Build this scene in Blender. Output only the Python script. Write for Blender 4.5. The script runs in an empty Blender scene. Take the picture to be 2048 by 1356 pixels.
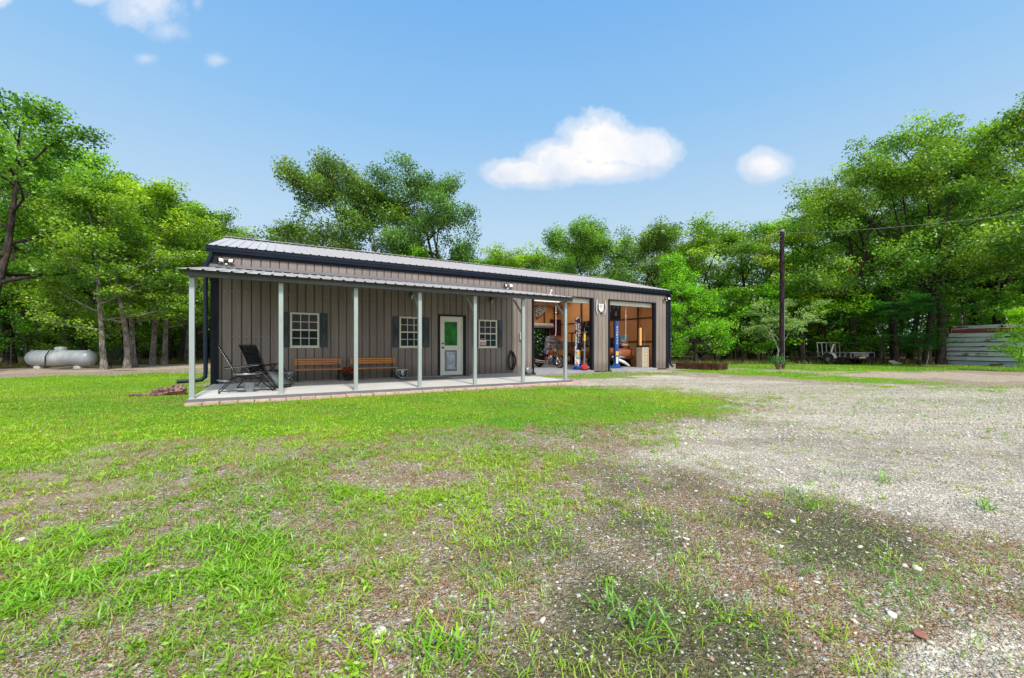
import bpy, math, random
import numpy as np
from mathutils import Vector, Matrix, noise as mnoise
R = math.radians
sc = bpy.context.scene
COL = sc.collection
# ------------------------------------------------------------------ camera figures (used to survey the place)
FPX, CU, HV, CAMH = 820.0, 1024.0, 692.0, 1.13
TH = math.atan(FPX / 1430.0)
ct, st = math.cos(TH), math.sin(TH)
OX, OY = -8.12, 11.11

def G(u, v, z=0.0):
    "world ground point seen at photo position u,v"
    Y = (CAMH - z) * FPX / (v - HV)
    return ((u - CU) / FPX * Y, Y)

def XU(u, Y):
    return (u - CU) / FPX * Y

def B(x, y, z=0.0):
    "building frame to world"
    return (OX + ct * x - st * y, OY + st * x + ct * y, z)

# ------------------------------------------------------------------ tagging
def tag(o, label=None, cat=None, group=None, kind=None):
    if label: o["label"] = label
    if cat: o["category"] = cat
    if group: o["group"] = group
    if kind: o["kind"] = kind
    return o

def thing(name, label, cat, loc=(0, 0, 0), rz=0.0, group=None, scale=1.0):
    o = bpy.data.objects.new(name, None)
    COL.objects.link(o)
    o.empty_display_size = 0.1
    o.location = loc
    o.rotation_euler = (0, 0, rz)
    o.scale = (scale, scale, scale)
    return tag(o, label, cat, group)

def copy_tree(o, parent=None):
    c = o.copy()
    COL.objects.link(c)
    c.parent = parent
    for ch in list(o.children):
        copy_tree(ch, c)
    return c

# ------------------------------------------------------------------ mesh builder
class MB:
    def __init__(s):
        s.v, s.f, s.sm = [], [], []

    def add(s, vs, fs, smooth=False):
        b = len(s.v)
        s.v += [tuple(p) for p in vs]
        for f in fs:
            s.f.append(tuple(i + b for i in f))
            s.sm.append(smooth)
        return s

    def box(s, c, d, rz=0.0, rx=0.0, ry=0.0):
        hx, hy, hz = d[0] / 2, d[1] / 2, d[2] / 2
        M = Matrix.Translation(c) @ Matrix.Rotation(rz, 4, 'Z') @ Matrix.Rotation(ry, 4, 'Y') @ Matrix.Rotation(rx, 4, 'X')
        vs = [M @ Vector((x, y, z)) for x in (-hx, hx) for y in (-hy, hy) for z in (-hz, hz)]
        return s.add(vs, [(0, 1, 3, 2), (4, 6, 7, 5), (0, 4, 5, 1), (2, 3, 7, 6), (0, 2, 6, 4), (1, 5, 7, 3)])

    def bb(s, a, b):
        return s.box([(a[i] + b[i]) / 2 for i in range(3)], [abs(b[i] - a[i]) for i in range(3)])

    def tube(s, pts, r, n=8, smooth=True, caps=True, closed=False):
        pts = [Vector(p) for p in pts]
        rs = r if isinstance(r, (list, tuple)) else [r] * len(pts)
        m = len(pts)
        rings, up = [], None
        for i, p in enumerate(pts):
            if closed:
                d = pts[(i + 1) % m] - pts[i - 1]
            else:
                d = (pts[min(i + 1, m - 1)] - pts[max(i - 1, 0)])
            if d.length < 1e-9: d = Vector((0, 0, 1))
            d.normalize()
            if up is None:
                up = d.orthogonal().normalized()
            else:
                up = (up - d * up.dot(d))
                if up.length < 1e-6: up = d.orthogonal()
                up.normalize()
            w = d.cross(up)
            rings.append([p + (up * math.cos(2 * math.pi * k / n) + w * math.sin(2 * math.pi * k / n)) * rs[i] for k in range(n)])
        vs = [q for ring in rings for q in ring]
        fs = []
        for i in range(m if closed else m - 1):
            j = (i + 1) % m
            for k in range(n):
                k2 = (k + 1) % n
                fs.append((i * n + k, i * n + k2, j * n + k2, j * n + k))
        s.add(vs, fs, smooth)
        if caps and not closed:
            s.add(rings[0], [tuple(range(n))[::-1]])
            s.add(rings[-1], [tuple(range(n))])
        return s

    def bar(s, a, b, w, h=None):
        "square bar between two points"
        a, b = Vector(a), Vector(b)
        h = h or w
        d = (b - a).normalized()
        side = d.cross(Vector((0, 0, 1)))
        if side.length < 1e-4: side = Vector((1, 0, 0))
        side.normalize()
        up = side.cross(d)
        vs = [p + side * (sx * w / 2) + up * (sz * h / 2) for p in (a, b) for sx, sz in ((-1, -1), (1, -1), (1, 1), (-1, 1))]
        return s.add(vs, [(0, 1, 2, 3), (7, 6, 5, 4), (0, 4, 5, 1), (1, 5, 6, 2), (2, 6, 7, 3), (3, 7, 4, 0)])

    def lathe(s, prof, c=(0, 0, 0), n=20, smooth=True, M=None):
        vs, fs = [], []
        for (r, z) in prof:
            for k in range(n):
                a = 2 * math.pi * k / n
                p = Vector((r * math.cos(a), r * math.sin(a), z))
                if M: p = M @ p
                vs.append(p + Vector(c))
        m = len(prof)
        for i in range(m - 1):
            for k in range(n):
                k2 = (k + 1) % n
                fs.append((i * n + k, i * n + k2, (i + 1) * n + k2, (i + 1) * n + k))
        s.add(vs, fs, smooth)
        if prof[0][0] > 1e-4: s.add(vs[:n], [tuple(range(n))[::-1]])
        if prof[-1][0] > 1e-4: s.add(vs[-n:], [tuple(range(n))])
        return s

    def prism(s, pts, a, b, axis='y'):
        "extrude a 2-D polygon: pts are (x,z) for axis y, (y,z) for x, (x,y) for z"
        def P(p, t):
            return {'y': (p[0], t, p[1]), 'x': (t, p[0], p[1]), 'z': (p[0], p[1], t)}[axis]
        n = len(pts)
        vs = [P(p, a) for p in pts] + [P(p, b) for p in pts]
        fs = [tuple(range(n)), tuple(range(2 * n - 1, n - 1, -1))]
        fs += [(i, (i + 1) % n + 0, (i + 1) % n + n, i + n) for i in range(n)]
        return s.add(vs, fs)

    def build(s, name, mat, parent=None, bevel=0.0, loc=None):
        me = bpy.data.meshes.new(name)
        me.from_pydata([tuple(p) for p in s.v], [], s.f)
        me.polygons.foreach_set("use_smooth", s.sm)
        me.update()
        # consistent outward normals
        import bmesh
        bm = bmesh.new(); bm.from_mesh(me)
        bmesh.ops.recalc_face_normals(bm, faces=bm.faces)
        bm.to_mesh(me); bm.free()
        if mat: me.materials.append(mat)
        o = bpy.data.objects.new(name, me)
        COL.objects.link(o)
        if parent: o.parent = parent
        if loc: o.location = loc
        if bevel:
            bv = o.modifiers.new("Bevel", 'BEVEL')
            bv.width = bevel; bv.segments = 2; bv.limit_method = 'ANGLE'
        return o

def np_mesh(name, verts, faces, mat, nper, parent=None, color=None, smooth=False):
    "verts Nx3, faces flat index array with constant nper (or list of arrays by size)"
    me = bpy.data.meshes.new(name)
    if not isinstance(faces, list): faces = [(faces, nper)]
    tot = sum(len(f) for f, k in faces)
    cnt = sum(len(f) // k for f, k in faces)
    me.vertices.add(len(verts)); me.loops.add(tot); me.polygons.add(cnt)
    me.vertices.foreach_set("co", np.asarray(verts, np.float32).ravel())
    me.loops.foreach_set("vertex_index", np.concatenate([np.asarray(f, np.int32) for f, k in faces]))
    tots = np.concatenate([np.full(len(f) // k, k, np.int32) for f, k in faces])
    starts = np.concatenate([[0], np.cumsum(tots)[:-1]]).astype(np.int32)
    me.polygons.foreach_set("loop_start", starts)
    me.polygons.foreach_set("loop_total", tots)
    if smooth: me.polygons.foreach_set("use_smooth", np.ones(cnt, bool))
    me.update(calc_edges=True)
    if color is not None:
        a = me.attributes.new("Col", 'FLOAT_COLOR', 'POINT')
        c4 = np.ones((len(verts), 4), np.float32); c4[:, :3] = color
        a.data.foreach_set("color", c4.ravel())
    if mat: me.materials.append(mat)
    o = bpy.data.objects.new(name, me)
    COL.objects.link(o)
    if parent: o.parent = parent
    return o

# ------------------------------------------------------------------ materials
def nt(name):
    m = bpy.data.materials.new(name)
    m.use_nodes = True
    n = m.node_tree
    n.nodes.clear()
    out = n.nodes.new('ShaderNodeOutputMaterial')
    return m, n, out

def N(n, typ, **kw):
    x = n.nodes.new('ShaderNode' + typ)
    for k, v in kw.items():
        if k.startswith('i_'):
            x.inputs[int(k[2:]) if k[2:].isdigit() else k[2:].replace('_', ' ')].default_value = v
        else:
            setattr(x, k, v)
    return x

def ramp(n, stops, interp='LINEAR'):
    r = n.nodes.new('ShaderNodeValToRGB')
    r.color_ramp.interpolation = interp
    el = r.color_ramp.elements
    while len(el) < len(stops): el.new(0.5)
    for e, (p, c) in zip(el, stops):
        e.position = p
        e.color = (c[0], c[1], c[2], 1) if isinstance(c, (tuple, list)) else (c, c, c, 1)
    return r

def mixc(n, fac, a, b, mode='MIX'):
    x = n.nodes.new('ShaderNodeMix'); x.data_type = 'RGBA'; x.blend_type = mode
    for i, val in ((0, fac), (6, a), (7, b)):
        if hasattr(val, 'is_output') or isinstance(val, bpy.types.NodeSocket):
            n.links.new(val, x.inputs[i])
        else:
            x.inputs[i].default_value = val if i == 0 else (val[0], val[1], val[2], 1)
    return x.outputs[2]

def math_(n, op, a, b=None, clamp=False):
    x = n.nodes.new('ShaderNodeMath'); x.operation = op; x.use_clamp = clamp
    for i, val in enumerate((a, b)):
        if val is None: continue
        if isinstance(val, bpy.types.NodeSocket): n.links.new(val, x.inputs[i])
        else: x.inputs[i].default_value = val
    return x.outputs[0]

def tex_coord(n, kind='Object', scale=(1, 1, 1)):
    t = n.nodes.new('ShaderNodeTexCoord')
    mp = n.nodes.new('ShaderNodeMapping')
    mp.inputs['Scale'].default_value = scale
    n.links.new(t.outputs[kind], mp.inputs['Vector'])
    return mp.outputs[0]

def noise_(n, vec, scale, detail=4, rough=0.55, dist=0.0):
    x = n.nodes.new('ShaderNodeTexNoise')
    x.inputs['Scale'].default_value = scale; x.inputs['Detail'].default_value = detail
    x.inputs['Roughness'].default_value = rough; x.inputs['Distortion'].default_value = dist
    n.links.new(vec, x.inputs['Vector'])
    return x.outputs['Fac']

def weathered(name, col, rough=0.5, metal=0.0, var=0.25, scale=3.0, stretch=(1, 1, 1), bump=0.0, bscale=60, spec=0.5, dark=None, streak=0.0):
    "painted / plain surface with uneven tone, optional vertical streaks and fine bump"
    m, n, out = nt(name)
    p = N(n, 'BsdfPrincipled')
    p.inputs['Roughness'].default_value = rough
    p.inputs['Metallic'].default_value = metal
    p.inputs['Specular IOR Level'].default_value = spec
    v = tex_coord(n, 'Object', stretch)
    f1 = noise_(n, v, scale, 5, 0.6)
    dk = dark or tuple(c * (1 - var) for c in col)
    lt = tuple(min(1, c * (1 + var * 0.6)) for c in col)
    rp = ramp(n, [(0.3, dk), (0.55, col), (0.75, lt)])
    n.links.new(f1, rp.inputs[0])
    c = rp.outputs[0]
    if streak:
        v2 = tex_coord(n, 'Object', (14, 14, 0.7))
        f2 = noise_(n, v2, 1.0, 3, 0.5)
        r2 = ramp(n, [(0.42, 0.0), (0.68, 1.0)]); n.links.new(f2, r2.inputs[0])
        c = mixc(n, math_(n, 'MULTIPLY', r2.outputs[0], streak), c, tuple(x * 0.45 for x in col))
    n.links.new(c, p.inputs['Base Color'])
    rr = ramp(n, [(0.3, min(1, rough * 1.2)), (0.7, rough * 0.85)]); n.links.new(f1, rr.inputs[0])
    n.links.new(rr.outputs[0], p.inputs['Roughness'])
    if bump:
        v3 = tex_coord(n, 'Object', stretch)
        f3 = noise_(n, v3, bscale, 4, 0.6)
        b = N(n, 'Bump'); b.inputs['Strength'].default_value = bump; b.inputs['Distance'].default_value = 0.02
        n.links.new(f3, b.inputs['Height']); n.links.new(b.outputs[0], p.inputs['Normal'])
    n.links.new(p.outputs[0], out.inputs[0])
    return m

def leaf_mat(name, trans=0.48, gloss=0.04):
    m, n, out = nt(name)
    at = N(n, 'Attribute'); at.attribute_name = 'Col'
    oi = N(n, 'ObjectInfo')
    hs = N(n, 'HueSaturation')
    r = ramp(n, [(0, 0.485), (1, 0.515)]); n.links.new(oi.outputs['Random'], r.inputs[0])
    c = mixc(n, 1.0, at.outputs['Color'], oi.outputs['Color'], 'MULTIPLY')
    n.links.new(c, hs.inputs['Color']); n.links.new(r.outputs[0], hs.inputs['Hue'])
    d = N(n, 'BsdfDiffuse'); t = N(n, 'BsdfTranslucent'); g = N(n, 'BsdfGlossy'); g.inputs['Roughness'].default_value = 0.45
    g.inputs['Color'].default_value = (1, 1, 1, 1)
    n.links.new(hs.outputs[0], d.inputs[0])
    tc = mixc(n, 1.0, hs.outputs[0], (1.25, 1.15, 0.45), 'MULTIPLY')
    n.links.new(tc, t.inputs[0])
    m1 = N(n, 'MixShader'); m1.inputs[0].default_value = trans
    n.links.new(d.outputs[0], m1.inputs[1]); n.links.new(t.outputs[0], m1.inputs[2])
    m2 = N(n, 'MixShader'); m2.inputs[0].default_value = gloss
    n.links.new(m1.outputs[0], m2.inputs[1]); n.links.new(g.outputs[0], m2.inputs[2])
    n.links.new(m2.outputs[0], out.inputs[0])
    return m

def attr_mat(name, rough=0.9, bump=0.0, spec=0.3):
    m, n, out = nt(name)
    at = N(n, 'Attribute'); at.attribute_name = 'Col'
    p = N(n, 'BsdfPrincipled'); p.inputs['Roughness'].default_value = rough
    p.inputs['Specular IOR Level'].default_value = spec
    v = tex_coord(n, 'Object')
    f = noise_(n, v, 70, 3, 0.6)
    rp = ramp(n, [(0.3, 0.7), (0.7, 1.15)]); n.links.new(f, rp.inputs[0])
    c = mixc(n, 1.0, at.outputs['Color'], rp.outputs[0], 'MULTIPLY')
    n.links.new(c, p.inputs['Base Color'])
    n.links.new(p.outputs[0], out.inputs[0])
    return m

def bark_mat(name, a, b):
    m, n, out = nt(name)
    p = N(n, 'BsdfPrincipled'); p.inputs['Roughness'].default_value = 0.95
    p.inputs['Specular IOR Level'].default_value = 0.15
    v = tex_coord(n, 'Object', (1, 1, 0.25))
    f = noise_(n, v, 16, 6, 0.7)
    rp = ramp(n, [(0.35, a), (0.65, b)]); n.links.new(f, rp.inputs[0])
    f2 = noise_(n, tex_coord(n, 'Object'), 2.2, 3, 0.6)
    r2 = ramp(n, [(0.4, 0.75), (0.65, 1.35)]); n.links.new(f2, r2.inputs[0])
    n.links.new(mixc(n, 1.0, rp.outputs[0], r2.outputs[0], 'MULTIPLY'), p.inputs['Base Color'])
    bu = N(n, 'Bump'); bu.inputs['Strength'].default_value = 0.8; bu.inputs['Distance'].default_value = 0.04
    n.links.new(f, bu.inputs['Height']); n.links.new(bu.outputs[0], p.inputs['Normal'])
    n.links.new(p.outputs[0], out.inputs[0])
    return m

M = {}
M['wall'] = weathered('painted_metal_siding', (0.245, 0.200, 0.192), 0.45, 0.05, 0.14, 1.2, (1, 1, 0.5), streak=0.5)
M['trim'] = weathered('dark_trim', (0.008, 0.011, 0.018), 0.5, 0.0, 0.3, 4, spec=.2)
M['gutter'] = weathered('dark_gutter', (0.008, 0.016, 0.032), 0.45, 0.0, 0.25, 4, spec=.22)
M['roof'] = weathered('roof_panel', (0.55, 0.50, 0.485), 0.33, 0.15, 0.14, 2.0, (3, 0.4, 1), streak=0.2)
M['flash'] = weathered('flashing', (0.17, 0.18, 0.19), 0.4, 0.3, 0.15, 5)
M['fascia'] = weathered('porch_fascia', (0.085, 0.087, 0.095), 0.45, 0.2, 0.3, 1.0)
M['post'] = weathered('galvanised_post', (0.37, 0.42, 0.42), 0.42, 0.35, 0.14, 9, (1, 1, 0.3))
M['orange'] = weathered('orange_lining', (0.86, 0.385, 0.125), 0.6, 0.0, 0.16, 1.6, (1, 1, 0.5))
M['girt'] = weathered('dark_girt', (0.07, 0.025, 0.012), 0.6, 0, 0.3, 5)
M['ceiling'] = weathered('ceiling_lining', (0.92, 0.60, 0.34), 0.7, 0, 0.15, 1)
M['concrete'] = weathered('concrete', (0.56, 0.545, 0.52), 0.85, 0, 0.13, 1.3, bump=0.15, bscale=90)
M['floor'] = weathered('garage_concrete', (0.30, 0.31, 0.34), 0.55, 0, 0.25, 1.3, bump=0.1)
M['brick'] = weathered('pink_brick', (0.52, 0.36, 0.31), 0.9, 0, 0.35, 6, bump=0.4)
M['white'] = weathered('white_paint', (0.75, 0.74, 0.69), 0.45, 0, 0.06, 5)
M['cream'] = weathered('window_vinyl', (0.72, 0.70, 0.60), 0.4, 0, 0.08, 8)
M['black'] = weathered('black_paint', (0.012, 0.012, 0.014), 0.4, 0, 0.3, 8)
M['blackfab'] = weathered('black_mesh_fabric', (0.012, 0.013, 0.016), 0.85, 0, 0.35, 30, bump=0.3, bscale=200)
M['greyfab'] = weathered('grey_mesh_fabric', (0.10, 0.125, 0.12), 0.8, 0, 0.25, 40)
M['steel'] = weathered('dull_steel', (0.30, 0.31, 0.33), 0.35, 0.8, 0.25, 10)
M['chrome'] = weathered('chrome', (0.7, 0.7, 0.7), 0.15, 1.0, 0.1, 10)
M['galv'] = weathered('bucket_zinc', (0.33, 0.38, 0.42), 0.35, 0.6, 0.2, 8)
M['tube'] = weathered('chair_tube', (0.02, 0.022, 0.027), 0.3, 0.5, 0.3, 10)
M['wood'] = weathered('varnished_slat', (0.66, 0.25, 0.06), 0.45, 0, 0.35, 4, (0.5, 12, 12))
M['shut1'] = weathered('shutter_slate', (0.009, 0.019, 0.030), 0.5, 0, 0.2, 5)
M['shut2'] = weathered('shutter_fold', (0.035, 0.052, 0.066), 0.5, 0, 0.2, 5)
M['rubber'] = weathered('rubber', (0.015, 0.015, 0.016), 0.75, 0, 0.3, 20)
M['blue'] = weathered('blue_lift_paint', (0.012, 0.065, 0.24), 0.55, 0, 0.25, 4)
M['red'] = weathered('red_paint', (0.5, 0.02, 0.02), 0.4, 0, 0.2, 5)
M['orangep'] = weathered('orange_paint', (0.55, 0.10, 0.02), 0.3, 0, 0.15, 5)
M['yellow'] = weathered('yellow_paint', (0.65, 0.47, 0.04), 0.5, 0, 0.15, 5)
M['tan'] = weathered('tan_drawer', (0.50, 0.42, 0.31), 0.6, 0, 0.15, 5)
M['door_roll'] = weathered('rolled_door', (0.66, 0.62, 0.53), 0.5, 0, 0.1, 5)
M['maroon'] = weathered('maroon_cloth', (0.075, 0.008, 0.022), 0.8, 0, 0.5, 6, (1, 1, 4))
M['teal'] = weathered('teal_towel', (0.20, 0.42, 0.47), 0.95, 0, 0.25, 12, bump=0.4)
M['bluefab'] = weathered('blue_cloth', (0.03, 0.07, 0.24), 0.9, 0, 0.3, 12)
M['tank'] = weathered('tank_paint', (0.42, 0.45, 0.475), 0.38, 0.1, 0.12, 3, streak=0.25)
M['creos'] = bark_mat('creosote_pole', (0.012, 0.008, 0.010), (0.05, 0.03, 0.035))
M['tie'] = bark_mat('old_timber', (0.02, 0.011, 0.009), (0.11, 0.045, 0.03))
M['logw'] = bark_mat('rotten_log', (0.09, 0.045, 0.045), (0.34, 0.22, 0.19))
M['bark'] = bark_mat('dark_bark', (0.018, 0.014, 0.012), (0.085, 0.07, 0.06))
M['bark2'] = bark_mat('grey_bark', (0.07, 0.06, 0.052), (0.36, 0.32, 0.29))
M['twig'] = bark_mat('bare_twig', (0.20, 0.17, 0.15), (0.5, 0.45, 0.40))
M['wire'] = weathered('cable', (0.22, 0.23, 0.23), 0.5, 0.3, 0.1, 5)
M['fencew'] = weathered('fence_steel', (0.12, 0.11, 0.10), 0.6, 0.4, 0.3, 5)
M['leaf'] = leaf_mat('oak_leaf')
M['needle'] = leaf_mat('cedar_foliage', 0.25, 0.03)
M['grass'] = leaf_mat('grass_blade', 0.35, 0.04)
M['stone'] = attr_mat('limestone_pebble', 0.85)
M['attr'] = attr_mat('printed_surface', 0.6)
def wall_material():
    m, n, out = nt('painted_metal_siding')
    p = N(n, 'BsdfPrincipled'); p.inputs['Roughness'].default_value = .45; p.inputs['Specular IOR Level'].default_value = .45
    base = (0.238, 0.197, 0.180)
    f1 = noise_(n, tex_coord(n, 'Object', (1.1, 1, .5)), 1.2, 5, .6)
    r1 = ramp(n, [(.3, tuple(c * .84 for c in base)), (.55, base), (.75, tuple(c * 1.14 for c in base))]); n.links.new(f1, r1.inputs[0])
    f2 = noise_(n, tex_coord(n, 'Object', (13, 13, .55)), 1.0, 4, .6)
    r2 = ramp(n, [(.42, 0.), (.70, 1.)]); n.links.new(f2, r2.inputs[0])
    c = mixc(n, math_(n, 'MULTIPLY', r2.outputs[0], .45), r1.outputs[0], tuple(x * .5 for x in base))
    # panel to panel tone shift, one tone per 0.9 m sheet
    tc_ = n.nodes.new('ShaderNodeTexCoord'); sp_ = n.nodes.new('ShaderNodeSeparateXYZ'); n.links.new(tc_.outputs['Object'], sp_.inputs[0])
    wn = N(n, 'TexWhiteNoise'); wn.noise_dimensions = '1D'; n.links.new(math_(n, 'FLOOR', math_(n, 'DIVIDE', sp_.outputs['X'], .9144)), wn.inputs['W'])
    r3 = ramp(n, [(0., (.93, .93, .94)), (1., (1.07, 1.06, 1.05))]); n.links.new(wn.outputs['Value'], r3.inputs[0])
    c = mixc(n, 1.0, c, r3.outputs[0], 'MULTIPLY')
    # mud splash along the foot
    zz_ = math_(n, 'ADD', sp_.outputs['Z'], math_(n, 'MULTIPLY', noise_(n, tex_coord(n, 'Object', (1, 1, 1)), 5, 5, .65), -.5))
    r4 = ramp(n, [(0., .7), (.28, 0.)]); n.links.new(zz_, r4.inputs[0])
    c = mixc(n, r4.outputs[0], c, (.13, .105, .085))
    n.links.new(c, p.inputs['Base Color'])
    b = N(n, 'Bump'); b.inputs['Strength'].default_value = .25; b.inputs['Distance'].default_value = .02
    n.links.new(noise_(n, tex_coord(n, 'Object', (1.5, 1, .8)), 1.6, 2, .5), b.inputs['Height']); n.links.new(b.outputs[0], p.inputs['Normal'])
    n.links.new(p.outputs[0], out.inputs[0]); return m
M['wall'] = wall_material()
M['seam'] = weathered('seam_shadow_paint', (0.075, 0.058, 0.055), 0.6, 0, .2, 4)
M['signgrey'] = weathered('sign_silver', (0.42, 0.42, 0.42), 0.5, 0.1, .2, 9)
M['ceramic1'] = weathered('floral_ceramic', (0.10, 0.17, 0.30), 0.25, 0, 0.0, 9)

def patterned(name, cols, scale, rough=0.4):
    m, n, out = nt(name)
    p = N(n, 'BsdfPrincipled'); p.inputs['Roughness'].default_value = rough
    v = tex_coord(n, 'Object')
    vo = N(n, 'TexVoronoi'); vo.inputs['Scale'].default_value = scale; n.links.new(v, vo.inputs['Vector'])
    sep = N(n, 'SeparateColor'); n.links.new(vo.outputs['Color'], sep.inputs[0])
    k = len(cols)
    rp = ramp(n, [(i / k, c) for i, c in enumerate(cols)], 'CONSTANT')
    n.links.new(sep.outputs[0], rp.inputs[0]); n.links.new(rp.outputs[0], p.inputs['Base Color'])
    n.links.new(p.outputs[0], out.inputs[0])
    return m
M['ceramic1'] = patterned('floral_ceramic_blue', [(.03, .04, .06), (.45, .5, .6), (.08, .14, .35), (.5, .42, .08), (.03, .05, .05), (.6, .6, .6)], 22, .25)
M['ceramic2'] = patterned('floral_ceramic_white', [(.02, .03, .03), (.55, .6, .6), (.03, .05, .05), (.4, .5, .5), (.02, .02, .02)], 20, .25)
M['boxes'] = patterned('printed_carton', [(.5, .55, .6), (.05, .15, .5), (.55, .5, .3), (.7, .7, .72), (.2, .3, .6), (.35, .35, .38)], 9, .6)
M['decals'] = patterned('sticker_covered', [(.6, .6, .65), (.02, .06, .3), (.5, .05, .08), (.65, .65, .68), (.02, .03, .08), (.3, .4, .55)], 11, .5)
M['clutter'] = patterned('hanging_tools', [(.01, .01, .012), (.03, .03, .035), (.3, .3, .32), (.012, .012, .015), (.02, .02, .03), (.18, .12, .06), (.01, .01, .01)], 14, .5)

def glass_mat(name, col, rough, bands=False, spec=0.5, refl=None):
    m, n, out = nt(name)
    p = N(n, 'BsdfPrincipled'); p.inputs['Roughness'].default_value = rough
    p.inputs['Specular IOR Level'].default_value = spec
    v = tex_coord(n, 'Object', (1, 1, 1))
    f = noise_(n, v, 3.2, 4, 0.6, 0.5)
    hi = tuple(c * 2.6 + 0.01 for c in col) if refl is None else refl
    rp = ramp(n, [(0.38, col), (0.70, hi)]); n.links.new(f, rp.inputs[0])
    c = rp.outputs[0]
    if bands:
        w = N(n, 'TexWave'); w.bands_direction = 'Z'; w.inputs['Scale'].default_value = 9
        n.links.new(v, w.inputs['Vector'])
        c = mixc(n, 0.35, c, mixc(n, w.outputs['Fac'], (0.005, 0.005, 0.005), (0.07, 0.06, 0.045)))
    n.links.new(c, p.inputs['Base Color'])
    n.links.new(p.outputs[0], out.inputs[0])
    return m
M['glass_up'] = glass_mat('upper_sash_glass', (0.012, 0.012, 0.010), 0.10, True, 0.18)
M['glass_lo'] = glass_mat('lower_sash_screen', (0.006, 0.014, 0.018), 0.35, False, 0.12)
M['green_film'] = glass_mat('green_door_glass', (0.008, 0.10, 0.014), 0.2, False, 0.12, (0.02, 0.30, 0.035))
M['flap'] = glass_mat('pet_flap', (0.20, 0.27, 0.36), 0.25, False, 0.5, (0.6, 0.65, 0.7))
M['carglass'] = glass_mat('car_glass', (0.012, 0.012, 0.014), 0.08, False, 0.5)

def text_obj(body, size, mat, parent, M4, name='lettering', extrude=0.002, align='CENTER', spacing=1.0):
    cu = bpy.data.curves.new(name, 'FONT'); cu.body = body; cu.size = size
    cu.extrude = extrude; cu.align_x = align; cu.align_y = 'CENTER'; cu.space_line = spacing
    t = bpy.data.objects.new(name, cu)
    me = bpy.data.meshes.new_from_object(t)
    me.materials.clear(); me.materials.append(mat)
    bpy.data.objects.remove(t)
    o = bpy.data.objects.new(name, me); COL.objects.link(o)
    o.parent = parent; o.matrix_local = M4
    return o
# ================================================================== THE METAL BUILDING
L_, W_, EAVE, RIDGE = 18.2, 8.8, 3.82, 5.0
bld = thing('metal_building', 'long taupe ribbed metal shop building with low pitched roof and two open garage bays', 'building', B(0, 0), TH)

OPEN = [  # s0,s1,z0,z1 in the front wall
    (1.86, 2.62, 1.10, 2.11), (5.05, 5.80, 1.09, 2.10), (6.46, 7.31, 0.10, 2.17), (7.94, 8.69, 1.08, 2.09),
    (10.33, 13.32, 0.0, 3.17), (14.33, 17.22, 0.0, 3.17)]

SEAMS = []
def ribbed_sheet(length, z0, z1, opens, pitch=0.2286, d=0.020):
    "vertical ribbed cladding in the plane y=0, ribs toward -y"
    mb = MB()
    prof = []
    x = 0.0
    while x < length:
        for dx, dy in ((0, 0), (pitch - 0.048, 0), (pitch - 0.040, -.010), (pitch - 0.032, -.010), (pitch - 0.030, .018), (pitch - 0.006, .018), (pitch - .004, 0)):
            if x + dx < length: prof.append((x + dx, dy))
        for m_ in (0.06, 0.115):
            if x + m_ < length: prof.append((x + m_ - 0.006, 0)); prof.append((x + m_, -0.003)); prof.append((x + m_ + 0.006, 0))
        x += pitch
    prof.append((length, 0))
    def yat(xx):
        for (a, ya), (b, yb) in zip(P, P[1:]):
            if a <= xx <= b and b > a: return ya + (yb - ya) * (xx - a) / (b - a)
        return 0
    P = sorted(set(prof))
    for o in opens:
        for e in (o[0], o[1]): prof.append((e, yat(e)))
    P = sorted(set(prof))
    for (a, ya), (b, yb) in zip(P, P[1:]):
        if b - a < 1e-6: continue
        mid = (a + b) / 2
        iv = [(z0, z1)]
        for o in opens:
            if o[0] <= mid <= o[1]:
                nw = []
                for (p, q) in iv:
                    if o[2] > p: nw.append((p, min(q, o[2])))
                    if o[3] < q: nw.append((max(p, o[3]), q))
                iv = [k for k in nw if k[1] > k[0] + 1e-4]
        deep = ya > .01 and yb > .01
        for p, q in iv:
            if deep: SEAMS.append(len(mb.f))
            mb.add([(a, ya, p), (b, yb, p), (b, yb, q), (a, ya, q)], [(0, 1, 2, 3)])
    return mb

# front cladding
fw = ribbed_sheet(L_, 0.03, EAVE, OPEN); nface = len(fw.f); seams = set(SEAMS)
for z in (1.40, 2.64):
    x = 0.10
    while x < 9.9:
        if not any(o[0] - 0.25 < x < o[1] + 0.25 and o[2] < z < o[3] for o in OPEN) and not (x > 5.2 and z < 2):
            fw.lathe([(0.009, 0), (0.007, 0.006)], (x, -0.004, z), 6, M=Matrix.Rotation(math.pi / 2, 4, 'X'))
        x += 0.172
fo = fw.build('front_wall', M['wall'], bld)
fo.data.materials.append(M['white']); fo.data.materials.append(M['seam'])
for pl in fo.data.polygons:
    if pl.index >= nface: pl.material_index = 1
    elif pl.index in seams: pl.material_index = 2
# other three walls (ribbed), with the rear roll-up opening
w = ribbed_sheet(L_, 0.03, EAVE, [(L_ - 17.12, L_ - 15.72, 0.0, 2.34)]).build('rear_wall', M['wall'], bld)
w.location = (L_, W_, 0); w.rotation_euler = (0, 0, math.pi)
def gable(flip):
    mb = ribbed_sheet(W_, 0.03, EAVE, [])
    mb.add([(0, 0.001, EAVE), (W_, 0.001, EAVE), (W_ / 2, 0.001, RIDGE)], [(0, 1, 2)])
    return mb
w = gable(0).build('gable_wall', M['wall'], bld); w.location = (0, W_, 0); w.rotation_euler = (0, 0, -math.pi / 2)
w = gable(1).build('gable_wall', M['wall'], bld); w.location = (L_, 0, 0); w.rotation_euler = (0, 0, math.pi / 2)

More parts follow.
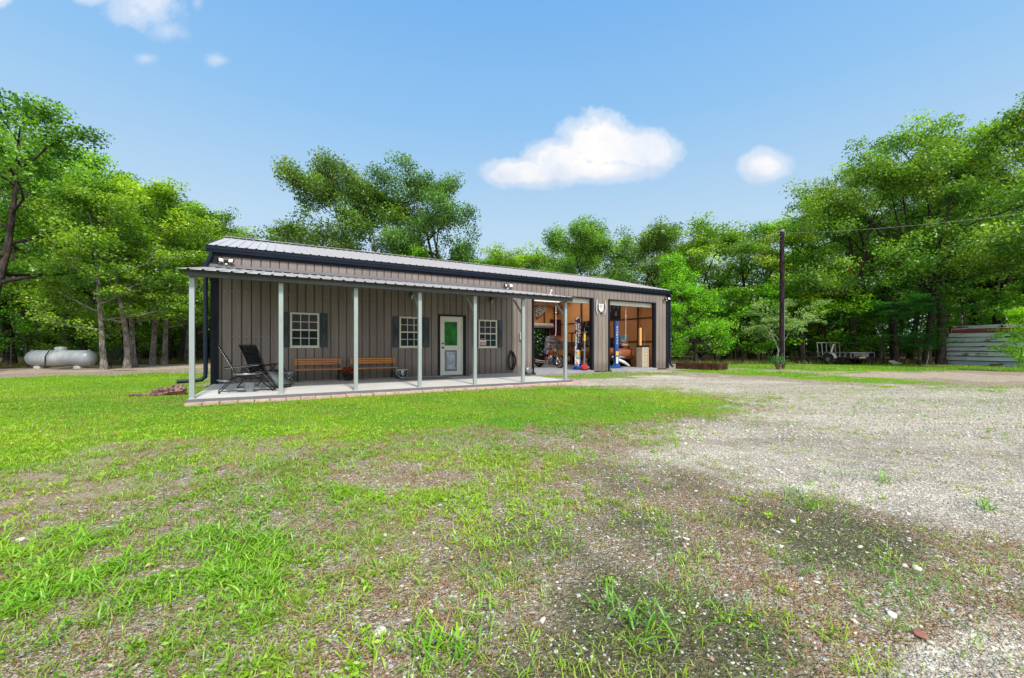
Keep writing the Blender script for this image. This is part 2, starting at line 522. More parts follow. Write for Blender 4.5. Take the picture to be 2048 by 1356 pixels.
# corner trims, dark base strip drawn in as the wall-foot shade
for x, sx in ((0.06, -1), (L_ - 0.06, 1)):
    mb = MB(); mb.prism([(x - sx * .08, -.0345), (x + sx * .10, -.0345), (x + sx * .10, .18), (x + sx * .062, .18), (x + sx * .062, .0105), (x - sx * .08, .0105)], .05, EAVE - .05, 'z')
    mb.build('corner_trim', M['trim'], bld)
segs = [(0.15, 6.40), (7.37, 10.2), (13.46, 14.2), (17.36, L_ - 0.15)]
for a, b in segs: MB().bb((a, -0.024, 0.0), (b, -0.001, 0.035)).build('base_shadow_line', M['trim'], bld)
# roof sheets with ribs running up the slope
def roof_slope(y0, z0, y1, z1, x0, x1, pitch=0.2286, d=0.022):
    mb = MB(); P = []
    x = x0
    while x < x1:
        for dx, dz in ((0, 0), (pitch - 0.055, 0), (pitch - 0.042, d), (pitch - 0.014, d)):
            if x + dx < x1: P.append((x + dx, dz))
        x += pitch
    P.append((x1, 0))
    for (a, da), (b, db) in zip(P, P[1:]):
        mb.add([(a, y0, z0 + da), (b, y0, z0 + db), (b, y1, z1 + db), (a, y1, z1 + da)], [(0, 1, 2, 3)])
    # underside
    mb.add([(x0, y0, z0 - .02), (x1, y0, z0 - .02), (x1, y1, z1 - .02), (x0, y1, z1 - .02)], [(0, 1, 2, 3)])
    return mb
sl = (RIDGE - EAVE) / (W_ / 2)
rf = roof_slope(-0.14, EAVE + 0.06 - 0.14 * sl, W_ / 2, RIDGE + 0.06, -0.10, L_ + 0.10).build('roof', M['roof'], bld)
for (ya, yb, xa, xb, nm, mt) in ((0, .5, -.10, L_ + .10, 'roof_panel', 'roof'), (3.9, W_ / 2 + .14, -.10, L_ + .10, 'roof_panel', 'roof'), (.5, 3.9, -.10, 9.9, 'roof_panel', 'roof'), (.5, 3.9, 17.7, L_ + .10, 'roof_panel', 'roof')):
    rb = roof_slope(ya, -ya * sl, yb, -yb * sl, xa, xb).build(nm, M[mt], rf); rb.location = (0, W_ / 2, RIDGE + 0.06)
m_s, n_s, out_s = nt('translucent_fill_panel')
ts = N(n_s, 'BsdfTranslucent'); ts.inputs[0].default_value = (.95, .95, .93, 1); n_s.links.new(ts.outputs[0], out_s.inputs[0])  # added panel in the unseen rear slope, lets daylight fill the garage
sk = MB(); sk.add([(9.9, .5, -.5 * sl), (17.7, .5, -.5 * sl), (17.7, 3.9, -3.9 * sl), (9.9, 3.9, -3.9 * sl)], [(0, 1, 2, 3)])
sk = sk.build('added_light_panel', m_s, rf); sk.location = (0, W_ / 2, RIDGE + .06)
mb = MB()
mb.add([(-0.12, W_ / 2 - 0.16, RIDGE + 0.075), (L_ + 0.12, W_ / 2 - 0.16, RIDGE + 0.075), (L_ + 0.12, W_ / 2, RIDGE + 0.125), (-0.12, W_ / 2, RIDGE + 0.125),
        (L_ + 0.12, W_ / 2 + 0.16, RIDGE + 0.075), (-0.12, W_ / 2 + 0.16, RIDGE + 0.075)], [(0, 1, 2, 3), (3, 2, 4, 5)])
mb.build('ridge_cap', M['roof'], rf)
for x in (-0.115, L_ + 0.115):
    for sgn in (0, 1):
        mb = MB()
        y0, y1 = (-0.16, W_ / 2) if sgn == 0 else (W_ + 0.16, W_ / 2)
        za, zb = EAVE - 0.16 * sl, RIDGE
        mb.add([(x - .02, y0, za - .09), (x + .02, y0, za - .09), (x + .02, y0, za + .07), (x - .02, y0, za + .07),
                (x - .02, y1, zb - .09), (x + .02, y1, zb - .09), (x + .02, y1, zb + .07), (x - .02, y1, zb + .07)],
               [(0, 1, 2, 3), (4, 5, 6, 7), (0, 1, 5, 4), (1, 2, 6, 5), (2, 3, 7, 6), (3, 0, 4, 7)])
        mb.build('rake_trim', M['trim'], rf)
# gutter with a shaped front
mb = MB()
gp = [(-0.02, 3.82), (-0.02, 3.665), (-0.11, 3.665), (-0.125, 3.72), (-0.155, 3.75), (-0.16, 3.80), (-0.145, 3.805)]
mb.prism(gp, -0.14, L_ + 0.14, 'x')
mb.build('gutter', M['gutter'], bld)
# dark strip drawn in as soffit shadow under the gutter
mb = MB(); mb.bb((0.0, -0.026, 3.585), (L_, -0.003, 3.665)); mb.build('eave_shadow_strip', M['trim'], bld)

def downspout(x, kick, nm):
    mb = MB()
    pts = [(x, -0.10, 3.67), (x, -0.10, 3.56), (x - 0.05, -0.07, 3.44), (x - 0.115, -0.045, 3.30), (x - 0.12, -0.045, 3.15), (x - 0.12, -0.045, 0.45)]
    if kick < 0:
        pts += [(x - 0.13, -0.05, 0.30), (x - 0.20, -0.07, 0.235), (x - 0.30, -0.08, 0.215), (x - 0.72, -0.10, 0.20)]
    else:
        pts += [(x - 0.11, -0.05, 0.30), (x - 0.06, -0.08, 0.16), (x + 0.02, -0.14, 0.10)]
    mb.tube(pts, 0.05, 8)
    return mb.build('downspout', M['gutter'], bld)
downspout(-0.02, -1, 'l')
mb = MB()
pts = [(L_ + 0.02, -0.10, 3.67), (L_ + 0.04, -0.10, 3.55), (L_ + 0.09, -0.05, 3.40), (L_ + 0.10, -0.03, 3.25), (L_ + 0.10, -0.03, 0.4), (L_ + 0.12, -0.06, 0.22), (L_ + 0.2, -0.14, 0.12)]
mb.tube(pts, 0.05, 8); mb.build('downspout', M['gutter'], bld)

# garage slab and interior shell
mb = MB(); mb.bb((0.15, 0.03, 0.0), (L_ - 0.1, W_ - 0.05, 0.10)); mb.bb((10.33, -0.20, 0.0), (13.32, 0.028, 0.085)); mb.bb((14.33, -0.2, 0), (17.22, 0.028, 0.085))
mb.build('garage_floor', M['floor'], bld)
XI, YI, XP = L_ - 0.12, W_ - 0.12, 9.6
mb = MB()
def rect_y(y, x0, x1, z0, z1, opens=()):
    xs = sorted(set([x0, x1] + [o[0] for o in opens] + [o[1] for o in opens]))
    for a, b in zip(xs, xs[1:]):
        m_ = (a + b) / 2; iv = [(z0, z1)]
        for o in opens:
            if o[0] < m_ < o[1]: iv = [(o[3], z1)] + ([(z0, o[2])] if o[2] > z0 else [])
        for p, q in iv: mb.add([(a, y, p), (b, y, p), (b, y, q), (a, y, q)], [(0, 1, 2, 3)])
rect_y(YI, XP, XI, 0.1, 4.6, [(15.72, 17.12, 0.1, 2.34)])
rect_y(0.12, XP, XI, 0.1, EAVE, [o for o in ((10.33, 13.32, 0.1, 3.17), (14.33, 17.22, 0.1, 3.17))])
mb.add([(XI, 0.12, .1), (XI, YI, .1), (XI, YI, EAVE - .05), (XI, W_ / 2, 4.9), (XI, 0.12, EAVE - .05)], [(0, 1, 2, 3, 4)])
mb.add([(XP, 0.12, .1), (XP, YI, .1), (XP, YI, EAVE - .05), (XP, W_ / 2, 4.9), (XP, 0.12, EAVE - .05)], [(0, 1, 2, 3, 4)])
mb.build('inner_lining', M['orange'], bld)
mb = MB()
mb.add([(XP, 0.12, 3.74), (XI, 0.12, 3.74), (XI, W_ / 2, 4.88), (XP, W_ / 2, 4.88), (XI, YI, 3.74), (XP, YI, 3.74)], [(0, 1, 2, 3)])
def cz(y): return 4.88 - (y - W_ / 2) / (YI - W_ / 2) * 1.14
for (ya, yb, xa, xb) in ((W_ / 2, W_ / 2 + .5, XP, XI), (W_ / 2 + 3.8, YI, XP, XI), (W_ / 2 + .5, W_ / 2 + 3.8, XP, 9.95), (W_ / 2 + .5, W_ / 2 + 3.8, 17.65, XI)):
    mb.add([(xa, ya, cz(ya)), (xb, ya, cz(ya)), (xb, yb, cz(yb)), (xa, yb, cz(yb))], [(0, 1, 2, 3)])  # ceiling left open below the added light panel
mb.build('ceiling_lining', M['ceiling'], bld)
# steel girts and columns showing dark on the inner walls
mb = MB()
for z in (2.58, 1.36):
    mb.bb((XI - 0.05, 0.2, z - 0.035), (XI - 0.004, YI - 0.06, z + 0.035))
    mb.bb((10.0, YI - 0.05, z - 0.03), (15.6, YI - 0.004, z + 0.03)); mb.bb((17.2, YI - 0.05, z - 0.03), (XI - 0.06, YI - 0.004, z + 0.03))
for y in (1.75, 4.35, 6.4): mb.bb((XI - 0.10, y - 0.04, 0.1), (XI - 0.052, y + 0.04, 3.9))
for x in (14.9, 16.75, 17.55): mb.bb((x - 0.03, YI - 0.09, 2.6), (x + 0.03, YI - 0.052, 3.95))
mb.build('girt', M['girt'], bld)

# bay door openings: jambs, rolled curtain with its bottom bar, pull rope
for (a, b, zt) in ((10.33, 13.32, 3.17), (14.33, 17.22, 3.17)):
    bay = MB()
    bay.bb((a - 0.05, -0.05, 0.0), (a + 0.02, 0.115, zt + 0.04)); bay.bb((b - 0.02, -0.05, 0.0), (b + 0.09, 0.115, zt + 0.04))
    bay.bb((a + 0.021, -0.05, zt - 0.005), (b - 0.021, 0.115, zt + 0.04))
    fr = bay.build('bay_frame', M['trim'], bld)
    d = MB(); d.tube([(a + 0.02, 0.42, zt + 0.18), (b - 0.02, 0.42, zt + 0.18)], 0.22, 20)
    d.bb((a + 0.03, 0.15, zt - 0.17), (b - 0.03, 0.17, zt + 0.2)); d.bb((a + 0.03, 0.13, zt - 0.19), (b - 0.03, 0.19, zt - 0.13)); d.bb((a + 0.03, 0.135, zt - 0.09), (b - 0.03, 0.149, zt - 0.05))
    ro = d.build('rolled_door', M['white'], bld)
    cx_ = 11.62 if a < 12 else 15.62
    zb = 1.55 if a < 12 else 1.42
    r = MB(); r.tube([(cx_, 0.26, zt - 0.1), (cx_ + .004, 0.26, 2.5), (cx_, 0.26, zb + .1), (cx_ - .035, 0.26, zb)], 0.009, 6)
    r.lathe([(0.0, -.03), (.03, -.015), (.03, .015), (0, .03)], (cx_, 0.26, 2.52), 8)
    r.build('pull_rope', M['white'], ro)
# rear roll-up opening
mb = MB(); mb.tube([(15.55, YI - 0.2, 2.46), (17.3, YI - 0.2, 2.46)], 0.16, 18); mb.build('rolled_door', M['door_roll'], bld)
mb = MB(); mb.bb((15.66, YI - 0.02, .1), (15.74, W_ + 0.03, 2.34)); mb.bb((17.10, YI - 0.02, .1), (17.18, W_ + .03, 2.34)); mb.bb((15.74, YI - .02, 2.22), (17.10, W_ + .03, 2.34))
mb.build('bay_frame', M['trim'], bld)

# windows
def window(s0, s1, z0, z1):
    f = MB(); t = 0.045
    f.bb((s0 - .01, -0.032, z0 - .01), (s0 + t, 0.03, z1 + .01)); f.bb((s1 - t, -0.032, z0 - .01), (s1 + .01, 0.03, z1 + .01))
    f.bb((s0 + t, -0.032, z0 - .01), (s1 - t, 0.03, z0 + t)); f.bb((s0 + t, -0.032, z1 - t), (s1 - t, 0.03, z1 + .01))
    zm = (z0 + z1) / 2
    f.bb((s0 + t, -0.034, zm - .022), (s1 - t, 0.028, zm + .022))
    fr = f.build('window', M['cream'], bld, 0.003)
    u = MB(); u.bb((s0 + t, 0.0, zm + .022), (s1 - t, 0.008, z1 - t)); u.build('pane', M['glass_up'], fr)
    l = MB(); l.bb((s0 + t, -0.012, z0 + t), (s1 - t, -0.004, zm - .022)); l.build('pane', M['glass_lo'], fr)
    g = MB()
    for k in (1, 2):
        x = s0 + t + (s1 - s0 - 2 * t) * k / 3
        g.bb((x - .009, -0.022, z0 + t), (x + .009, -0.013, zm - .022)); g.bb((x - .009, -0.02, zm + .022), (x + .009, -0.002, z1 - t))
    for za, zb in ((z0 + t, zm - .022), (zm + .022, z1 - t)):
        z = (za + zb) / 2; g.bb((s0 + t, -0.0235, z - .009), (s1 - t, -0.0125, z + .009))
    g.build('muntin', M['white'], fr)
    s = MB(); s.bb((s0 - .03, -0.038, z0 - .03), (s1 + .03, -0.002, z0 - .0105)); s.build('sill', M['cream'], fr)
    return fr
wins = [window(*OPEN[i]) for i in (0, 1, 3)]
def shutter(a, b, z0, z1):
    s = MB(); s.bb((a, -0.042, z0), (b, -0.021, z1)); sh = s.build('shutter', M['shut1'], bld)
    m_ = (z0 + z1) / 2; c = (a + b) / 2; y0, y1 = -0.0425, -0.062
    t = MB()
    t.add([(a, y0, z0 + .002), (b, y0, z0 + .002), (c + .01, y1, m_ - .02), (a + .02, y0, z0 + .01)], [(0, 1, 2)])
    t.add([(a, y0, z1 - .002), (b, y0, z1 - .002), (c + .01, y1, m_ + .02)], [(0, 2, 1)])
    t.build('fold', M['shut2'], sh)
for a, b, i in ((1.65, 1.835, 0), (2.645, 2.86, 0), (4.82, 5.03, 1), (5.825, 6.06, 1), (7.70, 7.915, 3), (8.715, 8.92, 3)):
    shutter(a, b, OPEN[i][2] - .01, OPEN[i][3] + .01)
# security sticker in the window beside the door
st_ = MB()
zz = 1.12
st_.prism([(7.985, zz), (8.21, zz), (8.235, zz + .03), (8.235, zz + .21), (8.20, zz + .25), (8.16, zz + .29), (8.04, zz + .29), (8.0, zz + .25), (7.965, zz + .21), (7.965, zz + .03)], -0.0405, -0.038)
so = st_.build('window_sticker', M['white'], wins[2])
r_ = MB(); r_.prism([(7.985, zz + .005), (8.21, zz + .005), (8.235, zz + .065), (7.965, zz + .065)], -0.0425, -0.0406); r_.build('red_band', M['red'], so)
r_ = MB(); r_.prism([(8.0, zz + .225), (8.20, zz + .225), (8.16, zz + .288), (8.04, zz + .288)], -0.0425, -0.0406); r_.build('red_band', M['red'], so)
r_ = MB(); r_.prism([(7.985, zz + .10), (8.02, zz + .15), (8.05, zz + .17), (8.06, zz + .14), (8.035, zz + .12), (8.06, zz + .095), (8.02, zz + .09)], -0.0425, -0.0406)
for k in range(3): r_.bb((8.085 + k * .047, -.0425, zz + .10), (8.118 + k * .047, -.0406, zz + .15))
r_.build('printed_figure', M['black'], so)

# walk-in door
d0, d1, dz = 6.46, 7.31, 2.17
f = MB(); f.bb((d0 - .06, -0.045, .08), (d0 - .005, 0.03, dz + .06)); f.bb((d1 + .005, -0.045, .08), (d1 + .12, 0.03, dz + .06)); f.bb((d0 - .004, -0.045, dz + .005), (d1 + .004, 0.03, dz + .06))
f.build('door_trim', M['trim'], bld)
f = MB(); f.bb((d0, -0.03, .1), (d0 + .03, 0.05, dz)); f.bb((d1 - .05, -0.03, .1), (d1, 0.05, dz)); f.bb((d0 + .03, -0.03, dz - .035), (d1 - .05, 0.05, dz)); f.bb((d0 + .03, -.03, .1), (d1 - .05, .05, .125))
f.build('door_jamb', M['cream'], bld)
dr = MB()
a, b = d0 + .035, d1 - .055
gx0, gx1, gz0, gz1 = 6.61, 7.105, 1.14, 1.99
for q in (((a, -.012, .13), (b, .025, gz0)), ((a, -.012, gz1), (b, .025, dz - .04)), ((a, -.012, gz0), (gx0, .025, gz1)), ((gx1, -.012, gz0), (b, .025, gz1))): dr.bb(*q)
door = dr.build('door', M['white'], bld)
g = MB(); g.bb((gx0, -0.002, gz0), (gx1, .006, gz1)); g.build('door_glass', M['green_film'], door)
g = MB()
for q in (((gx0 - .03, -.022, gz0 - .03), (gx0 + .008, -.0125, gz1 + .03)), ((gx1 - .008, -.022, gz0 - .03), (gx1 + .03, -.0125, gz1 + .03)), ((gx0 + .0085, -.022, gz0 - .03), (gx1 - .0085, -.0125, gz0 + .008)), ((gx0 + .0085, -.022, gz1 - .008), (gx1 - .0085, -.0125, gz1 + .03))): g.bb(*q)
g.build('glass_bead', M['cream'], door)
g = MB(); px0, px1, pz0, pz1 = 6.64, 7.08, .25, .98
for q in (((px0, -.035, pz0), (px0 + .05, -.0125, pz1)), ((px1 - .05, -.035, pz0), (px1, -.0125, pz1)), ((px0 + .05, -.035, pz0), (px1 - .05, -.0125, pz0 + .06)), ((px0 + .05, -.035, pz1 - .05), (px1 - .05, -.0125, pz1))): g.bb(*q)
pf = g.build('pet_door', M['flash'], door, .004)
g = MB(); g.bb((px0 + .05, -.022, pz0 + .06), (px1 - .05, -.014, pz1 - .05)); g.build('flap', M['flap'], pf)
for z, r, nm_ in ((1.22, .027, 'deadbolt'), (1.07, .03, 'door_handle')):
    g = MB()
    g.lathe([(r, 0), (r, .02), (r * .5, .03), (r * .55, .05), (r * .9, .06), (r * .8, .075), (0, .08)], (a + .06, -.013, z), 12, M=Matrix.Rotation(math.pi / 2, 4, 'X'))
    g.build(nm_, M['black'], door)

# jelly-jar wall lanterns (unlit)
for (x, z) in ((5.44, 2.80), (8.44, 2.82)):
    t = thing('wall_lantern', 'black wall lantern with clear jar, ' + ('left of the white door under the porch roof' if x < 6 else 'right of the white door above the sticker window'), 'wall lamp', B(x, 0, z), TH, 'wall lanterns on the porch wall')
    m_ = MB(); m_.bb((-.05, -.045, -.06), (.05, -.022, .10)); m_.tube([(0, -.045, .06), (0, -.10, .075)], .03, 8); m_.lathe([(.055, .04), (.06, .07), (.03, .095), (0, .1)], (0, -.11, 0), 12); m_.build('bracket', M['black'], t)
    m_ = MB(); m_.lathe([(.045, .04), (.047, -.06), (.03, -.10), (0, -.105)], (0, -.11, 0), 12); m_.build('jar', M['flap'], t)
    m_ = MB()
    for k in range(4):
        an = k * math.pi / 2 + .7; m_.tube([(.052 * math.cos(an), -.11 + .052 * math.sin(an), .04), (.052 * math.cos(an), -.11 + .052 * math.sin(an), -.07), (0, -.11, -.115)], .004, 4)
    m_.build('cage', M['black'], t)
# flood lights
for (x, z, lb) in ((0.32, 3.44, 'black floodlight with square white heads near the left end under the gutter'), (9.12, 3.40, 'black twin floodlight above the porch roof near the middle of the wall'), (17.98, 3.42, 'twin floodlight at the far right corner under the gutter')):
    t = thing('flood_light', lb, 'flood light', B(x, 0, z), TH, 'floodlights under the main gutter')
    m_ = MB(); m_.bb((-.06, -.05, -.05), (.06, -.022, .05)); m_.tube([(0, -.05, 0), (0, -.09, 0)], .025, 8); m_.build('bracket', M['black'], t)
    for sx, rz in ((-.13, .5), (.12, -.35)):
        h_ = MB(); h_.box((sx, -.13, .03), (.12, .07, .11), rz, rx=-.3); h_.tube([(0, -.08, 0), (sx * .8, -.11, .01)], .015, 6)
        hd = h_.build('lamp_head', M['black'], t, .008)
        h_ = MB(); off = Vector((math.sin(rz), -math.cos(rz), 0)) * .04; h_.box((sx + off.x, -.13 + off.y, .018), (.10, .008, .09), rz, rx=-.3); h_.build('lens', M['white'], hd)
    m_ = MB(); m_.lathe([(.0, -.035), (.03, -.02), (.035, .01), (0, .02)], (0, -.10, -.075), 10); m_.build('motion_sensor', M['white'], t)
# little white antenna, meter box
t = tag(MB().box((0, -.05, 0), (.035, .03, .22), ry=.45).box((-.01, -.02, -.1), (.14, .04, .03)).box((.02, -.05, .05), (.09, .02, .05), ry=.45).build('antenna', M['white'], None, .006), 'small white slanted antenna on the wall above the right end of the porch roof', 'antenna')
t.location = B(11.15, 0, 3.33); t.rotation_euler = (0, 0, TH)
t = thing('electrical_box', 'white outdoor electrical box on the wall between the hose and the first bay', 'electrical box', B(9.78, 0, 1.51), TH)
MB().box((0, -.055, 0), (.20, .07, .26)).build('housing', M['white'], t, .008)
MB().box((0, -.095, .01), (.17, .012, .20)).build('cover', M['cream'], t, .004)
MB().tube([(0, -.05, -.13), (0, -.05, -.22), (.03, -.03, -.30), (.03, -.03, -1.35)], .012, 6).build('conduit', M['flash'], t)

# coiled hose on its hook
t = thing('garden_hose', 'black garden hose coiled on a wall hook right of the sticker window', 'hose', B(9.30, 0, .92), TH)
m_ = MB(); rnd = random.Random(3)
for k in range(9):
    w_, h_ = .09 + .012 * k + rnd.uniform(-.012, .012), .30 + rnd.uniform(-.03, .05)
    cx0 = rnd.uniform(-.015, .015); yy = -.05 - .008 * k
    pts = []
    for q in range(20):
        an = 2 * math.pi * q / 20
        pts.append((cx0 + w_ * math.sin(an) * (1.0 if math.cos(an) < 0 else .55 + .45 * (1 - math.cos(an)) ** .5), yy + .01 * math.sin(3 * an), -.34 + (h_ + .02 * k * .3) * math.cos(an)))
    m_.tube(pts, .011, 6, closed=True)
m_.build('coil', M['rubber'], t)
MB().tube([(0, -.022, -.04), (0, -.14, -.04), (0, -.15, .02)], .012, 6).box((0, -.03, -.02), (.06, .02, .12)).build('hook', M['black'], t)
MB().tube([(-.01, -.10, -.02), (.05, -.13, .04), (.14, -.15, .07)], [.014, .018, .011], 8).build('nozzle', M['yellow'], t)

# winged shield sign between the two bays
t = thing('winged_sign', 'cut metal sign of a pale pink shield between two wings, between the garage bays', 'sign', B(13.83, 0, 2.86), TH)
m_ = MB(); m_.prism([(-.15, .13), (-.10, .11), (.10, .11), (.15, .13), (.13, .04), (.14, -.08), (.10, -.17), (0, -.25), (-.10, -.17), (-.14, -.08), (-.13, .04)], -.055, -.045)
sh = m_.build('shield', M['white'], t)
M['pink'] = weathered('pink_plate', (.72, .56, .60), .5, 0, .1, 12)
m_ = MB(); m_.prism([(-.11, .08), (.11, .08), (.105, -.10), (-.105, -.10)], -.0575, -.0555); pl = m_.build('plate', M['pink'], sh)
for z, ws in ((.05, (.03, .05, .03)), (.005, (.05, .06)), (-.045, (.04, .02, .05))):
    x = -.085; m_ = MB()
    for q in ws: m_.bb((x, -.0595, z), (x + q, -.058, z + .018)); x += q + .015
    m_.build('faded_lettering', M['maroon'], pl)
for sgn in (-1, 1):
    m_ = MB()
    for k in range(9):
        u_ = k / 8
        an = -1.25 + 2.15 * u_
        bx_, bz_ = .135 + .12 * math.cos(an * .9), -.10 + .30 * math.sin(an) * .9
        ln = .15 + .09 * u_
        dx, dz_ = .30 - .25 * u_, .9
        q = math.hypot(dx, dz_); dx, dz_ = dx / q, dz_ / q
        nx, nz = -dz_, dx; hw = .026
        P_ = [(bx_ - nx * hw, bz_ - nz * hw), (bx_ + dx * ln * .6 - nx * hw * 1.1, bz_ + dz_ * ln * .6 - nz * hw * 1.1), (bx_ + dx * ln, bz_ + dz_ * ln), (bx_ + dx * ln * .6 + nx * hw * .8, bz_ + dz_ * ln * .6 + nz * hw * .8), (bx_ + nx * hw, bz_ + nz * hw)]
        m_.prism([(sgn * p[0], p[1]) for p in P_], -.052 - .001 * k, -.044)
    m_.tube([(sgn * .05, -.048, -.26), (sgn * .16, -.048, -.24), (sgn * .245, -.048, -.14), (sgn * .27, -.048, .02), (sgn * .25, -.048, .14)], .010, 5)
    m_.build('wing', M['signgrey'], t)
MB().box((.03, -.05, -.30), (.07, .03, .05)).build('clip', M['black'], t)

# ================================================================== THE PORCH
PY = -3.62
porch = thing('porch', 'lean-to metal porch roof on seven pale steel posts over a concrete slab', 'porch', B(0, 0), TH)
mb = MB(); mb.bb((0.02, PY - 0.14, 0.0), (9.30, -0.03, 0.10)); mb.build('slab', M['concrete'], porch, .006)
mb = MB(); mb.bb((0.02, PY - 0.165, 0.03), (9.32, PY - 0.143, 0.104)); mb.build('edge_channel', M['flash'], porch)
PS = 1.513
for i in range(7):
    x = 0.08 + PS * i
    mb = MB(); mb.bb((x - .043, PY - .043, .101), (x + .043, PY + .043, 2.485)); mb.bb((x - .06, PY - .06, .1005), (x + .06, PY + .06, .108))
    mb.build('post', M['post'], porch, .004)
    mb = MB(); mb.bar((x, PY + .05, 2.05), (x, PY + .52, 2.50), .045); mb.build('brace', M['post'], porch)
    mb = MB(); mb.bar((x, PY - .08, 2.50), (x, -.03, 3.15), .05, .07); mb.build('rafter', M['fascia'], porch)
mb = MB(); mb.bb((0.0, PY - .18, 2.475), (9.30, PY - .12, 2.60)); mb.build('fascia', M['fascia'], porch)
mb = MB()
for y in (-2.6, -1.5, -.5): z = 3.22 + y * .185 - .02; mb.bb((0.0, y - .03, z - .05), (9.30, y + .03, z + .01))
mb.build('purlin', M['fascia'], porch)
rp_ = roof_slope(PY - .30, 2.605 - .02, -0.03, 3.255, -0.14, 9.40).build('porch_roof', M['roof'], porch)
mb = MB(); mb.add([(-.05, -.028, 3.36), (9.4, -.028, 3.36), (9.4, -.16, 3.262), (-.05, -.16, 3.262)], [(0, 1, 2, 3)]); mb.bb((-.05, -.034, 3.27), (9.4, -.0225, 3.365)); mb.build('wall_flashing', M['flash'], porch)
# brick edging laid on the grass
rnd = random.Random(8)
x = 0.0; k = 0
be = MB()
while x < 9.5:
    l = .29 + rnd.uniform(-.02, .02)
    be.box((x + l / 2, PY - .27 + rnd.uniform(-.012, .012), .018 + rnd.uniform(-.004, .006)), (l - .012, .19, .06), rnd.uniform(-.02, .02))
    x += l
o = be.build('brick_edging', M['brick'], None, .006); o.location = B(0, 0); o.rotation_euler = (0, 0, TH)
tag(o, 'row of pinkish brick pavers edging the front of the porch slab', 'edging')

# mats
def mat_obj(x0, x1, y0, y1, nm, mt, lb):
    o = MB().box((0, 0, .006), (x1 - x0, y1 - y0, .012)).build(nm, mt, None, .003)
    o.location = B((x0 + x1) / 2, (y0 + y1) / 2, .1015); o.rotation_euler = (0, 0, TH); tag(o, lb, 'mat')
mat_obj(6.5, 7.35, -.62, -.10, 'door_mat', M['black'], 'black rubber mat against the bottom of the white door')
M['greymat'] = weathered('grey_mat', (.24, .235, .235), .95, 0, .15, 12)
mat_obj(4.75, 6.35, -1.5, -.72, 'floor_mat', M['greymat'], 'flat grey mat on the slab left of the white door')
# ================================================================== THINGS ON THE PORCH
def bench(x0, x1, y, lb):
    t = thing('bench', lb, 'bench', B((x0 + x1) / 2, y, .1), TH, 'slatted benches along the porch wall')
    h = (x1 - x0) / 2
    for k in range(3):
        z = .50 + k * .064
        MB().bb((-h, .155 + k * .012, z - .025), (h, .178 + k * .012, z + .025)).build('back_slat', M['wood'], t, .006)
    for k in range(4):
        y_ = -.20 + k * .085
        MB().bb((-h, y_ - .034, .335), (h, y_ + .034, .36)).build('seat_slat', M['wood'], t, .006)
    for sx in (-1, 1):
        x = sx * (h - .09); m_ = MB()
        m_.tube([(x, .24, 0), (x, .17, .17), (x, .13, .33), (x, .15, .47), (x, .20, .67)], .013, 6)
        m_.tube([(x, -.22, 0), (x, -.17, .10), (x, -.20, .22), (x, -.17, .325), (x, .13, .325)], .013, 6)
        m_.tube([(x, -.18, .12), (x, .0, .17), (x, .18, .13)], .009, 5)
        m_.build('leg', M['black'], t)
    return t
bench(1.95, 3.22, -.40, 'orange slatted bench under the leftmost window, before the orange planter')
bench(3.48, 4.85, -.40, 'orange slatted bench left of the second window, cut by a porch post')

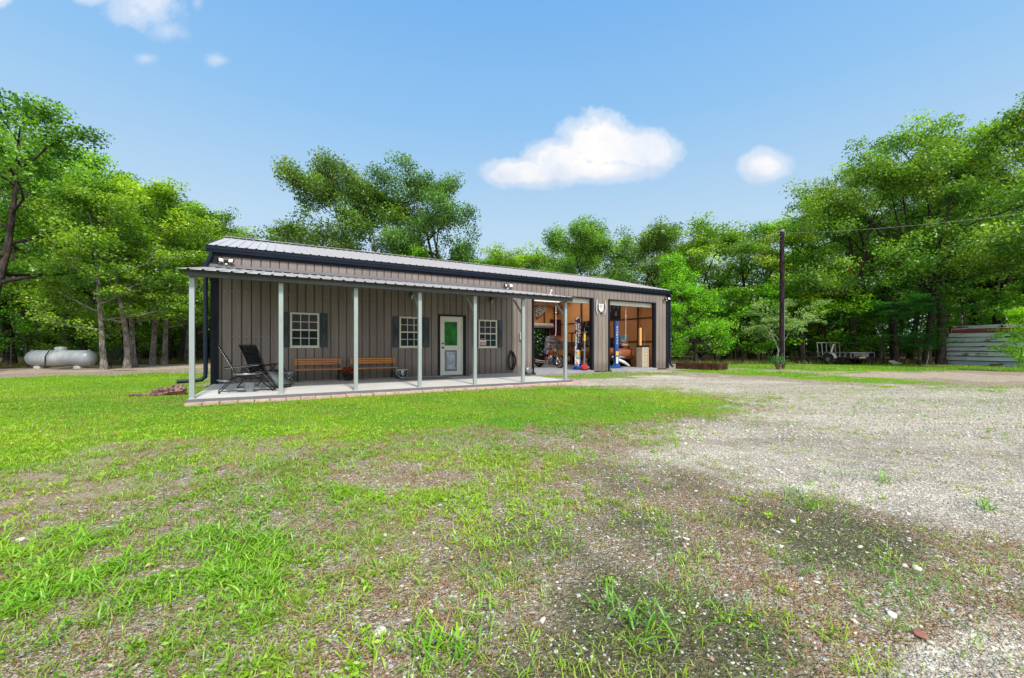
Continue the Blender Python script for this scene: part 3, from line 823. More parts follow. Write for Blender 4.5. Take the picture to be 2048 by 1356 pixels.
def lounger(loc, rz, lb, back):
    t = thing('lounge_chair', lb, 'lounge chair', loc, rz, 'reclining chairs on the porch')
    W2 = .31
    for sx in (-1, 1):
        m_ = MB(); y = sx * W2
        m_.tube([(-.45, y, .02), (-.20, y, .28), (.10, y, .55)], .0125, 6)
        m_.tube([(.56, y * .9, .02), (.30, y * .9, .26), (-.02, y * .9, .52)], .0125, 6)
        m_.tube([(-.12, y, .36), (.12, y, .37), (.36, y, .43)], .0125, 6)
        m_.tube([(-.30, y * .8, .22), (-.12, y * .8, .36), (-.27, y * .8, .72), (-.46, y * .8, 1.05)], .0125, 6)
        m_.tube([(.36, y * .9, .43), (.55, y * .9, .20), (.64, y * .9, .07)], .0125, 6)
        m_.tube([(.30, y, .52), (.36, y, .42)], .012, 5)
        m_.build('side_frame', M['tube'], t)
        m_ = MB(); m_.bb((-.30, y - .022 + sx * .02, .56), (.34, y + .022 + sx * .02, .58)); a_ = m_.build('armrest', M['black'], t, .008)
        a_.rotation_euler = (0, -.10, 0)
    m_ = MB()
    for x, z, s in ((-.45, .02, 1), (.56, .02, .9), (.64, .07, .9), (-.46, 1.05, .8), (.36, .43, 1), (-.30, .22, .8), (.12, .55, 1)): m_.tube([(x, -W2 * s, z), (x, W2 * s, z)], .0125, 6)
    m_.build('cross_bar', M['tube'], t)
    def sling(pts, w, nm, mt):
        m_ = MB(); n_ = len(pts)
        vs = [(p[0], sg * w, p[1] - (.02 if 0 < i < n_ - 1 else 0)) for i, p in enumerate(pts) for sg in (-1, 1)]
        m_.add(vs, [(2 * i, 2 * i + 1, 2 * i + 3, 2 * i + 2) for i in range(n_ - 1)], True)
        o = m_.build(nm, mt, t); md = o.modifiers.new('Solidify', 'SOLIDIFY'); md.thickness = .012
    sling([(-.46, 1.03), (-.36, .88), (-.26, .68), (-.18, .50), (-.12, .37)], W2 * .74, 'backrest', back)
    sling([(-.12, .36), (0, .35), (.15, .36), (.36, .43)], W2 * .74, 'seat', M['blackfab'])
    sling([(.36, .42), (.46, .31), (.55, .20), (.64, .09)], W2 * .74, 'foot_rest', M['greyfab'])
    if back is M['blackfab']:
        m_ = MB(); m_.box((-.37, 0, .93), (.07, .40, .19), ry=-.48); m_.build('head_cushion', M['blackfab'], t, .03)
    # cord lacing seen along the sling edge
    m_ = MB()
    for k in range(14):
        u_ = k / 13; x = -.45 + .31 * u_; z = 1.0 - .60 * u_
        for sx in (-1, 1): m_.tube([(x, sx * W2 * .72, z), (x + .01, sx * W2 * .81, z - .02)], .004, 4)
    m_.build('lacing', M['white'], t)
    return t
lounger(B(0.86, -2.62, .101), TH + .10, 'reclining chair with grey back and side tray, nearest the camera on the porch', M['greyfab'])
lounger(B(1.22, -1.75, .101), TH - .72, 'reclining chair with thick black padded back, behind the other and nearer the wall', M['blackfab'])
# clip-on oval trays
o = tag(MB().lathe([(.0, 0), (.13, 0), (.15, .012), (.155, .03), (.14, .03), (.12, .015), (0, .012)], n=24).build('side_tray', M['steel']), 'oval grey cup tray at the front side of the nearer reclining chair', 'tray')
o.location = B(.92, -3.02, .50); o.rotation_euler = (0, 0, TH); o.scale = (1.5, .8, 1)
o = tag(MB().lathe([(.0, 0), (.13, 0), (.15, .012), (.155, .03), (.14, .03), (.12, .015), (0, .012)], n=24).build('side_tray', M['steel']), 'low pale round tray behind the rear leg of the nearer reclining chair', 'tray')
o.location = B(.55, -2.62, .335); o.rotation_euler = (0, 0.12, TH); o.scale = (1.2, .9, 1)
# bucket
t = thing('bucket', 'grey metal bucket standing under the nearer reclining chair', 'bucket', B(.98, -2.72, .101), TH)
MB().lathe([(.088, 0), (.118, .21), (.124, .213), (.124, .22), (.115, .22), (.086, .01), (0, .01)], n=24).build('pail', M['galv'], t)
MB().tube([(-.12, 0, .2), (-.10, -.05, .16), (0, -.12, .10), (.10, -.05, .16), (.12, 0, .2)], .003, 5).build('handle', M['steel'], t)
# garden stools / pots
for x, y, mt, lb in ((1.72, -.42, M['ceramic1'], 'round blue and yellow floral ceramic stool at the left end of the first bench'), (4.98, -.52, M['ceramic2'], 'round black and white floral ceramic stool at the right end of the second bench')):
    t = thing('garden_stool', lb, 'garden stool', B(x, y, .101), TH, 'patterned ceramic stools on the porch')
    MB().lathe([(.14, 0), (.19, .05), (.205, .13), (.19, .21), (.165, .25)], n=28).build('body', mt, t)
    MB().lathe([(.0, .25), (.20, .25), (.215, .262), (.205, .285), (0, .295)], n=28).build('top', M['concrete'], t)
# orange planter
t = thing('planter', 'rusty orange bushy plant in a dark pot between the two benches', 'planter', B(3.37, -.62, .101), TH)
MB().lathe([(.10, 0), (.12, .02), (.10, .06), (.14, .12), (.17, .22), (.18, .25), (.16, .25), (0, .22)], n=20).build('pot', M['black'], t)
rng = np.random.default_rng(4)
n_ = 900
d = rng.normal(size=(n_, 3)); d /= np.linalg.norm(d, axis=1)[:, None]; d[:, 2] = np.abs(d[:, 2]) * .8 - .12
c_ = d * np.array([.23, .21, .20]) * rng.uniform(.7, 1.02, (n_, 1)) + np.array([0, 0, .27])
def leaf_quads(c, size, rng, flat=0.5, aspect=.6, nbias=(0, 0, 1)):
    n = len(c)
    nrm = rng.normal(size=(n, 3)) * (1 - flat) + np.array(nbias) * flat
    nrm /= np.linalg.norm(nrm, axis=1)[:, None] + 1e-9
    a = rng.normal(size=(n, 3)); a -= nrm * (a * nrm).sum(1)[:, None]; a /= np.linalg.norm(a, axis=1)[:, None] + 1e-9
    b = np.cross(nrm, a)
    s = np.asarray(size).reshape(-1, 1) if np.ndim(size) else size
    v = np.empty((n, 4, 3))
    v[:, 0] = c - a * s * .5; v[:, 2] = c + a * s * .5
    v[:, 1] = c + b * s * .5 * aspect + nrm * s * .10; v[:, 3] = c - b * s * .5 * aspect + nrm * s * .10
    f = (np.arange(n)[:, None] * 4 + np.array([0, 1, 2, 3])).ravel()
    return v.reshape(-1, 3), f
v_, f_ = leaf_quads(c_, .05, rng, .3)
col_ = np.repeat(np.array([.42, .085, .02]) * rng.uniform(.4, 1.3, (n_, 1)), 4, 0)
np_mesh('foliage', v_, f_, M['grass'], 4, t, col_)
# grindstone leaning at the bay
t = tag(MB().lathe([(.03, -.03), (.15, -.03), (.16, 0), (.15, .03), (.03, .03)], n=24).build('grindstone', M['flash']), 'grey round grindstone leaning on the wall left of the first bay', 'grindstone')
t.location = B(10.06, -.12, .17); t.rotation_euler = (R(80), 0, TH)
# rotten log pile left of the porch
t = thing('log_pile', 'heap of rotting reddish bark and a broken plank in the grass left of the porch', 'log pile', (G(325, 790)[0], G(325, 790)[1], 0), .25)
def lump(cx_, cy_, cz_, sx, sy, sz, seed, nm, mt, rz=0):
    import bmesh
    bm = bmesh.new(); bmesh.ops.create_icosphere(bm, subdivisions=4, radius=1)
    for v in bm.verts:
        q = 1 + .35 * mnoise.noise(v.co * 1.7 + Vector((seed, 0, 0))) + .16 * mnoise.noise(v.co * 5 + Vector((seed, 3, 0))) + .07 * mnoise.noise(v.co * 13)
        v.co = v.co * q
        v.co = Vector((v.co.x * sx, v.co.y * sy, max(v.co.z * sz, -.5 * sz)))
    me = bpy.data.meshes.new(nm); bm.to_mesh(me); bm.free(); me.materials.append(mt)
    o = bpy.data.objects.new(nm, me); COL.objects.link(o); o.parent = t; o.location = (cx_, cy_, cz_); o.rotation_euler = (0, 0, rz); return o
lump(.22, .05, .08, .22, .15, .14, 3.1, 'log', M['logw'], .5)
lump(.0, .0, .06, .20, .10, .11, 7.3, 'log', M['logw'], .8)
lump(.30, -.08, .04, .20, .08, .05, 2.2, 'log', M['tie'], .1)
lump(-.33, -.06, .03, .30, .09, .035, 9.4, 'plank', M['logw'], .28)
# ================================================================== THINGS IN THE GARAGE
ZF = .101
def at(u, Y, z=ZF): return (XU(u, Y), Y, z)

# --- chopper motorcycle (front wheel to +x of its own frame)
def wheel(mb_t, mb_r, c, r, w, tire=.055, spokes=14):
    T = Matrix.Rotation(math.pi / 2, 4, 'X')
    mb_t.lathe([(r - tire, -w / 2), (r - .012, -w / 2), (r, -w * .25), (r, w * .25), (r - .012, w / 2), (r - tire, w / 2), (r - tire, -w / 2)], c, 28, M=T)
    mb_r.lathe([(r - tire - .02, -w * .35), (r - tire + .003, -w * .4), (r - tire + .003, w * .4), (r - tire - .02, w * .35), (r - tire - .02, -w * .35)], c, 28, M=T)
    mb_r.lathe([(0, -w * .7), (.035, -w * .6), (.035, w * .6), (0, w * .7)], c, 12, M=T)
    for k in range(spokes):
        a = 2 * math.pi * k / spokes
        mb_r.tube([(c[0] + .03 * math.cos(a), c[1], c[2] + .03 * math.sin(a)), (c[0] + (r - tire) * math.cos(a + .15), c[1], c[2] + (r - tire) * math.sin(a + .15))], .004, 4)
p0, p1 = Vector(at(1077, 20.4)), Vector(at(1120, 19.25))
ang = math.atan2(p1.y - p0.y, p1.x - p0.x)
t = thing('motorcycle', 'black and orange chopper motorcycle with long chrome front forks, parked in the first garage bay', 'motorcycle', tuple((p0 + p1) / 2), ang)
h_ = (p1 - p0).length / 2
for nm, x, r, w in (('front_wheel', h_, .305, .09), ('rear_wheel', -h_ + .05, .29, .17)):
    a, b = MB(), MB(); wheel(a, b, (x, 0, r), r, w, .055 if x > 0 else .09)
    ty = a.build(nm, M['rubber'], t); b.build('rim', M['chrome'] if x > 0 else M['steel'], ty)
m_ = MB()
for s_ in (-.07, .07): m_.tube([(h_, s_, .305), (h_ * .55, s_, .78), (h_ * .45, s_, .90)], .020, 8)
m_.tube([(h_ * .5, -.1, .84), (h_ * .5, .1, .84)], .02, 6); m_.build('fork', M['chrome'], t)
m_ = MB(); m_.tube([(h_ * .45, -.08, .90), (h_ * .38, -.10, 1.08), (h_ * .30, -.30, 1.12), (h_ * .18, -.36, 1.07)], .013, 6); m_.tube([(h_ * .45, .08, .90), (h_ * .38, .10, 1.08), (h_ * .30, .30, 1.12), (h_ * .18, .36, 1.07)], .013, 6); m_.build('handlebar', M['chrome'], t)
m_ = MB(); m_.tube([(h_ * .5, 0, .80), (.15, 0, .62), (-.30, 0, .46), (-h_ + .05, 0, .29)], .022, 8); m_.tube([(h_ * .5, 0, .78), (.25, 0, .25), (-.25, 0, .20), (-h_ + .05, 0, .29)], .022, 8); m_.build('frame', M['black'], t)
m_ = MB(); m_.tube([(.34, 0, .74), (.22, 0, .73), (.05, 0, .66), (-.06, 0, .60)], [.03, .115, .10, .03], 12); m_.build('fuel_tank', M['orangep'], t)
m_ = MB(); m_.tube([(-.05, 0, .57), (-.20, 0, .54), (-.36, 0, .60), (-.46, 0, .70)], [.04, .11, .10, .03], 10); m_.build('saddle', M['blackfab'], t)
m_ = MB(); m_.box((-.02, 0, .33), (.34, .22, .18)); m_.build('engine', M['steel'], t, .02)
m_ = MB()
for x, rx in ((.04, .35), (-.10, -.35)):
    for k in range(5): m_.box((x + (k * .03) * (1 if rx > 0 else -1) * .5, 0, .42 + k * .028), (.13, .15, .014), ry=rx)
m_.build('cylinder', M['chrome'], t)
m_ = MB()
for z in (.22, .30): m_.tube([(.05, -.13, .36), (.08, -.16, z), (-.3, -.17, z), (-.75, -.18, z + .03)], [.02, .024, .026, .035], 8)
m_.build('exhaust', M['chrome'], t)
m_ = MB(); pts = [(-h_ + .05 + .335 * math.cos(a), 0, .29 + .335 * math.sin(a)) for a in np.linspace(.25, 2.7, 14)]
for a_, b_ in zip(pts, pts[1:]): m_.bar(a_, b_, .19, .012)
m_.build('rear_fender', M['black'], t)
m_ = MB(); m_.lathe([(0, -.07), (.06, -.04), (.085, .03), (.08, .05), (0, .055)], (h_ * .58, 0, .82), 16, M=Matrix.Rotation(math.pi / 2, 4, 'Y')); m_.build('headlight', M['chrome'], t)

# --- two blue lift columns
def lift(x, y, H, lb, mixed, txt):
    t = thing('lift_column', lb, 'car lift', B(x, y, ZF), TH, 'blue car lift columns')
    m_ = MB(); m_.bb((-.12, -.02, .02), (.10, .12, H))
    m_.build('column', M['decals'] if mixed else M['blue'], t, .006)
    m_ = MB(); m_.bb((-.10, -.027, H * .40), (.08, -.021, H - .02)); st = m_.build('letter_strip', M['trim'] if mixed else M['bluefab'], t)
    M4 = Matrix.Translation((-.01, -.032, H * .70)) @ Matrix.Rotation(math.pi / 2, 4, 'X')
    text_obj(txt, .135, M['white'], st, M4, 'lettering', .002, 'CENTER', .93)
    m_ = MB(); m_.bb((-.09, -.03, H * .27), (.07, -.022, H * .36)); m_.build('yellow_label', M['yellow'], t)
    m_ = MB(); m_.bb((-.07, -.03, H * .10), (.05, -.022, H * .24)); m_.build('white_label', M['white'], t)
    m_ = MB(); m_.bb((-.35, -.10, 0), (.30, .35, .02)); m_.prism([(-.32, .02), (-.12, .02), (-.12, .28)], .02, .05); m_.prism([(.30, .02), (.10, .02), (.10, .28)], .02, .05); m_.build('base_plate', M['blue'], t)
    m_ = MB()
    if mixed:
        m_.prism([(-.20, .05), (-.16, 1.5), (-.13, 1.5), (-.13, .05)], .0, .05)
        m_.build('decal_strip', M['boxes'], t)
        m_ = MB(); m_.bb((-.35, -.30, .05), (.25, -.12, .16)); m_.bb((.02, -.32, .05), (.25, -.10, .28))
    else:
        m_.prism([(-.15, .025), (-1.25, .025), (-1.25, .14), (-.75, .16), (-.15, .09)], -.06, .18)
    m_.build('lift_arm', M['blue'], t)
    return t
lift(13.06, .55, 2.27, 'lift column covered in decals with white letters in the first bay, beside its right jamb', True, 'B\nE\nN\nD\nP\nA\nK')
lift(15.25, .45, 2.18, 'plain blue lift column with vertical white letters in the middle of the second bay', False, 'B\nE\nN\nD\nP\nA\nK')
# --- jack stand / tools by the right jamb of bay one
t = thing('transmission_jack', 'tall grey jack with a yellow sleeve at the right jamb of the first bay', 'jack', B(13.12, .12, ZF), TH)
MB().tube([(0, .1, .02), (0, .1, 1.25)], .045, 10).build('cylinder', M['steel'], t)
MB().tube([(0, .1, 1.25), (0, .1, 1.60)], .05, 10).build('sleeve', M['yellow'], t)
MB().box((0, .1, 1.63), (.16, .16, .04)).tube([(0, .1, 1.64), (0, .1, 1.80)], .012, 6).build('saddle', M['steel'], t)
MB().box((0, .1, .85), (.30, .05, .05)).build('handle_bar', M['steel'], t)
MB().bar((-.18, .1, .03), (.18, .1, .03), .05).bar((0, -.05, .03), (0, .28, .03), .05).build('base', M['black'], t)
t = thing('floor_jack', 'small red floor jack on the concrete between the decal column and the right jamb', 'jack', B(12.95, -.02, ZF), TH)
MB().prism([(-.14, .03), (.14, .03), (.14, .12), (.08, .26), (-.02, .27), (-.14, .12)], -.02, .12).build('body', M['red'], t, .01)
MB().tube([(.05, .05, .2), (.12, .05, .42)], .012, 6).tube([(-.1, -.04, .03), (-.1, .14, .03)], .03, 10).tube([(.1, -.04, .03), (.1, .14, .03)], .03, 10).build('handle', M['black'], t)

# --- thin black and white striped flag, hung on the rear wall
t = thing('flag', 'black and white striped flag hanging slanted high on the orange rear wall', 'flag', B(16.05, YI - .13, 0), TH)
def flag_mesh(sel):
    v, f = [], []
    nx, nz = 24, 26
    for j in range(nz + 1):
        for i in range(nx + 1):
            a, b = i / nx, j / nz
            x = a * (1.05 - .30 * b); z = 3.95 - .10 * (1 - a) - b * (.86 - .12 * a) + .22 * a * a - .12 * (1 - a)
            y = .02 * math.sin(a * 9 + b * 3)
            v.append((x, y, z))
    for j in range(nz):
        for i in range(nx):
            stripe = (j // 2) % 2 == 1
            canton = i < 9 and j > 12
            w = stripe and not canton
            if canton and ((i * 7 + j * 5) % 9 == 0 or (abs((i - 4.5) ** 2 + (j - 18) ** 2 - 14) < 4)): w = True
            if w == sel: f.append((j * (nx + 1) + i, j * (nx + 1) + i + 1, (j + 1) * (nx + 1) + i + 1, (j + 1) * (nx + 1) + i))
    return MB().add(v, f, True)
cl = flag_mesh(False).build('cloth', M['black'], t)
flag_mesh(True).build('stripe', M['white'], cl)
# --- other items on the rear wall
t = thing('wall_speaker', 'small dark speaker on an arm high on the orange rear wall', 'speaker', B(17.70, YI - .13, 3.34), TH)
MB().box((0, -.05, 0), (.24, .16, .18)).build('cabinet', M['black'], t, .01); MB().bar((-.4, -.02, .13), (.1, -.02, .13), .02).build('arm', M['girt'], t)
for k in (-.05, .05): MB().lathe([(.04, 0), (.03, .01), (0, .012)], (k, -.131, 0), 12, M=Matrix.Rotation(math.pi / 2, 4, 'X')).build('cone', M['steel'], t)
v, f = [], []
for j in range(9):
    for i in range(13):
        v.append((i / 12 * .88, .02 * math.sin(i * 1.3), 2.90 - j / 8 * 1.05))
for j in range(8):
    for i in range(12): f.append((j * 13 + i, j * 13 + i + 1, (j + 1) * 13 + i + 1, (j + 1) * 13 + i))
o = tag(MB().add(v, f, True).build('wall_banner', M['maroon']), 'dark maroon banner hung on the rear wall right of the rear opening', 'banner'); o.location = B(17.18, YI - .12, 0); o.rotation_euler = (0, 0, TH)

# stack of cartons, shelves and clutter behind the motorcycle
rnd = random.Random(12)
zz = ZF
for k, (hh, ww) in enumerate(((.46, .52), (.40, .55), (.38, .50), (.36, .46))):
    c = thing('carton', ('bottom', 'second from bottom', 'third from bottom', 'topmost')[k] + ' printed carton of the blue and white stack behind the motorcycle', 'box', (XU(1099 + k, 23.2), 23.2, zz), TH + rnd.uniform(-.15, .15), 'cartons stacked behind the motorcycle')
    MB().box((0, 0, hh / 2 - .01), (ww, .45, hh - .02)).build('box', M['boxes'], c, .008)
    MB().box((0, -.2275, hh / 2), (.05, .003, hh - .03)).build('tape', M['tan'], c)
    zz += hh
def shelf_unit(x, y, rz, W, D, H, lb, seed, mats):
    t = thing('shelving', lb, 'shelf', B(x, y, ZF), TH + rz)
    for sx in (-1, 1):
        for sy in (-1, 1): MB().bb((sx * W / 2 - .02, sy * D / 2 - .02, 0), (sx * W / 2 + .02, sy * D / 2 + .02, H)).build('upright', M['black'], t)
    rr = random.Random(seed)
    for k in range(4):
        z = .15 + k * (H - .2) / 3
        MB().bb((-W / 2, -D / 2, z - .015), (W / 2, D / 2, z + .015)).build('shelf_board', M['girt'], t)
    return t
def clutter_on(x, y, rz, W, D, zs, seed, where):
    rr = random.Random(seed)
    kinds = [('storage_bin', 'storage bin'), ('oil_can', 'can'), ('tool_box', 'tool box')]
    names = {'storage_bin': 'open plastic bin', 'oil_can': 'round metal can', 'tool_box': 'handled tool box'}
    cols = {'greymat': 'grey', 'black': 'black', 'red': 'red', 'tan': 'tan', 'blue': 'blue', 'steel': 'steel', 'yellow': 'yellow'}
    for zi, z in enumerate(zs):
        xx = -W / 2 + .1; k = 0
        while xx < W / 2 - .12:
            w = rr.uniform(.14, .26); kd, ct_ = kinds[(k + zi) % 3]; mk = rr.choice(list(cols)); hh = rr.uniform(.14, .26)
            pos = ('lowest', 'second', 'third', 'top')[zi] + ' shelf'
            # frame of the shelf rotated by rz
            ca, sa = math.cos(rz), math.sin(rz); px, py = xx + w / 2, 0
            t = thing(kd, '%s %s, %s on the %s, %s' % (cols[mk], names[kd], ('first', 'second', 'third', 'fourth', 'fifth', 'sixth', 'seventh', 'eighth')[k], pos, where), ct_, B(x + ca * px - sa * py, y + sa * px + ca * py, z), TH + rz, 'clutter on the shelves of the ' + where)
            if kd == 'oil_can':
                r = min(.08, w / 2 - .01); MB().lathe([(r, 0), (r, hh * .85), (r * .4, hh), (r * .4, hh + .02), (0, hh + .02)], n=14).build('body', M[mk], t); MB().lathe([(r * .42, hh + .02), (r * .42, hh + .05), (0, hh + .05)], n=10).build('cap', M['white'], t)
            elif kd == 'storage_bin':
                MB().prism([(-w / 2 + .01, 0), (w / 2 - .01, 0), (w / 2, hh), (-w / 2, hh)], -.12, .12).build('body', M[mk], t, .006); MB().bb((-w / 2 - .005, -.128, hh - .02), (w / 2 + .005, .128, hh + .004)).build('rim', M['black'], t)
            else:
                MB().box((0, 0, hh * .35), (w - .01, .2, hh * .7)).build('body', M[mk], t, .008); MB().tube([(-w * .25, 0, hh * .7), (-w * .22, 0, hh * .95), (w * .22, 0, hh * .95), (w * .25, 0, hh * .7)], .008, 6).build('handle', M['black'], t)
            xx += w + .03; k += 1
            if k > 7: break
# position along the gable wall (wall faces -x): depth is x
RZ = -math.pi / 2
shelf_unit(XI - .32, 5.35, RZ, 1.25, .45, 1.85, 'black steel shelf unit against the right end wall, seen through the first bay', 5, None)
clutter_on(XI - .32, 5.35, RZ, 1.25, .45, [ZF + .165, ZF + .165 + .55, ZF + .165 + 1.10], 21, 'first bay')
# tool board on the wall with hanging tools
t = thing('tool_board', 'dark board of hanging tools on the end wall behind the decal column', 'tool board', B(XI - .16, 5.2, 2.25), TH + RZ)
MB().bb((-1.2, -.0, -.42), (1.2, .03, .40)).build('board', M['trim'], t)
rr = random.Random(5)
for k in range(24):
    x = -1.1 + k * .095; l = rr.uniform(.12, .36)
    m_ = MB(); top = rr.choice([.28, -.02]) + .05
    m_.tube([(x, -.03, top), (x + rr.uniform(-.01, .01), -.03, top - l)], .010, 5)
    if rr.random() < .5: m_.lathe([(.02, -.006), (.034, -.006), (.034, .006), (.02, .006), (.02, -.006)], (x, -.03, top), 10, M=Matrix.Rotation(math.pi / 2, 4, 'X'))
    else: m_.box((x, -.03, top - l), (.05, .02, .05))
    o = m_.build('wrench' if k % 2 else 'hammer', M['steel'] if rr.random() < .6 else M['tan'], None)
    o.matrix_world = Matrix.Translation(B(XI - .16, 5.2, 2.25)) @ Matrix.Rotation(TH + RZ, 4, 'Z')
    tag(o, 'small %s hanging on the dark tool board behind the decal column' % ('wrench' if k % 2 else 'hammer'), 'tool', 'wrenches on the tool board' if k % 2 else 'hammers on the tool board')
t = thing('workbench', 'low dark workbench along the end wall, seen through the first bay', 'workbench', B(XI - .45, 3.2, ZF), TH + RZ)
MB().bb((-1.1, -.3, .42), (1.1, .3, .47)).build('top', M['greymat'], t, .005)
for sx in (-1, 1):
    for sy in (-1, 1): MB().bb((sx * 1.0 - .04, sy * .25 - .04, 0), (sx * 1.0 + .04, sy * .25 + .04, .42)).build('leg', M['black'], t)
MB().bb((-1.02, -.22, .10), (1.02, .22, .14)).build('lower_shelf', M['girt'], t)
for k, (nm, x, hh, mt) in enumerate((('compressor', -.75, .42, 'black'), ('vise', .1, .2, 'steel'), ('grinder', .7, .24, 'steel'))):
    t = thing(nm, '%s %s standing on the low workbench' % ('black' if mt == 'black' else 'steel', nm), nm, B(XI - .45, 3.2 - x, ZF + .472), TH + RZ)
    if nm == 'compressor':
        MB().tube([(-.22, 0, .14), (.22, 0, .14)], .12, 14).build('tank', M['red'], t); MB().box((0, 0, .32), (.2, .16, .14)).build('pump', M['black'], t, .01); MB().bb((-.2, -.1, 0), (-.15, .1, .06)).bb((.15, -.1, 0), (.2, .1, .06)).build('foot', M['black'], t)
    elif nm == 'vise':
        MB().bb((-.06, -.08, 0), (.06, .08, .06)).bb((-.03, -.05, .06), (.03, .05, .18)).build('body', M['steel'], t, .005); MB().bb((-.05, -.11, .13), (.05, -.07, .19)).build('jaw', M['steel'], t); MB().tube([(0, -.11, .1), (0, -.22, .1)], .012, 6).tube([(-.06, -.21, .1), (.06, -.21, .1)], .006, 6).build('screw', M['chrome'], t)
    else:
        MB().tube([(-.1, 0, .14), (.1, 0, .14)], .06, 12).box((0, 0, .04), (.14, .14, .08)).build('motor', M['steel'], t)
        for s_ in (-1, 1): MB().tube([(s_ * .11, 0, .14), (s_ * .15, 0, .14)], .09, 16).build('wheel', M['greymat'], t)
# stand with black gear at the left edge of bay one
t = thing('welder_cart', 'black welding cart with a gas bottle just inside the left jamb of the first bay', 'cart', B(10.95, 1.9, ZF), TH)
MB().bb((-.22, -.25, .12), (.22, .25, .16)).bb((-.22, -.25, .95), (.22, .25, .99)).build('shelf', M['steel'], t)
MB().box((0, 0, .34), (.36, .40, .34)).build('welder', M['black'], t, .015)
MB().lathe([(.09, 0), (.09, .95), (.05, 1.05), (.03, 1.1), (.03, 1.15), (0, 1.15)], (.02, .12, 1.0), 14).build('gas_bottle', M['black'], t)
MB().tube([(.02, .12, 2.15), (.02, .12, 2.32)], .05, 8).build('regulator', M['yellow'], t)
for sx in (-1, 1): MB().tube([(sx * .22, -.2, 0), (sx * .22, -.2, 1.1)], .015, 6).build('post', M['black'], t)
for sx in (-1, 1): MB().tube([(sx * .24, .2, .09), (sx * .28, .2, .09)], .09, 14).build('wheel', M['rubber'], t)
t = thing('engine_hoist', 'black engine on a stand behind the motorcycle, under the maroon banner', 'engine', (XU(1113, 22.4), 22.4, ZF), .3)
MB().bar((-.3, -.3, .05), (.3, -.3, .05), .07).bar((0, -.3, .05), (0, .4, .05), .07).bar((0, .1, .05), (0, .1, .9), .08).build('stand', M['black'], t)
lump_t = t
t_save = t
def lump2(par, c, s, seed, nm, mt, amp=.35):
    import bmesh
    bm = bmesh.new(); bmesh.ops.create_icosphere(bm, subdivisions=4, radius=1)
    for v in bm.verts:
        q = 1 + amp * mnoise.noise(v.co * 1.9 + Vector((seed, 0, 0))) + amp * .5 * mnoise.noise(v.co * 5 + Vector((seed, 3, 0)))
        v.co = Vector((v.co.x * s[0] * q, v.co.y * s[1] * q, v.co.z * s[2] * q))
    me = bpy.data.meshes.new(nm); bm.to_mesh(me); bm.free(); me.materials.append(mt)
    o = bpy.data.objects.new(nm, me); COL.objects.link(o); o.location = c
    if par: o.parent = par
    return o
m_ = MB(); m_.box((0, -.1, 1.0), (.42, .5, .34)); m_.box((-.17, -.1, 1.24), (.14, .46, .14), ry=-.5); m_.box((.17, -.1, 1.24), (.14, .46, .14), ry=.5); m_.tube([(0, -.36, 1.0), (0, -.42, 1.0)], .12, 16); m_.tube([(0, -.1, 1.3), (0, -.1, 1.42)], .13, 14)
for k in range(4): m_.tube([(.2, -.28 + k * .12, 1.1), (.32, -.28 + k * .12, 1.0), (.30, -.28 + k * .12, .85)], .02, 6)
m_.build('engine_block', M['greymat'], t, .01)

# --- posters on the end wall in bay two
def poster(y0, y1, z0, z1, seed, lb, light):
    t = thing('poster', lb, 'poster', B(XI - .012, (y0 + y1) / 2, (z0 + z1) / 2), TH + RZ, 'dark posters on the end wall')
    W, H = y1 - y0, z1 - z0
    MB().bb((-W / 2, -.012, -H / 2), (W / 2, -.003, H / 2)).build('sheet', M['trim'], t)
    m_ = MB()
    rr = random.Random(seed)
    if light:
        a = np.linspace(.2, math.pi - .2, 14)
        for p, q in zip(a, a[1:]):
            m_.prism([(W * .32 * math.cos(p), H * .02 + H * .36 * math.sin(p)), (W * .24 * math.cos(p), H * .02 + H * .28 * math.sin(p)), (W * .24 * math.cos(q), H * .02 + H * .28 * math.sin(q)), (W * .32 * math.cos(q), H * .02 + H * .36 * math.sin(q))], -.016, -.0125)
        m_.prism([(-.06, -.05), (.06, -.05), (.10, -.3), (-.10, -.3)], -.016, -.0125)
    else:
        m_.prism([(0, H * .42), (W * .40, H * .42), (W * .40, -H * .05), (W * .15, H * .05)], -.016, -.0125)
        for k in range(5): x = rr.uniform(-W * .35, W * .2); z = rr.uniform(-H * .4, H * .1); m_.prism([(x, z), (x + .1, z + .03), (x + .07, z + .12)], -.0155, -.0125)
    m_.build('printed_shape', M['greymat'] if not light else M['flash'], t)
poster(3.74, 4.35, 2.62, 3.62, 3, 'dark poster with a pale diagonal shape, left one in the second bay', False)
poster(3.08, 3.72, 2.62, 3.62, 4, 'dark poster with a pale arch shape, right one in the second bay', True)

# --- old car standing in bay two, rear toward us
cx_, cy_ = 16.75, 2.7
t = thing('old_car', 'rusty orange brown vintage car shell standing deep in the second bay', 'car', B(16.55, 3.3, ZF), TH - .06)
def hull(profile_fn, xs, nm, mt, n=16):
    v, f = [], []
    for x in xs:
        for (y, z) in profile_fn(x): v.append((y, x, z))
    k = len(profile_fn(xs[0]))
    for i in range(len(xs) - 1):
        for j in range(k): f.append((i * k + j, i * k + (j + 1) % k, (i + 1) * k + (j + 1) % k, (i + 1) * k + j))
    f.append(tuple(range(k))); f.append(tuple(range((len(xs) - 1) * k, len(xs) * k)))
    return MB().add(v, f, True).build(nm, mt, t)
def body(x):
    u_ = (x + 2.2) / 4.4
    w = .80 * (1 - .28 * abs(2 * u_ - 1) ** 3); zt = .98 - .16 * max(0, (.25 - u_) / .25) ** 1.5 - .10 * max(0, (u_ - .75) / .25) ** 2; zb = .38
    return [(-w * .9, zb), (-w, zb + .12), (-w, zb + .35), (-w * .93, zt - .06), (-w * .7, zt), (w * .7, zt), (w * .93, zt - .06), (w, zb + .35), (w, zb + .12), (w * .9, zb)]
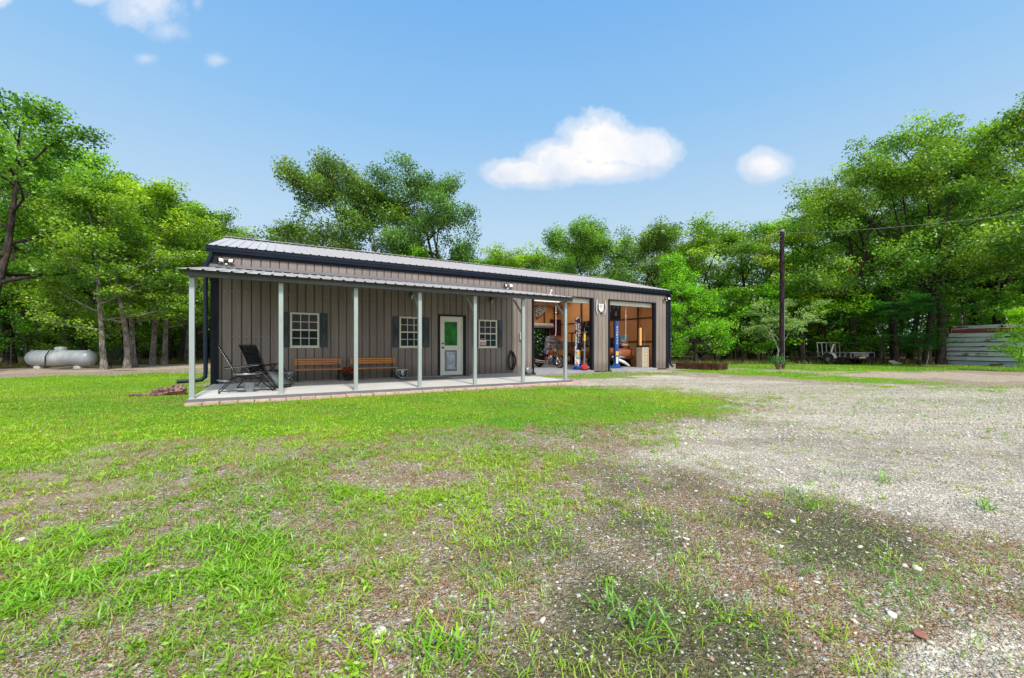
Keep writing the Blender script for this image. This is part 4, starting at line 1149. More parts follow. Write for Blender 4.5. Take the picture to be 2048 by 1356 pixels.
M['rustcar'] = weathered('faded_car_paint', (.27, .085, .035), .55, 0.1, .4, 2.5)
hull(body, list(np.linspace(-2.2, 2.2, 15)), 'body', M['rustcar'])
def cabin(x):
    u_ = (x + 1.35) / 2.3
    s_ = math.sin(math.pi * min(max(u_, 0.02), .98)) ** .45
    w = .62 * (.75 + .25 * s_); zt = .95 + .62 * s_
    return [(-w * 1.05, .9), (-w * 1.0, (zt + .9) / 2), (-w * .80, zt - .06), (-w * .5, zt), (w * .5, zt), (w * .80, zt - .06), (w * 1.0, (zt + .9) / 2), (w * 1.05, .9)]
hull(cabin, list(np.linspace(-1.35, .95, 13)), 'cabin', M['girt'])
m_ = MB(); m_.prism([(-.45, 1.02), (.45, 1.02), (.38, 1.38), (.2, 1.45), (-.2, 1.45), (-.38, 1.38)], -1.42, -1.36); m_.build('rear_window', M['carglass'], t)
for sx in (-1, 1):
    for y in (-1.35, 1.4):
        a, b = MB(), MB()
        a.tube([(sx * .70, y, .32), (sx * .86, y, .32)], .32, 22); ty = a.build('wheel', M['rubber'], t)
        b.tube([(sx * .861, y, .32), (sx * .88, y, .32)], .16, 16); b.build('hub_cap', M['chrome'], ty)
    m_ = MB(); pts = [(sx * .80, -1.35 + .42 * math.cos(a), .32 + .42 * math.sin(a)) for a in np.linspace(0, math.pi, 12)]
    m_.tube(pts, [.04] + [.11] * 10 + [.04], 8); m_.build('fender', M['rustcar'], t)
    m_ = MB(); m_.lathe([(.06, 0), (.05, .02), (0, .03)], (sx * .62, -2.08, .72), 14, M=Matrix.Rotation(math.pi / 2, 4, 'X')); m_.build('tail_light', M['red'], t)
m_ = MB(); m_.tube([(-.8, -2.18, .50), (-.5, -2.28, .50), (.5, -2.28, .50), (.8, -2.18, .50)], .05, 8); m_.build('bumper', M['chrome'], t)
# folded towels on its rear deck, a blue cloth
M['creamtow'] = weathered('cream_towel', (.45, .42, .32), .95, 0, .3, 12)
zz = 1.13
cp = B(16.75, 1.75, 0)
t = thing('crate_rack', 'open dark rack carrying the pile of towels in the second bay', 'rack', B(16.75, 1.75, ZF), TH)
for sx in (-1, 1):
    for sy in (-1, 1): MB().bb((sx * .36 - .02, sy * .22 - .02, 0), (sx * .36 + .02, sy * .22 + .02, 1.02)).build('leg', M['black'], t)
MB().bb((-.4, -.26, 1.02), (.4, .26, 1.05)).build('top', M['girt'], t); MB().bb((-.38, -.24, .4), (.38, .24, .43)).build('shelf', M['girt'], t)
zz = ZF + 1.052
for k in range(5):
    hh = (.10, .09, .11, .10, .13)[k]; mt = (M['creamtow'], M['rustcar'], M['creamtow'], M['teal'], M['teal'])[k]; nm = ('cream', 'brown', 'pale cream', 'teal', 'pale teal')[k]
    o = MB()
    w = .56 - .03 * k
    prof = []
    for q in range(13):
        a_ = -math.pi / 2 + math.pi * q / 12
        prof.append((w / 2 - hh / 2 + hh / 2 * math.cos(a_), hh / 2 + hh / 2 * math.sin(a_)))
    prof = prof + [(-p[0], p[1]) for p in prof[::-1]]
    o.prism(prof, -.17, .17); ob = tag(o.build('folded_towel', mt, None, .01), '%s folded towel, %s of the pile on the rack in the second bay' % (nm, ('bottom', 'second from bottom', 'middle', 'second from top', 'top')[k]), 'towel', 'towels piled on the rack')
    ob.location = B(16.80, 1.70, zz); ob.rotation_euler = (0, 0, TH + random.Random(k).uniform(-.12, .12)); zz += hh + .003
o = lump2(None, B(16.50, 1.66, ZF + 1.13), (.22, .16, .085), 4.4, 'crumpled_cloth', M['bluefab']); tag(o, 'crumpled dark blue cloth on the rack left of the towels', 'cloth')
# drawer cabinet at the right jamb
t = thing('drawer_cabinet', 'tan drawer cabinet with a dark top at the right jamb of the second bay', 'cabinet', B(16.93, .42, ZF), TH)
MB().bb((-.23, -.15, 0), (.23, .2, .98)).build('case', M['tan'], t, .005)
for r_i in range(6):
    for c_i in range(2):
        x0, z0 = -.215 + c_i * .22, .03 + r_i * .157
        d_ = MB().bb((x0, -.166, z0), (x0 + .205, -.151, z0 + .145)).build('drawer', M['tan'], t, .004)
        MB().bb((x0 + .08, -.178, z0 + .06), (x0 + .125, -.1665, z0 + .085)).build('pull', M['black'], d_)
MB().bb((-.25, -.18, .982), (.25, .23, 1.05)).build('top', M['trim'], t, .006)
o = tag(MB().bb((-.06, -.04, 0), (.06, .04, .86)).build('timber_board', M['orange'], None, .004), 'upright orange board standing on the tan drawer cabinet', 'board'); o.location = B(16.82, .50, ZF + 1.052); o.rotation_euler = (0, 0, TH)
o = tag(MB().tube([(0, 0, 0), (0, 0, .85)], .012, 6).tube([(-.05, 0, 0), (.05, 0, 0)], .02, 6).build('steel_rod', M['steel']), 'thin steel rod standing on the right of the tan drawer cabinet', 'rod'); o.location = B(17.08, .45, ZF + 1.072); o.rotation_euler = (0, 0, TH)
# white curved fender leaning on the floor, wooden stand, small colourful bag, green locker
o = tag(MB().tube([(-.55, 0, .38), (-.2, 0, .36), (.15, .0, .24), (.50, 0, .06)], [.03, .075, .075, .04], 8).build('loose_fender', M['cream']), 'loose cream coloured curved fender on the floor right of the blue lift column', 'fender'); o.location = B(16.0, .9, ZF); o.rotation_euler = (0, 0, TH)
t = thing('wooden_stand', 'brown wooden rack stand behind and left of the blue lift column', 'stand', B(XI - 2.4, 4.0, ZF), TH + RZ + .5)
for s_ in (-.25, .25): MB().bb((s_ - .035, -.03, 0), (s_ + .035, .03, 1.75)).build('post', M['rustcar'], t)
MB().bb((-.45, -.03, 1.70), (.45, .03, 1.78)).bb((-.214, -.03, .9), (.214, .03, .97)).build('rail', M['rustcar'], t)
t = thing('locker', 'olive steel locker at the left side of the second bay', 'locker', B(XI - 1.9, 5.0, ZF), TH + RZ + .5)
M['olive'] = weathered('olive_steel', (.20, .16, .05), .5, .2, .2, 5)
MB().bb((-.25, -.2, .0), (.25, .2, 1.25)).build('body', M['olive'], t, .006); MB().bb((-.23, -.215, .03), (.23, -.201, 1.22)).build('door', M['olive'], t, .004); MB().bb((.14, -.235, .6), (.17, -.216, .7)).build('handle', M['steel'], t)
M['bag'] = patterned('printed_bag', [(.5, .5, .05), (.1, .45, .4), (.7, .7, .65), (.5, .05, .1), (.05, .3, .3)], 16, .6)
o = lump2(None, B(15.10, 2.0, ZF + 1.10), (.20, .12, .20), 1.4, 'printed_bag', M['bag'], .12); tag(o, 'small bag with a bright yellow and teal print behind the blue lift column', 'bag')
t = thing('side_table', 'small wooden table under the printed bag behind the blue lift column', 'table', B(15.10, 2.0, ZF), TH)
MB().bb((-.35, -.25, .86), (.35, .25, .90)).build('top', M['rustcar'], t)
for sx in (-1, 1):
    for sy in (-1, 1): MB().bb((sx * .3 - .02, sy * .2 - .02, 0), (sx * .3 + .02, sy * .2 + .02, .86)).build('leg', M['rustcar'], t)
# ================================================================== YARD THINGS
# propane tank
Yt = 20.6
t = thing('propane_tank', 'long grey propane tank with a domed lid lying on blocks beside the left woods', 'propane tank', (XU(123.5, Yt), Yt, 0), .03)
Lh, r = 1.60, .40
prof = [(0, -Lh)] + [(r * math.sin(a), -Lh + .34 - .34 * math.cos(a)) for a in np.linspace(.15, math.pi / 2, 9)] + [(r, 0)] + [(r * math.sin(a), Lh - .34 + .34 * math.cos(a)) for a in np.linspace(math.pi / 2, .15, 9)] + [(0, Lh)]
MB().lathe(prof, (0, 0, .52), 36, M=Matrix.Rotation(math.pi / 2, 4, 'Y')).build('tank_body', M['tank'], t)
MB().lathe([(.23, -.04), (.235, .12), (.22, .17), (.10, .20), (0, .205)], (-.03, 0, .90), 24).build('lid', M['tank'], t)
MB().tube([(-.22, -.20, .98), (-.16, -.40, .93), (-.30, -.47, .62), (-.31, -.47, .02)], .026, 8).build('pipe', M['rubber'], t)
MB().tube([(-.7, .05, .95), (-.4, .05, .97), (-.2, .05, .96)], .018, 6).build('regulator_line', M['steel'], t)
for x in (-1.0, .93):
    MB().bb((x - .15, -.22, 0), (x + .15, .22, .13)).build('foot_block', M['concrete'], t, .01)
    MB().prism([(x - .10, .13), (x + .10, .13), (x + .06, .20), (x - .06, .20)], -.2, .2).build('saddle', M['tank'], t)
for x in (-1.45, 1.34):
    MB().lathe([(.045, -.01), (.065, -.01), (.065, .01), (.045, .01), (.045, -.01)], (x, 0, .90), 12, M=Matrix.Rotation(math.pi / 2, 4, 'X')).build('lifting_lug', M['tank'], t)
# utility pole
Yp = 20.3
t = thing('utility_pole', 'tall dark wooden utility pole standing in the grass right of the building', 'utility pole', (XU(1564, Yp), Yp, 0))
rr = random.Random(2)
MB().tube([(0, 0, -.1)] + [(.01 * math.sin(k * 2.1), .01 * math.cos(k * 1.7), .5 + k * .62) for k in range(10)] + [(0, 0, 6.80)], [.12] + [.117 - k * .0022 for k in range(10)] + [.094], 14).build('shaft', M['creos'], t)
MB().tube([(0, 0, 6.78), (0, 0, 6.90)], [.102, .08], 14).build('cap', M['greymat'], t)
MB().tube([(-.12, -.05, 6.70), (-.3, -.02, 6.66), (-.42, 0, 6.72)], .012, 6).tube([(-.1, -.1, 6.55), (-.22, -.1, 6.42), (-.12, -.1, 6.30)], .01, 6).lathe([(.02, 0), (.05, .03), (.03, .08), (0, .09)], (.13, -.02, 6.66), 10).build('insulator', M['flash'], t)
MB().tube([(.02, -.135, .3), (.02, -.135, 3.4)], .012, 6).build('ground_wire', M['wire'], t)
px = XU(1564, Yp)
def wire(a, b, sag, r_, lb, extra=None):
    pts = []
    for k in range(25):
        u_ = k / 24
        pts.append((a[0] + (b[0] - a[0]) * u_, a[1] + (b[1] - a[1]) * u_, a[2] + (b[2] - a[2]) * u_ - 4 * sag * u_ * (1 - u_)))
    o = tag(MB().tube(pts, r_, 5).build('overhead_wire', M['wire']), lb, 'cable', 'overhead wires on the pole')
    return o
wire((px + .12, Yp, 6.72), (XU(2320, 14.5), 14.5, 6.55), .28, .0065, 'overhead wire running right from the pole across the trees')
q = B(16.9, 4.4, 5.30)
wire((px - .12, Yp, 6.68), q, .25, .008, 'overhead wire running left from the pole down to the building roof')
t = thing('service_mast', 'thin grey service mast at the roof ridge where the left wire ends', 'mast', B(16.9, 4.4, 5.06))
MB().tube([(0, 0, 0), (0, 0, .30), (.06, -.03, .36)], .025, 8).build('conduit', M['wire'], t); MB().lathe([(.10, 0), (.03, .05), (.03, .06)], n=12).build('boot', M['rubber'], t)
# potted ivy at the pole foot
t = thing('potted_plant', 'small leafy green plant in a brown pot at the foot of the utility pole', 'potted plant', (XU(1557, 19.7), 19.7, 0))
MB().lathe([(.10, 0), (.16, .28), (.18, .30), (.16, .30), (0, .26)], n=18).build('pot', M['logw'], t)
rng = np.random.default_rng(9)
c_ = rng.normal(size=(420, 3)) * np.array([.17, .15, .13]) + np.array([-.03, 0, .42])
v_, f_ = leaf_quads(c_, .075, rng, .3)
np_mesh('foliage', v_, f_, M['leaf'], 4, t, np.repeat(np.array([.05, .20, .02]) * rng.uniform(.5, 1.6, (420, 1)), 4, 0))
# stacked timber edging box right of the building
t = thing('timber_planter', 'low dark box of old stacked timbers running out from the right corner of the building', 'planter', B(18.75, -.05, 0), 0)
a_, b_ = Vector((0, 0, 0)), Vector(G(1440, 741) + (0,)) - Vector(B(18.75, -.05, 0)); b_.z = 0
d_ = b_.normalized(); s_ = Vector((-d_.y, d_.x, 0))
for k, z in enumerate((.075, .225)):
    MB().bar(a_ + Vector((0, 0, z)), b_ + Vector((0, 0, z)) - d_ * .0, .13, .145).build('timber', M['tie'], t, .012)
    MB().bar(a_ + s_ * .95 + Vector((0, 0, z)), b_ + s_ * .95 + Vector((0, 0, z)), .13, .145).build('timber', M['tie'], t, .012)
    MB().bar(b_ + s_ * .075 - d_ * .07 + Vector((0, 0, z)), b_ + s_ * .87 - d_ * .07 + Vector((0, 0, z)), .13, .145).build('timber', M['tie'], t, .012)
MB().bb((0, 0, 0), (0.01, .01, .01)) 
c = MB(); P4 = [a_ + s_ * .08, b_ + s_ * .08 - d_ * .15, b_ + s_ * .86 - d_ * .15, a_ + s_ * .86]
c.add([(p.x, p.y, .20) for p in P4], [(0, 1, 2, 3)]); c.build('soil', M['tie'], t)
# utility trailer
Ytr = 25.0
t = thing('utility_trailer', 'open utility trailer with low rails and a raised ramp, parked before the right woods', 'trailer', (XU(1691, Ytr), Ytr, 0), R(-78))
W2, L2 = .86, 1.0
ez = .42
m_ = MB()
for y in (-W2, W2): m_.bar((-L2, y, ez), (L2, y, ez), .05, .10)
for k in range(6): x = -L2 + k * (2 * L2) / 5; m_.bar((x, -W2, ez - .02), (x, W2, ez - .02), .05, .05)
m_.build('chassis', M['trim'], t)
MB().bb((-L2 + .03, -W2 + .03, ez + .03), (L2 - .03, W2 - .03, ez + .06)).build('deck', M['tie'], t)
m_ = MB()
for y in (-W2, W2):
    m_.bar((-L2, y, .74), (L2, y, .74), .045)
    for k in range(7): x = -L2 + k * 2 * L2 / 6; m_.bar((x, y, ez), (x, y, .74), .035)
for x in (L2,):
    m_.bar((x, -W2, .74), (x, W2, .74), .045)
m_.build('rail', M['flash'], t)
m_ = MB()
x = -L2
for k in range(6): y = -W2 + k * 2 * W2 / 5; m_.bar((x - .02, y, ez), (x - .10, y, 1.34), .03)
for z in (.47, 1.34): m_.bar((x - .02 - (z - ez) * .08, -W2, z), (x - .02 - (z - ez) * .08, W2, z), .035)
m_.build('ramp', M['greymat'], t)
for y in (-1, 1):
    a = MB(); a.tube([(-.15, y * (W2 + .06), .33), (-.15, y * (W2 + .27), .33)], .33, 22); ty = a.build('wheel', M['rubber'], t)
    b = MB(); b.tube([(-.15, y * (W2 + .271), .33), (-.15, y * (W2 + .285), .33)], .13, 16); b.build('rim', M['steel'], ty)
    m_ = MB(); pts = [(-.15 + .40 * math.cos(a_2), y * (W2 + .17), .36 + .38 * math.sin(a_2)) for a_2 in np.linspace(.1, math.pi - .1, 9)]
    for p_, q_ in zip(pts, pts[1:]): m_.bar(p_, q_, .24, .012)
    m_.build('fender', M['flash'], t)
MB().bar((L2, -W2 * .8, ez - .02), (L2 + .6, 0, ez - .02), .06).bar((L2, W2 * .8, ez - .02), (L2 + .6, 0, ez - .02), .06).tube([(L2 + .52, 0, ez), (L2 + .52, 0, .02)], .03, 8).build('tongue', M['trim'], t)
MB().bb((L2 + .026, -.28, ez - .06), (L2 + .034, .22, ez + .05)).build('marker_plate', M['yellow'], t)
MB().bb((L2 - .6, .1, ez + .065), (L2 - .1, .6, ez + .30)).build('battery_box', M['greymat'], t, .01)
MB().bar((-.9, -.1, ez + .06), (-.7, -.05, 1.25), .05).build('loose_pole', M['cream'], t)

# corrugated shed: sheets laid lengthwise, a red one near the top
a2, b2 = Vector((XU(1893, 25.0), 25.0, 0)), Vector((28.7, 18.9, 0))
sa = math.atan2(b2.y - a2.y, b2.x - a2.x); SL = (b2 - a2).length
t = thing('corrugated_shed', 'low shed clad in horizontal rusty corrugated metal sheets with a dark red strip', 'shed', tuple(a2), sa)
def rusty(name, col, amt):
    m, n, out = nt(name)
    p = N(n, 'BsdfPrincipled'); p.inputs['Roughness'].default_value = .5; p.inputs['Metallic'].default_value = .25
    f = noise_(n, tex_coord(n, 'Object', (.8, 3, 6)), 1.5, 6, .65)
    f2 = noise_(n, tex_coord(n, 'Object', (.7, 1, 3.5)), 1.1, 5, .7)
    r1 = ramp(n, [(.35, tuple(c * .75 for c in col)), (.65, tuple(c * 1.2 for c in col))]); n.links.new(f, r1.inputs[0])
    r2 = ramp(n, [(.62 - amt, 0.), (.66 - amt * .8, 1.)]); n.links.new(f2, r2.inputs[0])
    n.links.new(mixc(n, r2.outputs[0], r1.outputs[0], (.16, .065, .03)), p.inputs['Base Color'])
    n.links.new(p.outputs[0], out.inputs[0]); return m
M['corr'] = rusty('weathered_corrugated', (.50, .55, .57), .05)
M['corr2'] = rusty('weathered_corrugated_blue', (.36, .44, .52), .05)
M['corrred'] = rusty('red_corrugated', (.33, .05, .045), .03)
def corr_sheet(x0, x1, z0, z1, y, nm, mt, lean=0.0):
    mb = MB(); n_ = max(6, int((z1 - z0) / .024)); v, f = [], []
    nx = 14
    for j in range(n_ + 1):
        z = z0 + (z1 - z0) * j / n_
        for i in range(nx + 1):
            x = x0 + (x1 - x0) * i / nx
            v.append((x, y + .007 * math.sin(z * 2 * math.pi / .09) + (lean + .30) * (z - z0) + .006 * math.sin(x * 2.3 + z0 * 9), z + .008 * math.sin(x * 1.7 + z0 * 5)))
    for j in range(n_):
        for i in range(nx): f.append((j * (nx + 1) + i, j * (nx + 1) + i + 1, (j + 1) * (nx + 1) + i + 1, (j + 1) * (nx + 1) + i))
    return mb.add(v, f, True).build(nm, mt, t)
zs = [0.0, .27, .55, .83, 1.10, 1.37, 1.66, 1.92]
for k, (z0, z1) in enumerate(zip(zs, zs[1:])):
    corr_sheet((.02, -.03, .03, 0, .02, 0, .10)[k], SL + .1, z0, z1 + .02, -.05 - (0 if k % 2 else .008), 'wall_sheet', M['corr2'] if k == 0 else M['corr'])
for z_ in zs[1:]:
    MB().bb((.05, -.052, z_ - .018), (SL, -.03, z_ + .020)).build('lap_shadow_strip', M['girt'] if z_ > 1.8 else M['trim'], t)  # dark strips painting the shade line under each sheet lap
corr_sheet(.22, SL, 1.90, 2.14, .02, 'wall_sheet', M['corrred'], .0)
corr_sheet(.24, SL, 2.13, 2.34, .06, 'roof_sheet', M['corr'], .35)
MB().add([(.2, .28, 2.36), (SL, .28, 2.38), (SL, 2.4, 2.42), (.2, 2.4, 2.40)], [(0, 1, 2, 3)]).build('roof_sheet', M['corr'], t)
MB().bb((.06, .05, 0), (.10, 2.4, 2.2)).build('side_wall', M['corr2'], t)
m_ = MB()
for x in (.12, SL * .35, SL * .7): m_.bb((x - .04, .05, 0), (x + .04, .12, 2.3))
m_.build('frame_post', M['tie'], t)

# wire fences
def fence(pts, H, lb, posts_dark, spacing=2.6, mesh=True):
    t = thing('wire_fence', lb, 'fence', (pts[0][0], pts[0][1], 0))
    o = Vector((pts[0][0], pts[0][1], 0))
    m_ = MB(); P_ = []
    for (a, b) in zip(pts, pts[1:]):
        a, b = Vector((a[0], a[1], 0)), Vector((b[0], b[1], 0)); n_ = max(1, round((b - a).length / spacing))
        for k in range(n_): P_.append(a + (b - a) * k / n_ - o)
    P_.append(Vector((pts[-1][0], pts[-1][1], 0)) - o)
    rr = random.Random(len(P_))
    for p in P_:
        MB().tube([p, p + Vector((rr.uniform(-.04, .04), 0, H + rr.uniform(0, .12)))], .028 if posts_dark else .035, 6).build('post', M['fencew'] if posts_dark else M['twig'], t)
    for z in (np.linspace(.1, H - .05, 7) if mesh else (.4, .8, H)):
        m_.tube([p + Vector((0, 0, float(z) + rr.uniform(-.01, .01))) for p in P_], .005, 3)
    if mesh:
        for a, b in zip(P_, P_[1:]):
            for k in range(1, int((b - a).length / .3)):
                q = a + (b - a).normalized() * .3 * k; m_.tube([q + Vector((0, 0, .08)), q + Vector((0, 0, H - .05))], .004, 3)
    m_.build('wire_mesh', M['fencew'], t)
fence([G(-160, 730), (XU(22, 22.5), 22.5), (XU(52, 23.5), 23.5), (XU(235, 32), 32), (XU(420, 42), 42)], 1.25, 'thin wire fence on dark steel posts along the left woods behind the tank', True, 3.2)
fence([(XU(1490, 27.5), 31), (XU(1545, 28), 29.5), (XU(1620, 28.5), 29), (XU(1840, 29), 29), (XU(2100, 27), 27.5)], 1.2, 'sagging wire mesh fence along the right woods behind the trailer', False, 2.4)
# small debris at the woods edge
o = tag(MB().box((0, 0, .12), (.5, .35, .12), .4, .5).box((.3, .1, .06), (.4, .2, .05), -.3).build('scrap_pile', M['concrete'], None, .02), 'small heap of pale broken slabs at the woods edge left of the big twin trunks', 'debris')
o.location = (XU(1788, 25.2), 25.2, 0)
o = tag(MB().tube([(0, 0, 0), (.12, 0, .45), (.22, .05, .85)], [.025, .02, .008], 6).build('leaning_stick', M['twig']), 'bare pale stick leaning up from the grass left of the shed', 'stick')
o.location = (XU(1852, 22.5), 22.5, 0)
# ================================================================== TREES
class Tree:
    pass
def gen_tree(seed, H=12., Rc=4., r0=.22, base=.25, nl=9, leaf=.15, per=46, cr=.55, flat=.5, fork=0, lean=(0, 0), top_round=.75, sub=5, droop=.0, cols=((.035, .10, .012), (.16, .30, .035)), hz=.6, twigr=.018, aspect=.62, crown_lo=None, cone=False):
    rg = random.Random(seed); rng = np.random.default_rng(seed)
    mb = MB(); clusters = []
    def curve(p, d, L, n, wob, up):
        pts = [p.copy()]; d = d.normalized()
        for i in range(n):
            d = (d + Vector((rg.gauss(0, wob), rg.gauss(0, wob), rg.gauss(0, wob) + up))).normalized()
            p = p + d * (L / n); pts.append(p.copy())
        return pts, d
    def width(z):
        u_ = (z / H - base) / (1 - base)
        if cone: return max(.05, 1.02 - u_) ** 1.25 * min(1, .55 + 3 * max(0, u_))
        if u_ < 0: return .35
        return max(.12, (math.sin(math.pi * min(1, u_ * .80 + .22)) ** top_round))
    stems = []
    if fork:
        n0, d0 = curve(Vector((0, 0, -.1)), Vector((lean[0], lean[1], 1)), H * fork, 5, .05, .02)
        mb.tube(n0, [r0 * (1.25 if i == 0 else 1 - .18 * i / 5) for i in range(6)], 10)
        for s_ in range(2 if rg.random() < .7 else 3):
            a = rg.uniform(0, 6.28) + s_ * 2.6
            dd = Vector((math.cos(a) * .42, math.sin(a) * .42, 1))
            pts, _ = curve(n0[-1], dd, H * (1 - fork) * rg.uniform(.82, .98), 8, .09, .03)
            stems.append((pts, r0 * .68))
    else:
        pts, _ = curve(Vector((0, 0, -.1)), Vector((lean[0], lean[1], 1)), H * .93, 12, .045, .03)
        stems.append((pts, r0))
    for pts, rr_ in stems:
        m_ = len(pts)
        rad = [rr_ * (1 - .88 * (i / (m_ - 1)) ** .9) for i in range(m_)]
        if not fork: rad[0] = rr_ * 1.35
        mb.tube(pts, rad, 9 if rr_ > .1 else 6)
        n_here = max(3, int(nl / len(stems)))
        for k in range(n_here):
            u_ = (k + rg.uniform(.2, .8)) / n_here
            zb = base * H + u_ * (H * .93 - base * H)
            zb = max(zb, pts[1].z)
            i = next((j for j in range(m_ - 1) if pts[j + 1].z >= zb), m_ - 2)
            f_ = (zb - pts[i].z) / max(.01, pts[i + 1].z - pts[i].z); p = pts[i].lerp(pts[i + 1], min(1, max(0, f_)))
            a = k * 2.4 + rg.uniform(-.5, .5) + seed
            L = Rc * width(p.z) * rg.uniform(.72, 1.12)
            rise = .12 + .55 * u_ - droop
            lp, ld = curve(p, Vector((math.cos(a), math.sin(a), rise)), L, 6, .16, .05 - droop * .15)
            lr = max(.025, rad[i] * .62)
            mb.tube(lp, [lr * (1 - .8 * q / 6) for q in range(7)], 5)
            for j in range(sub):
                v_ = .30 + .70 * (j + rg.random()) / sub
                qi = min(5, int(v_ * 6)); q = lp[qi].lerp(lp[qi + 1], v_ * 6 - qi)
                a2 = a + rg.choice((-1, 1)) * rg.uniform(.4, 1.3)
                sp, sd = curve(q, Vector((math.cos(a2), math.sin(a2), rg.uniform(-.15, .65) - droop)), L * rg.uniform(.25, .42) + .25, 3, .2, .04)
                mb.tube(sp, [max(twigr * .8, lr * .35), twigr, twigr * .8, twigr * .4], 4, caps=False)
                clusters.append((sp[-1], 1.0)); clusters.append((sp[2], .8))
                if rg.random() < .6: clusters.append((sp[1] + Vector((rg.gauss(0, .25), rg.gauss(0, .25), rg.uniform(0, .3))), .7))
            clusters.append((lp[-1], 1.0))
        for q in range(3): clusters.append((pts[-1] + Vector((rg.gauss(0, .3), rg.gauss(0, .3), rg.uniform(-.3, .25))), 1.0))
    C = np.array([tuple(c[0]) for c in clusters]); S = np.array([c[1] for c in clusters])
    C = np.repeat(C, (per * S).astype(int), 0)
    cid = np.repeat(np.arange(len(S)), (per * S).astype(int))
    n = len(C)
    off = rng.normal(size=(n, 3)); off /= np.linalg.norm(off, axis=1)[:, None]
    off *= (rng.random((n, 1)) ** .45) * cr * np.array([1, 1, flat]) * rng.uniform(.7, 1.25, (len(S), 1))[cid]
    P = C + off
    if crown_lo is not None: P = P[P[:, 2] > crown_lo]; cid = cid[:len(P)]
    n = len(P)
    v, f = leaf_quads(P, leaf * rng.uniform(.6, 1.25, n), rng, hz, aspect)
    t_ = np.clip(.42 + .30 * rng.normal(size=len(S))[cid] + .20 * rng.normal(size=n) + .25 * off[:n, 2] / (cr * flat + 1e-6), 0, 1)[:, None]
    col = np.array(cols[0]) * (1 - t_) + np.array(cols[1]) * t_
    rare = rng.random(n) < .004
    col[rare] = (.30, .07, .02)
    k_ = H / max(1e-3, np.percentile(v[:, 2], 99.7))
    v = v * k_; mb.v = [(a * k_, b * k_, c * k_) for (a, b, c) in mb.v]
    T = Tree()
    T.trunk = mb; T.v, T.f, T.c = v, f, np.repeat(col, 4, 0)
    return T

PROTO = {}
def proto(key, bark='bark', mat='leaf', **kw):
    T = gen_tree(**kw)
    root = bpy.data.objects.new('tree', None)
    tr = T.trunk.build('trunk', M[bark], root)
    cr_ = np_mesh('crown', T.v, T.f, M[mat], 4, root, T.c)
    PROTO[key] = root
    COL.objects.link(root)
    return root
OAK = ((.045, .15, .012), (.33, .62, .045))
proto('oakA', seed=3, H=12, Rc=4.2, r0=.24, base=.24, nl=13, cols=OAK, per=97, leaf=.165, cr=.78, flat=.65, hz=.48)
proto('oakB', seed=8, H=12, Rc=3.8, r0=.20, base=.26, nl=13, cols=OAK, per=94, leaf=.165, cr=.78, flat=.65, hz=.48)
proto('oakC', seed=14, H=12, Rc=4.6, r0=.21, base=.22, nl=14, cols=OAK, fork=.26, per=97, leaf=.165, cr=.80, flat=.65, hz=.48)
proto('slimA', seed=21, H=10, Rc=2.9, r0=.15, base=.20, nl=15, cols=((.05, .16, .014), (.36, .65, .045)), bark='bark2', per=71, leaf=.15, cr=.68)
proto('slimB', seed=27, H=10, Rc=2.7, r0=.15, base=.22, nl=15, cols=((.05, .16, .014), (.36, .65, .045)), bark='bark2', per=71, leaf=.15, cr=.68)
proto('sparse', seed=33, H=15, Rc=5.6, r0=.28, base=.36, nl=20, cols=((.035, .11, .018), (.22, .42, .045)), per=115, cr=.85, fork=.36, sub=6, leaf=.18, flat=.85, hz=.35)
proto('sparseB', seed=46, H=15, Rc=4.6, r0=.26, base=.34, nl=24, cols=((.035, .11, .018), (.22, .42, .045)), per=115, cr=.85, sub=6, leaf=.18, fork=.40, top_round=.5, flat=.85, hz=.35)
proto('bigA', seed=52, H=14, Rc=5.6, r0=.23, base=.22, nl=15, cols=((.045, .155, .014), (.38, .66, .05)), fork=.24, per=112, sub=6, leaf=.165, cr=.80, flat=.75, hz=.42)
proto('bigB', seed=57, H=14, Rc=5.2, r0=.22, base=.24, nl=14, cols=((.045, .155, .014), (.38, .66, .05)), fork=.30, per=112, sub=6, leaf=.165, cr=.80, flat=.75, hz=.42)
proto('under', seed=61, H=5, Rc=2.4, r0=.06, base=.08, nl=16, cols=((.04, .16, .008), (.22, .55, .018)), per=46, leaf=.14, cr=.50, sub=4, crown_lo=.1)
proto('layer', seed=66, H=5, Rc=3.2, r0=.08, base=.22, nl=11, cols=((.012, .10, .03), (.06, .30, .075)), per=60, leaf=.13, cr=.65, flat=.18, hz=.85, sub=5, droop=.12)
proto('cedar', seed=71, H=6.4, Rc=2.5, r0=.11, base=.08, nl=46, mat='needle', cols=((.03, .17, .004), (.32, .72, .02)), per=66, leaf=.13, cr=.36, flat=.7, sub=5, aspect=.26, hz=.15, top_round=1.0, lean=(.08, 0), crown_lo=.40, cone=True)
proto('scrub', seed=77, H=3.6, Rc=2.3, r0=.07, base=.40, nl=11, bark='twig', cols=((.16, .30, .08), (.50, .68, .24)), per=52, leaf=.105, cr=.36, sub=5, twigr=.013, fork=.30)
proto('bright', seed=83, H=3.0, Rc=1.5, r0=.05, base=.06, nl=20, cols=((.10, .34, .004), (.40, .72, .012)), per=52, leaf=.10, cr=.36, sub=4, flat=.4, crown_lo=.05)
proto('spruce', seed=88, H=1.3, Rc=.75, r0=.03, base=.06, nl=14, mat='needle', cols=((.01, .05, .015), (.03, .13, .04)), per=26, leaf=.07, cr=.17, sub=3, aspect=.25)
base_h = {'oakA': 12, 'oakB': 12, 'oakC': 12, 'slimA': 10, 'slimB': 10, 'sparse': 15, 'sparseB': 15, 'bigA': 14, 'bigB': 14, 'under': 5, 'layer': 5, 'cedar': 6.4, 'scrub': 3.6, 'bright': 3.0, 'spruce': 1.3}
used_proto = set()
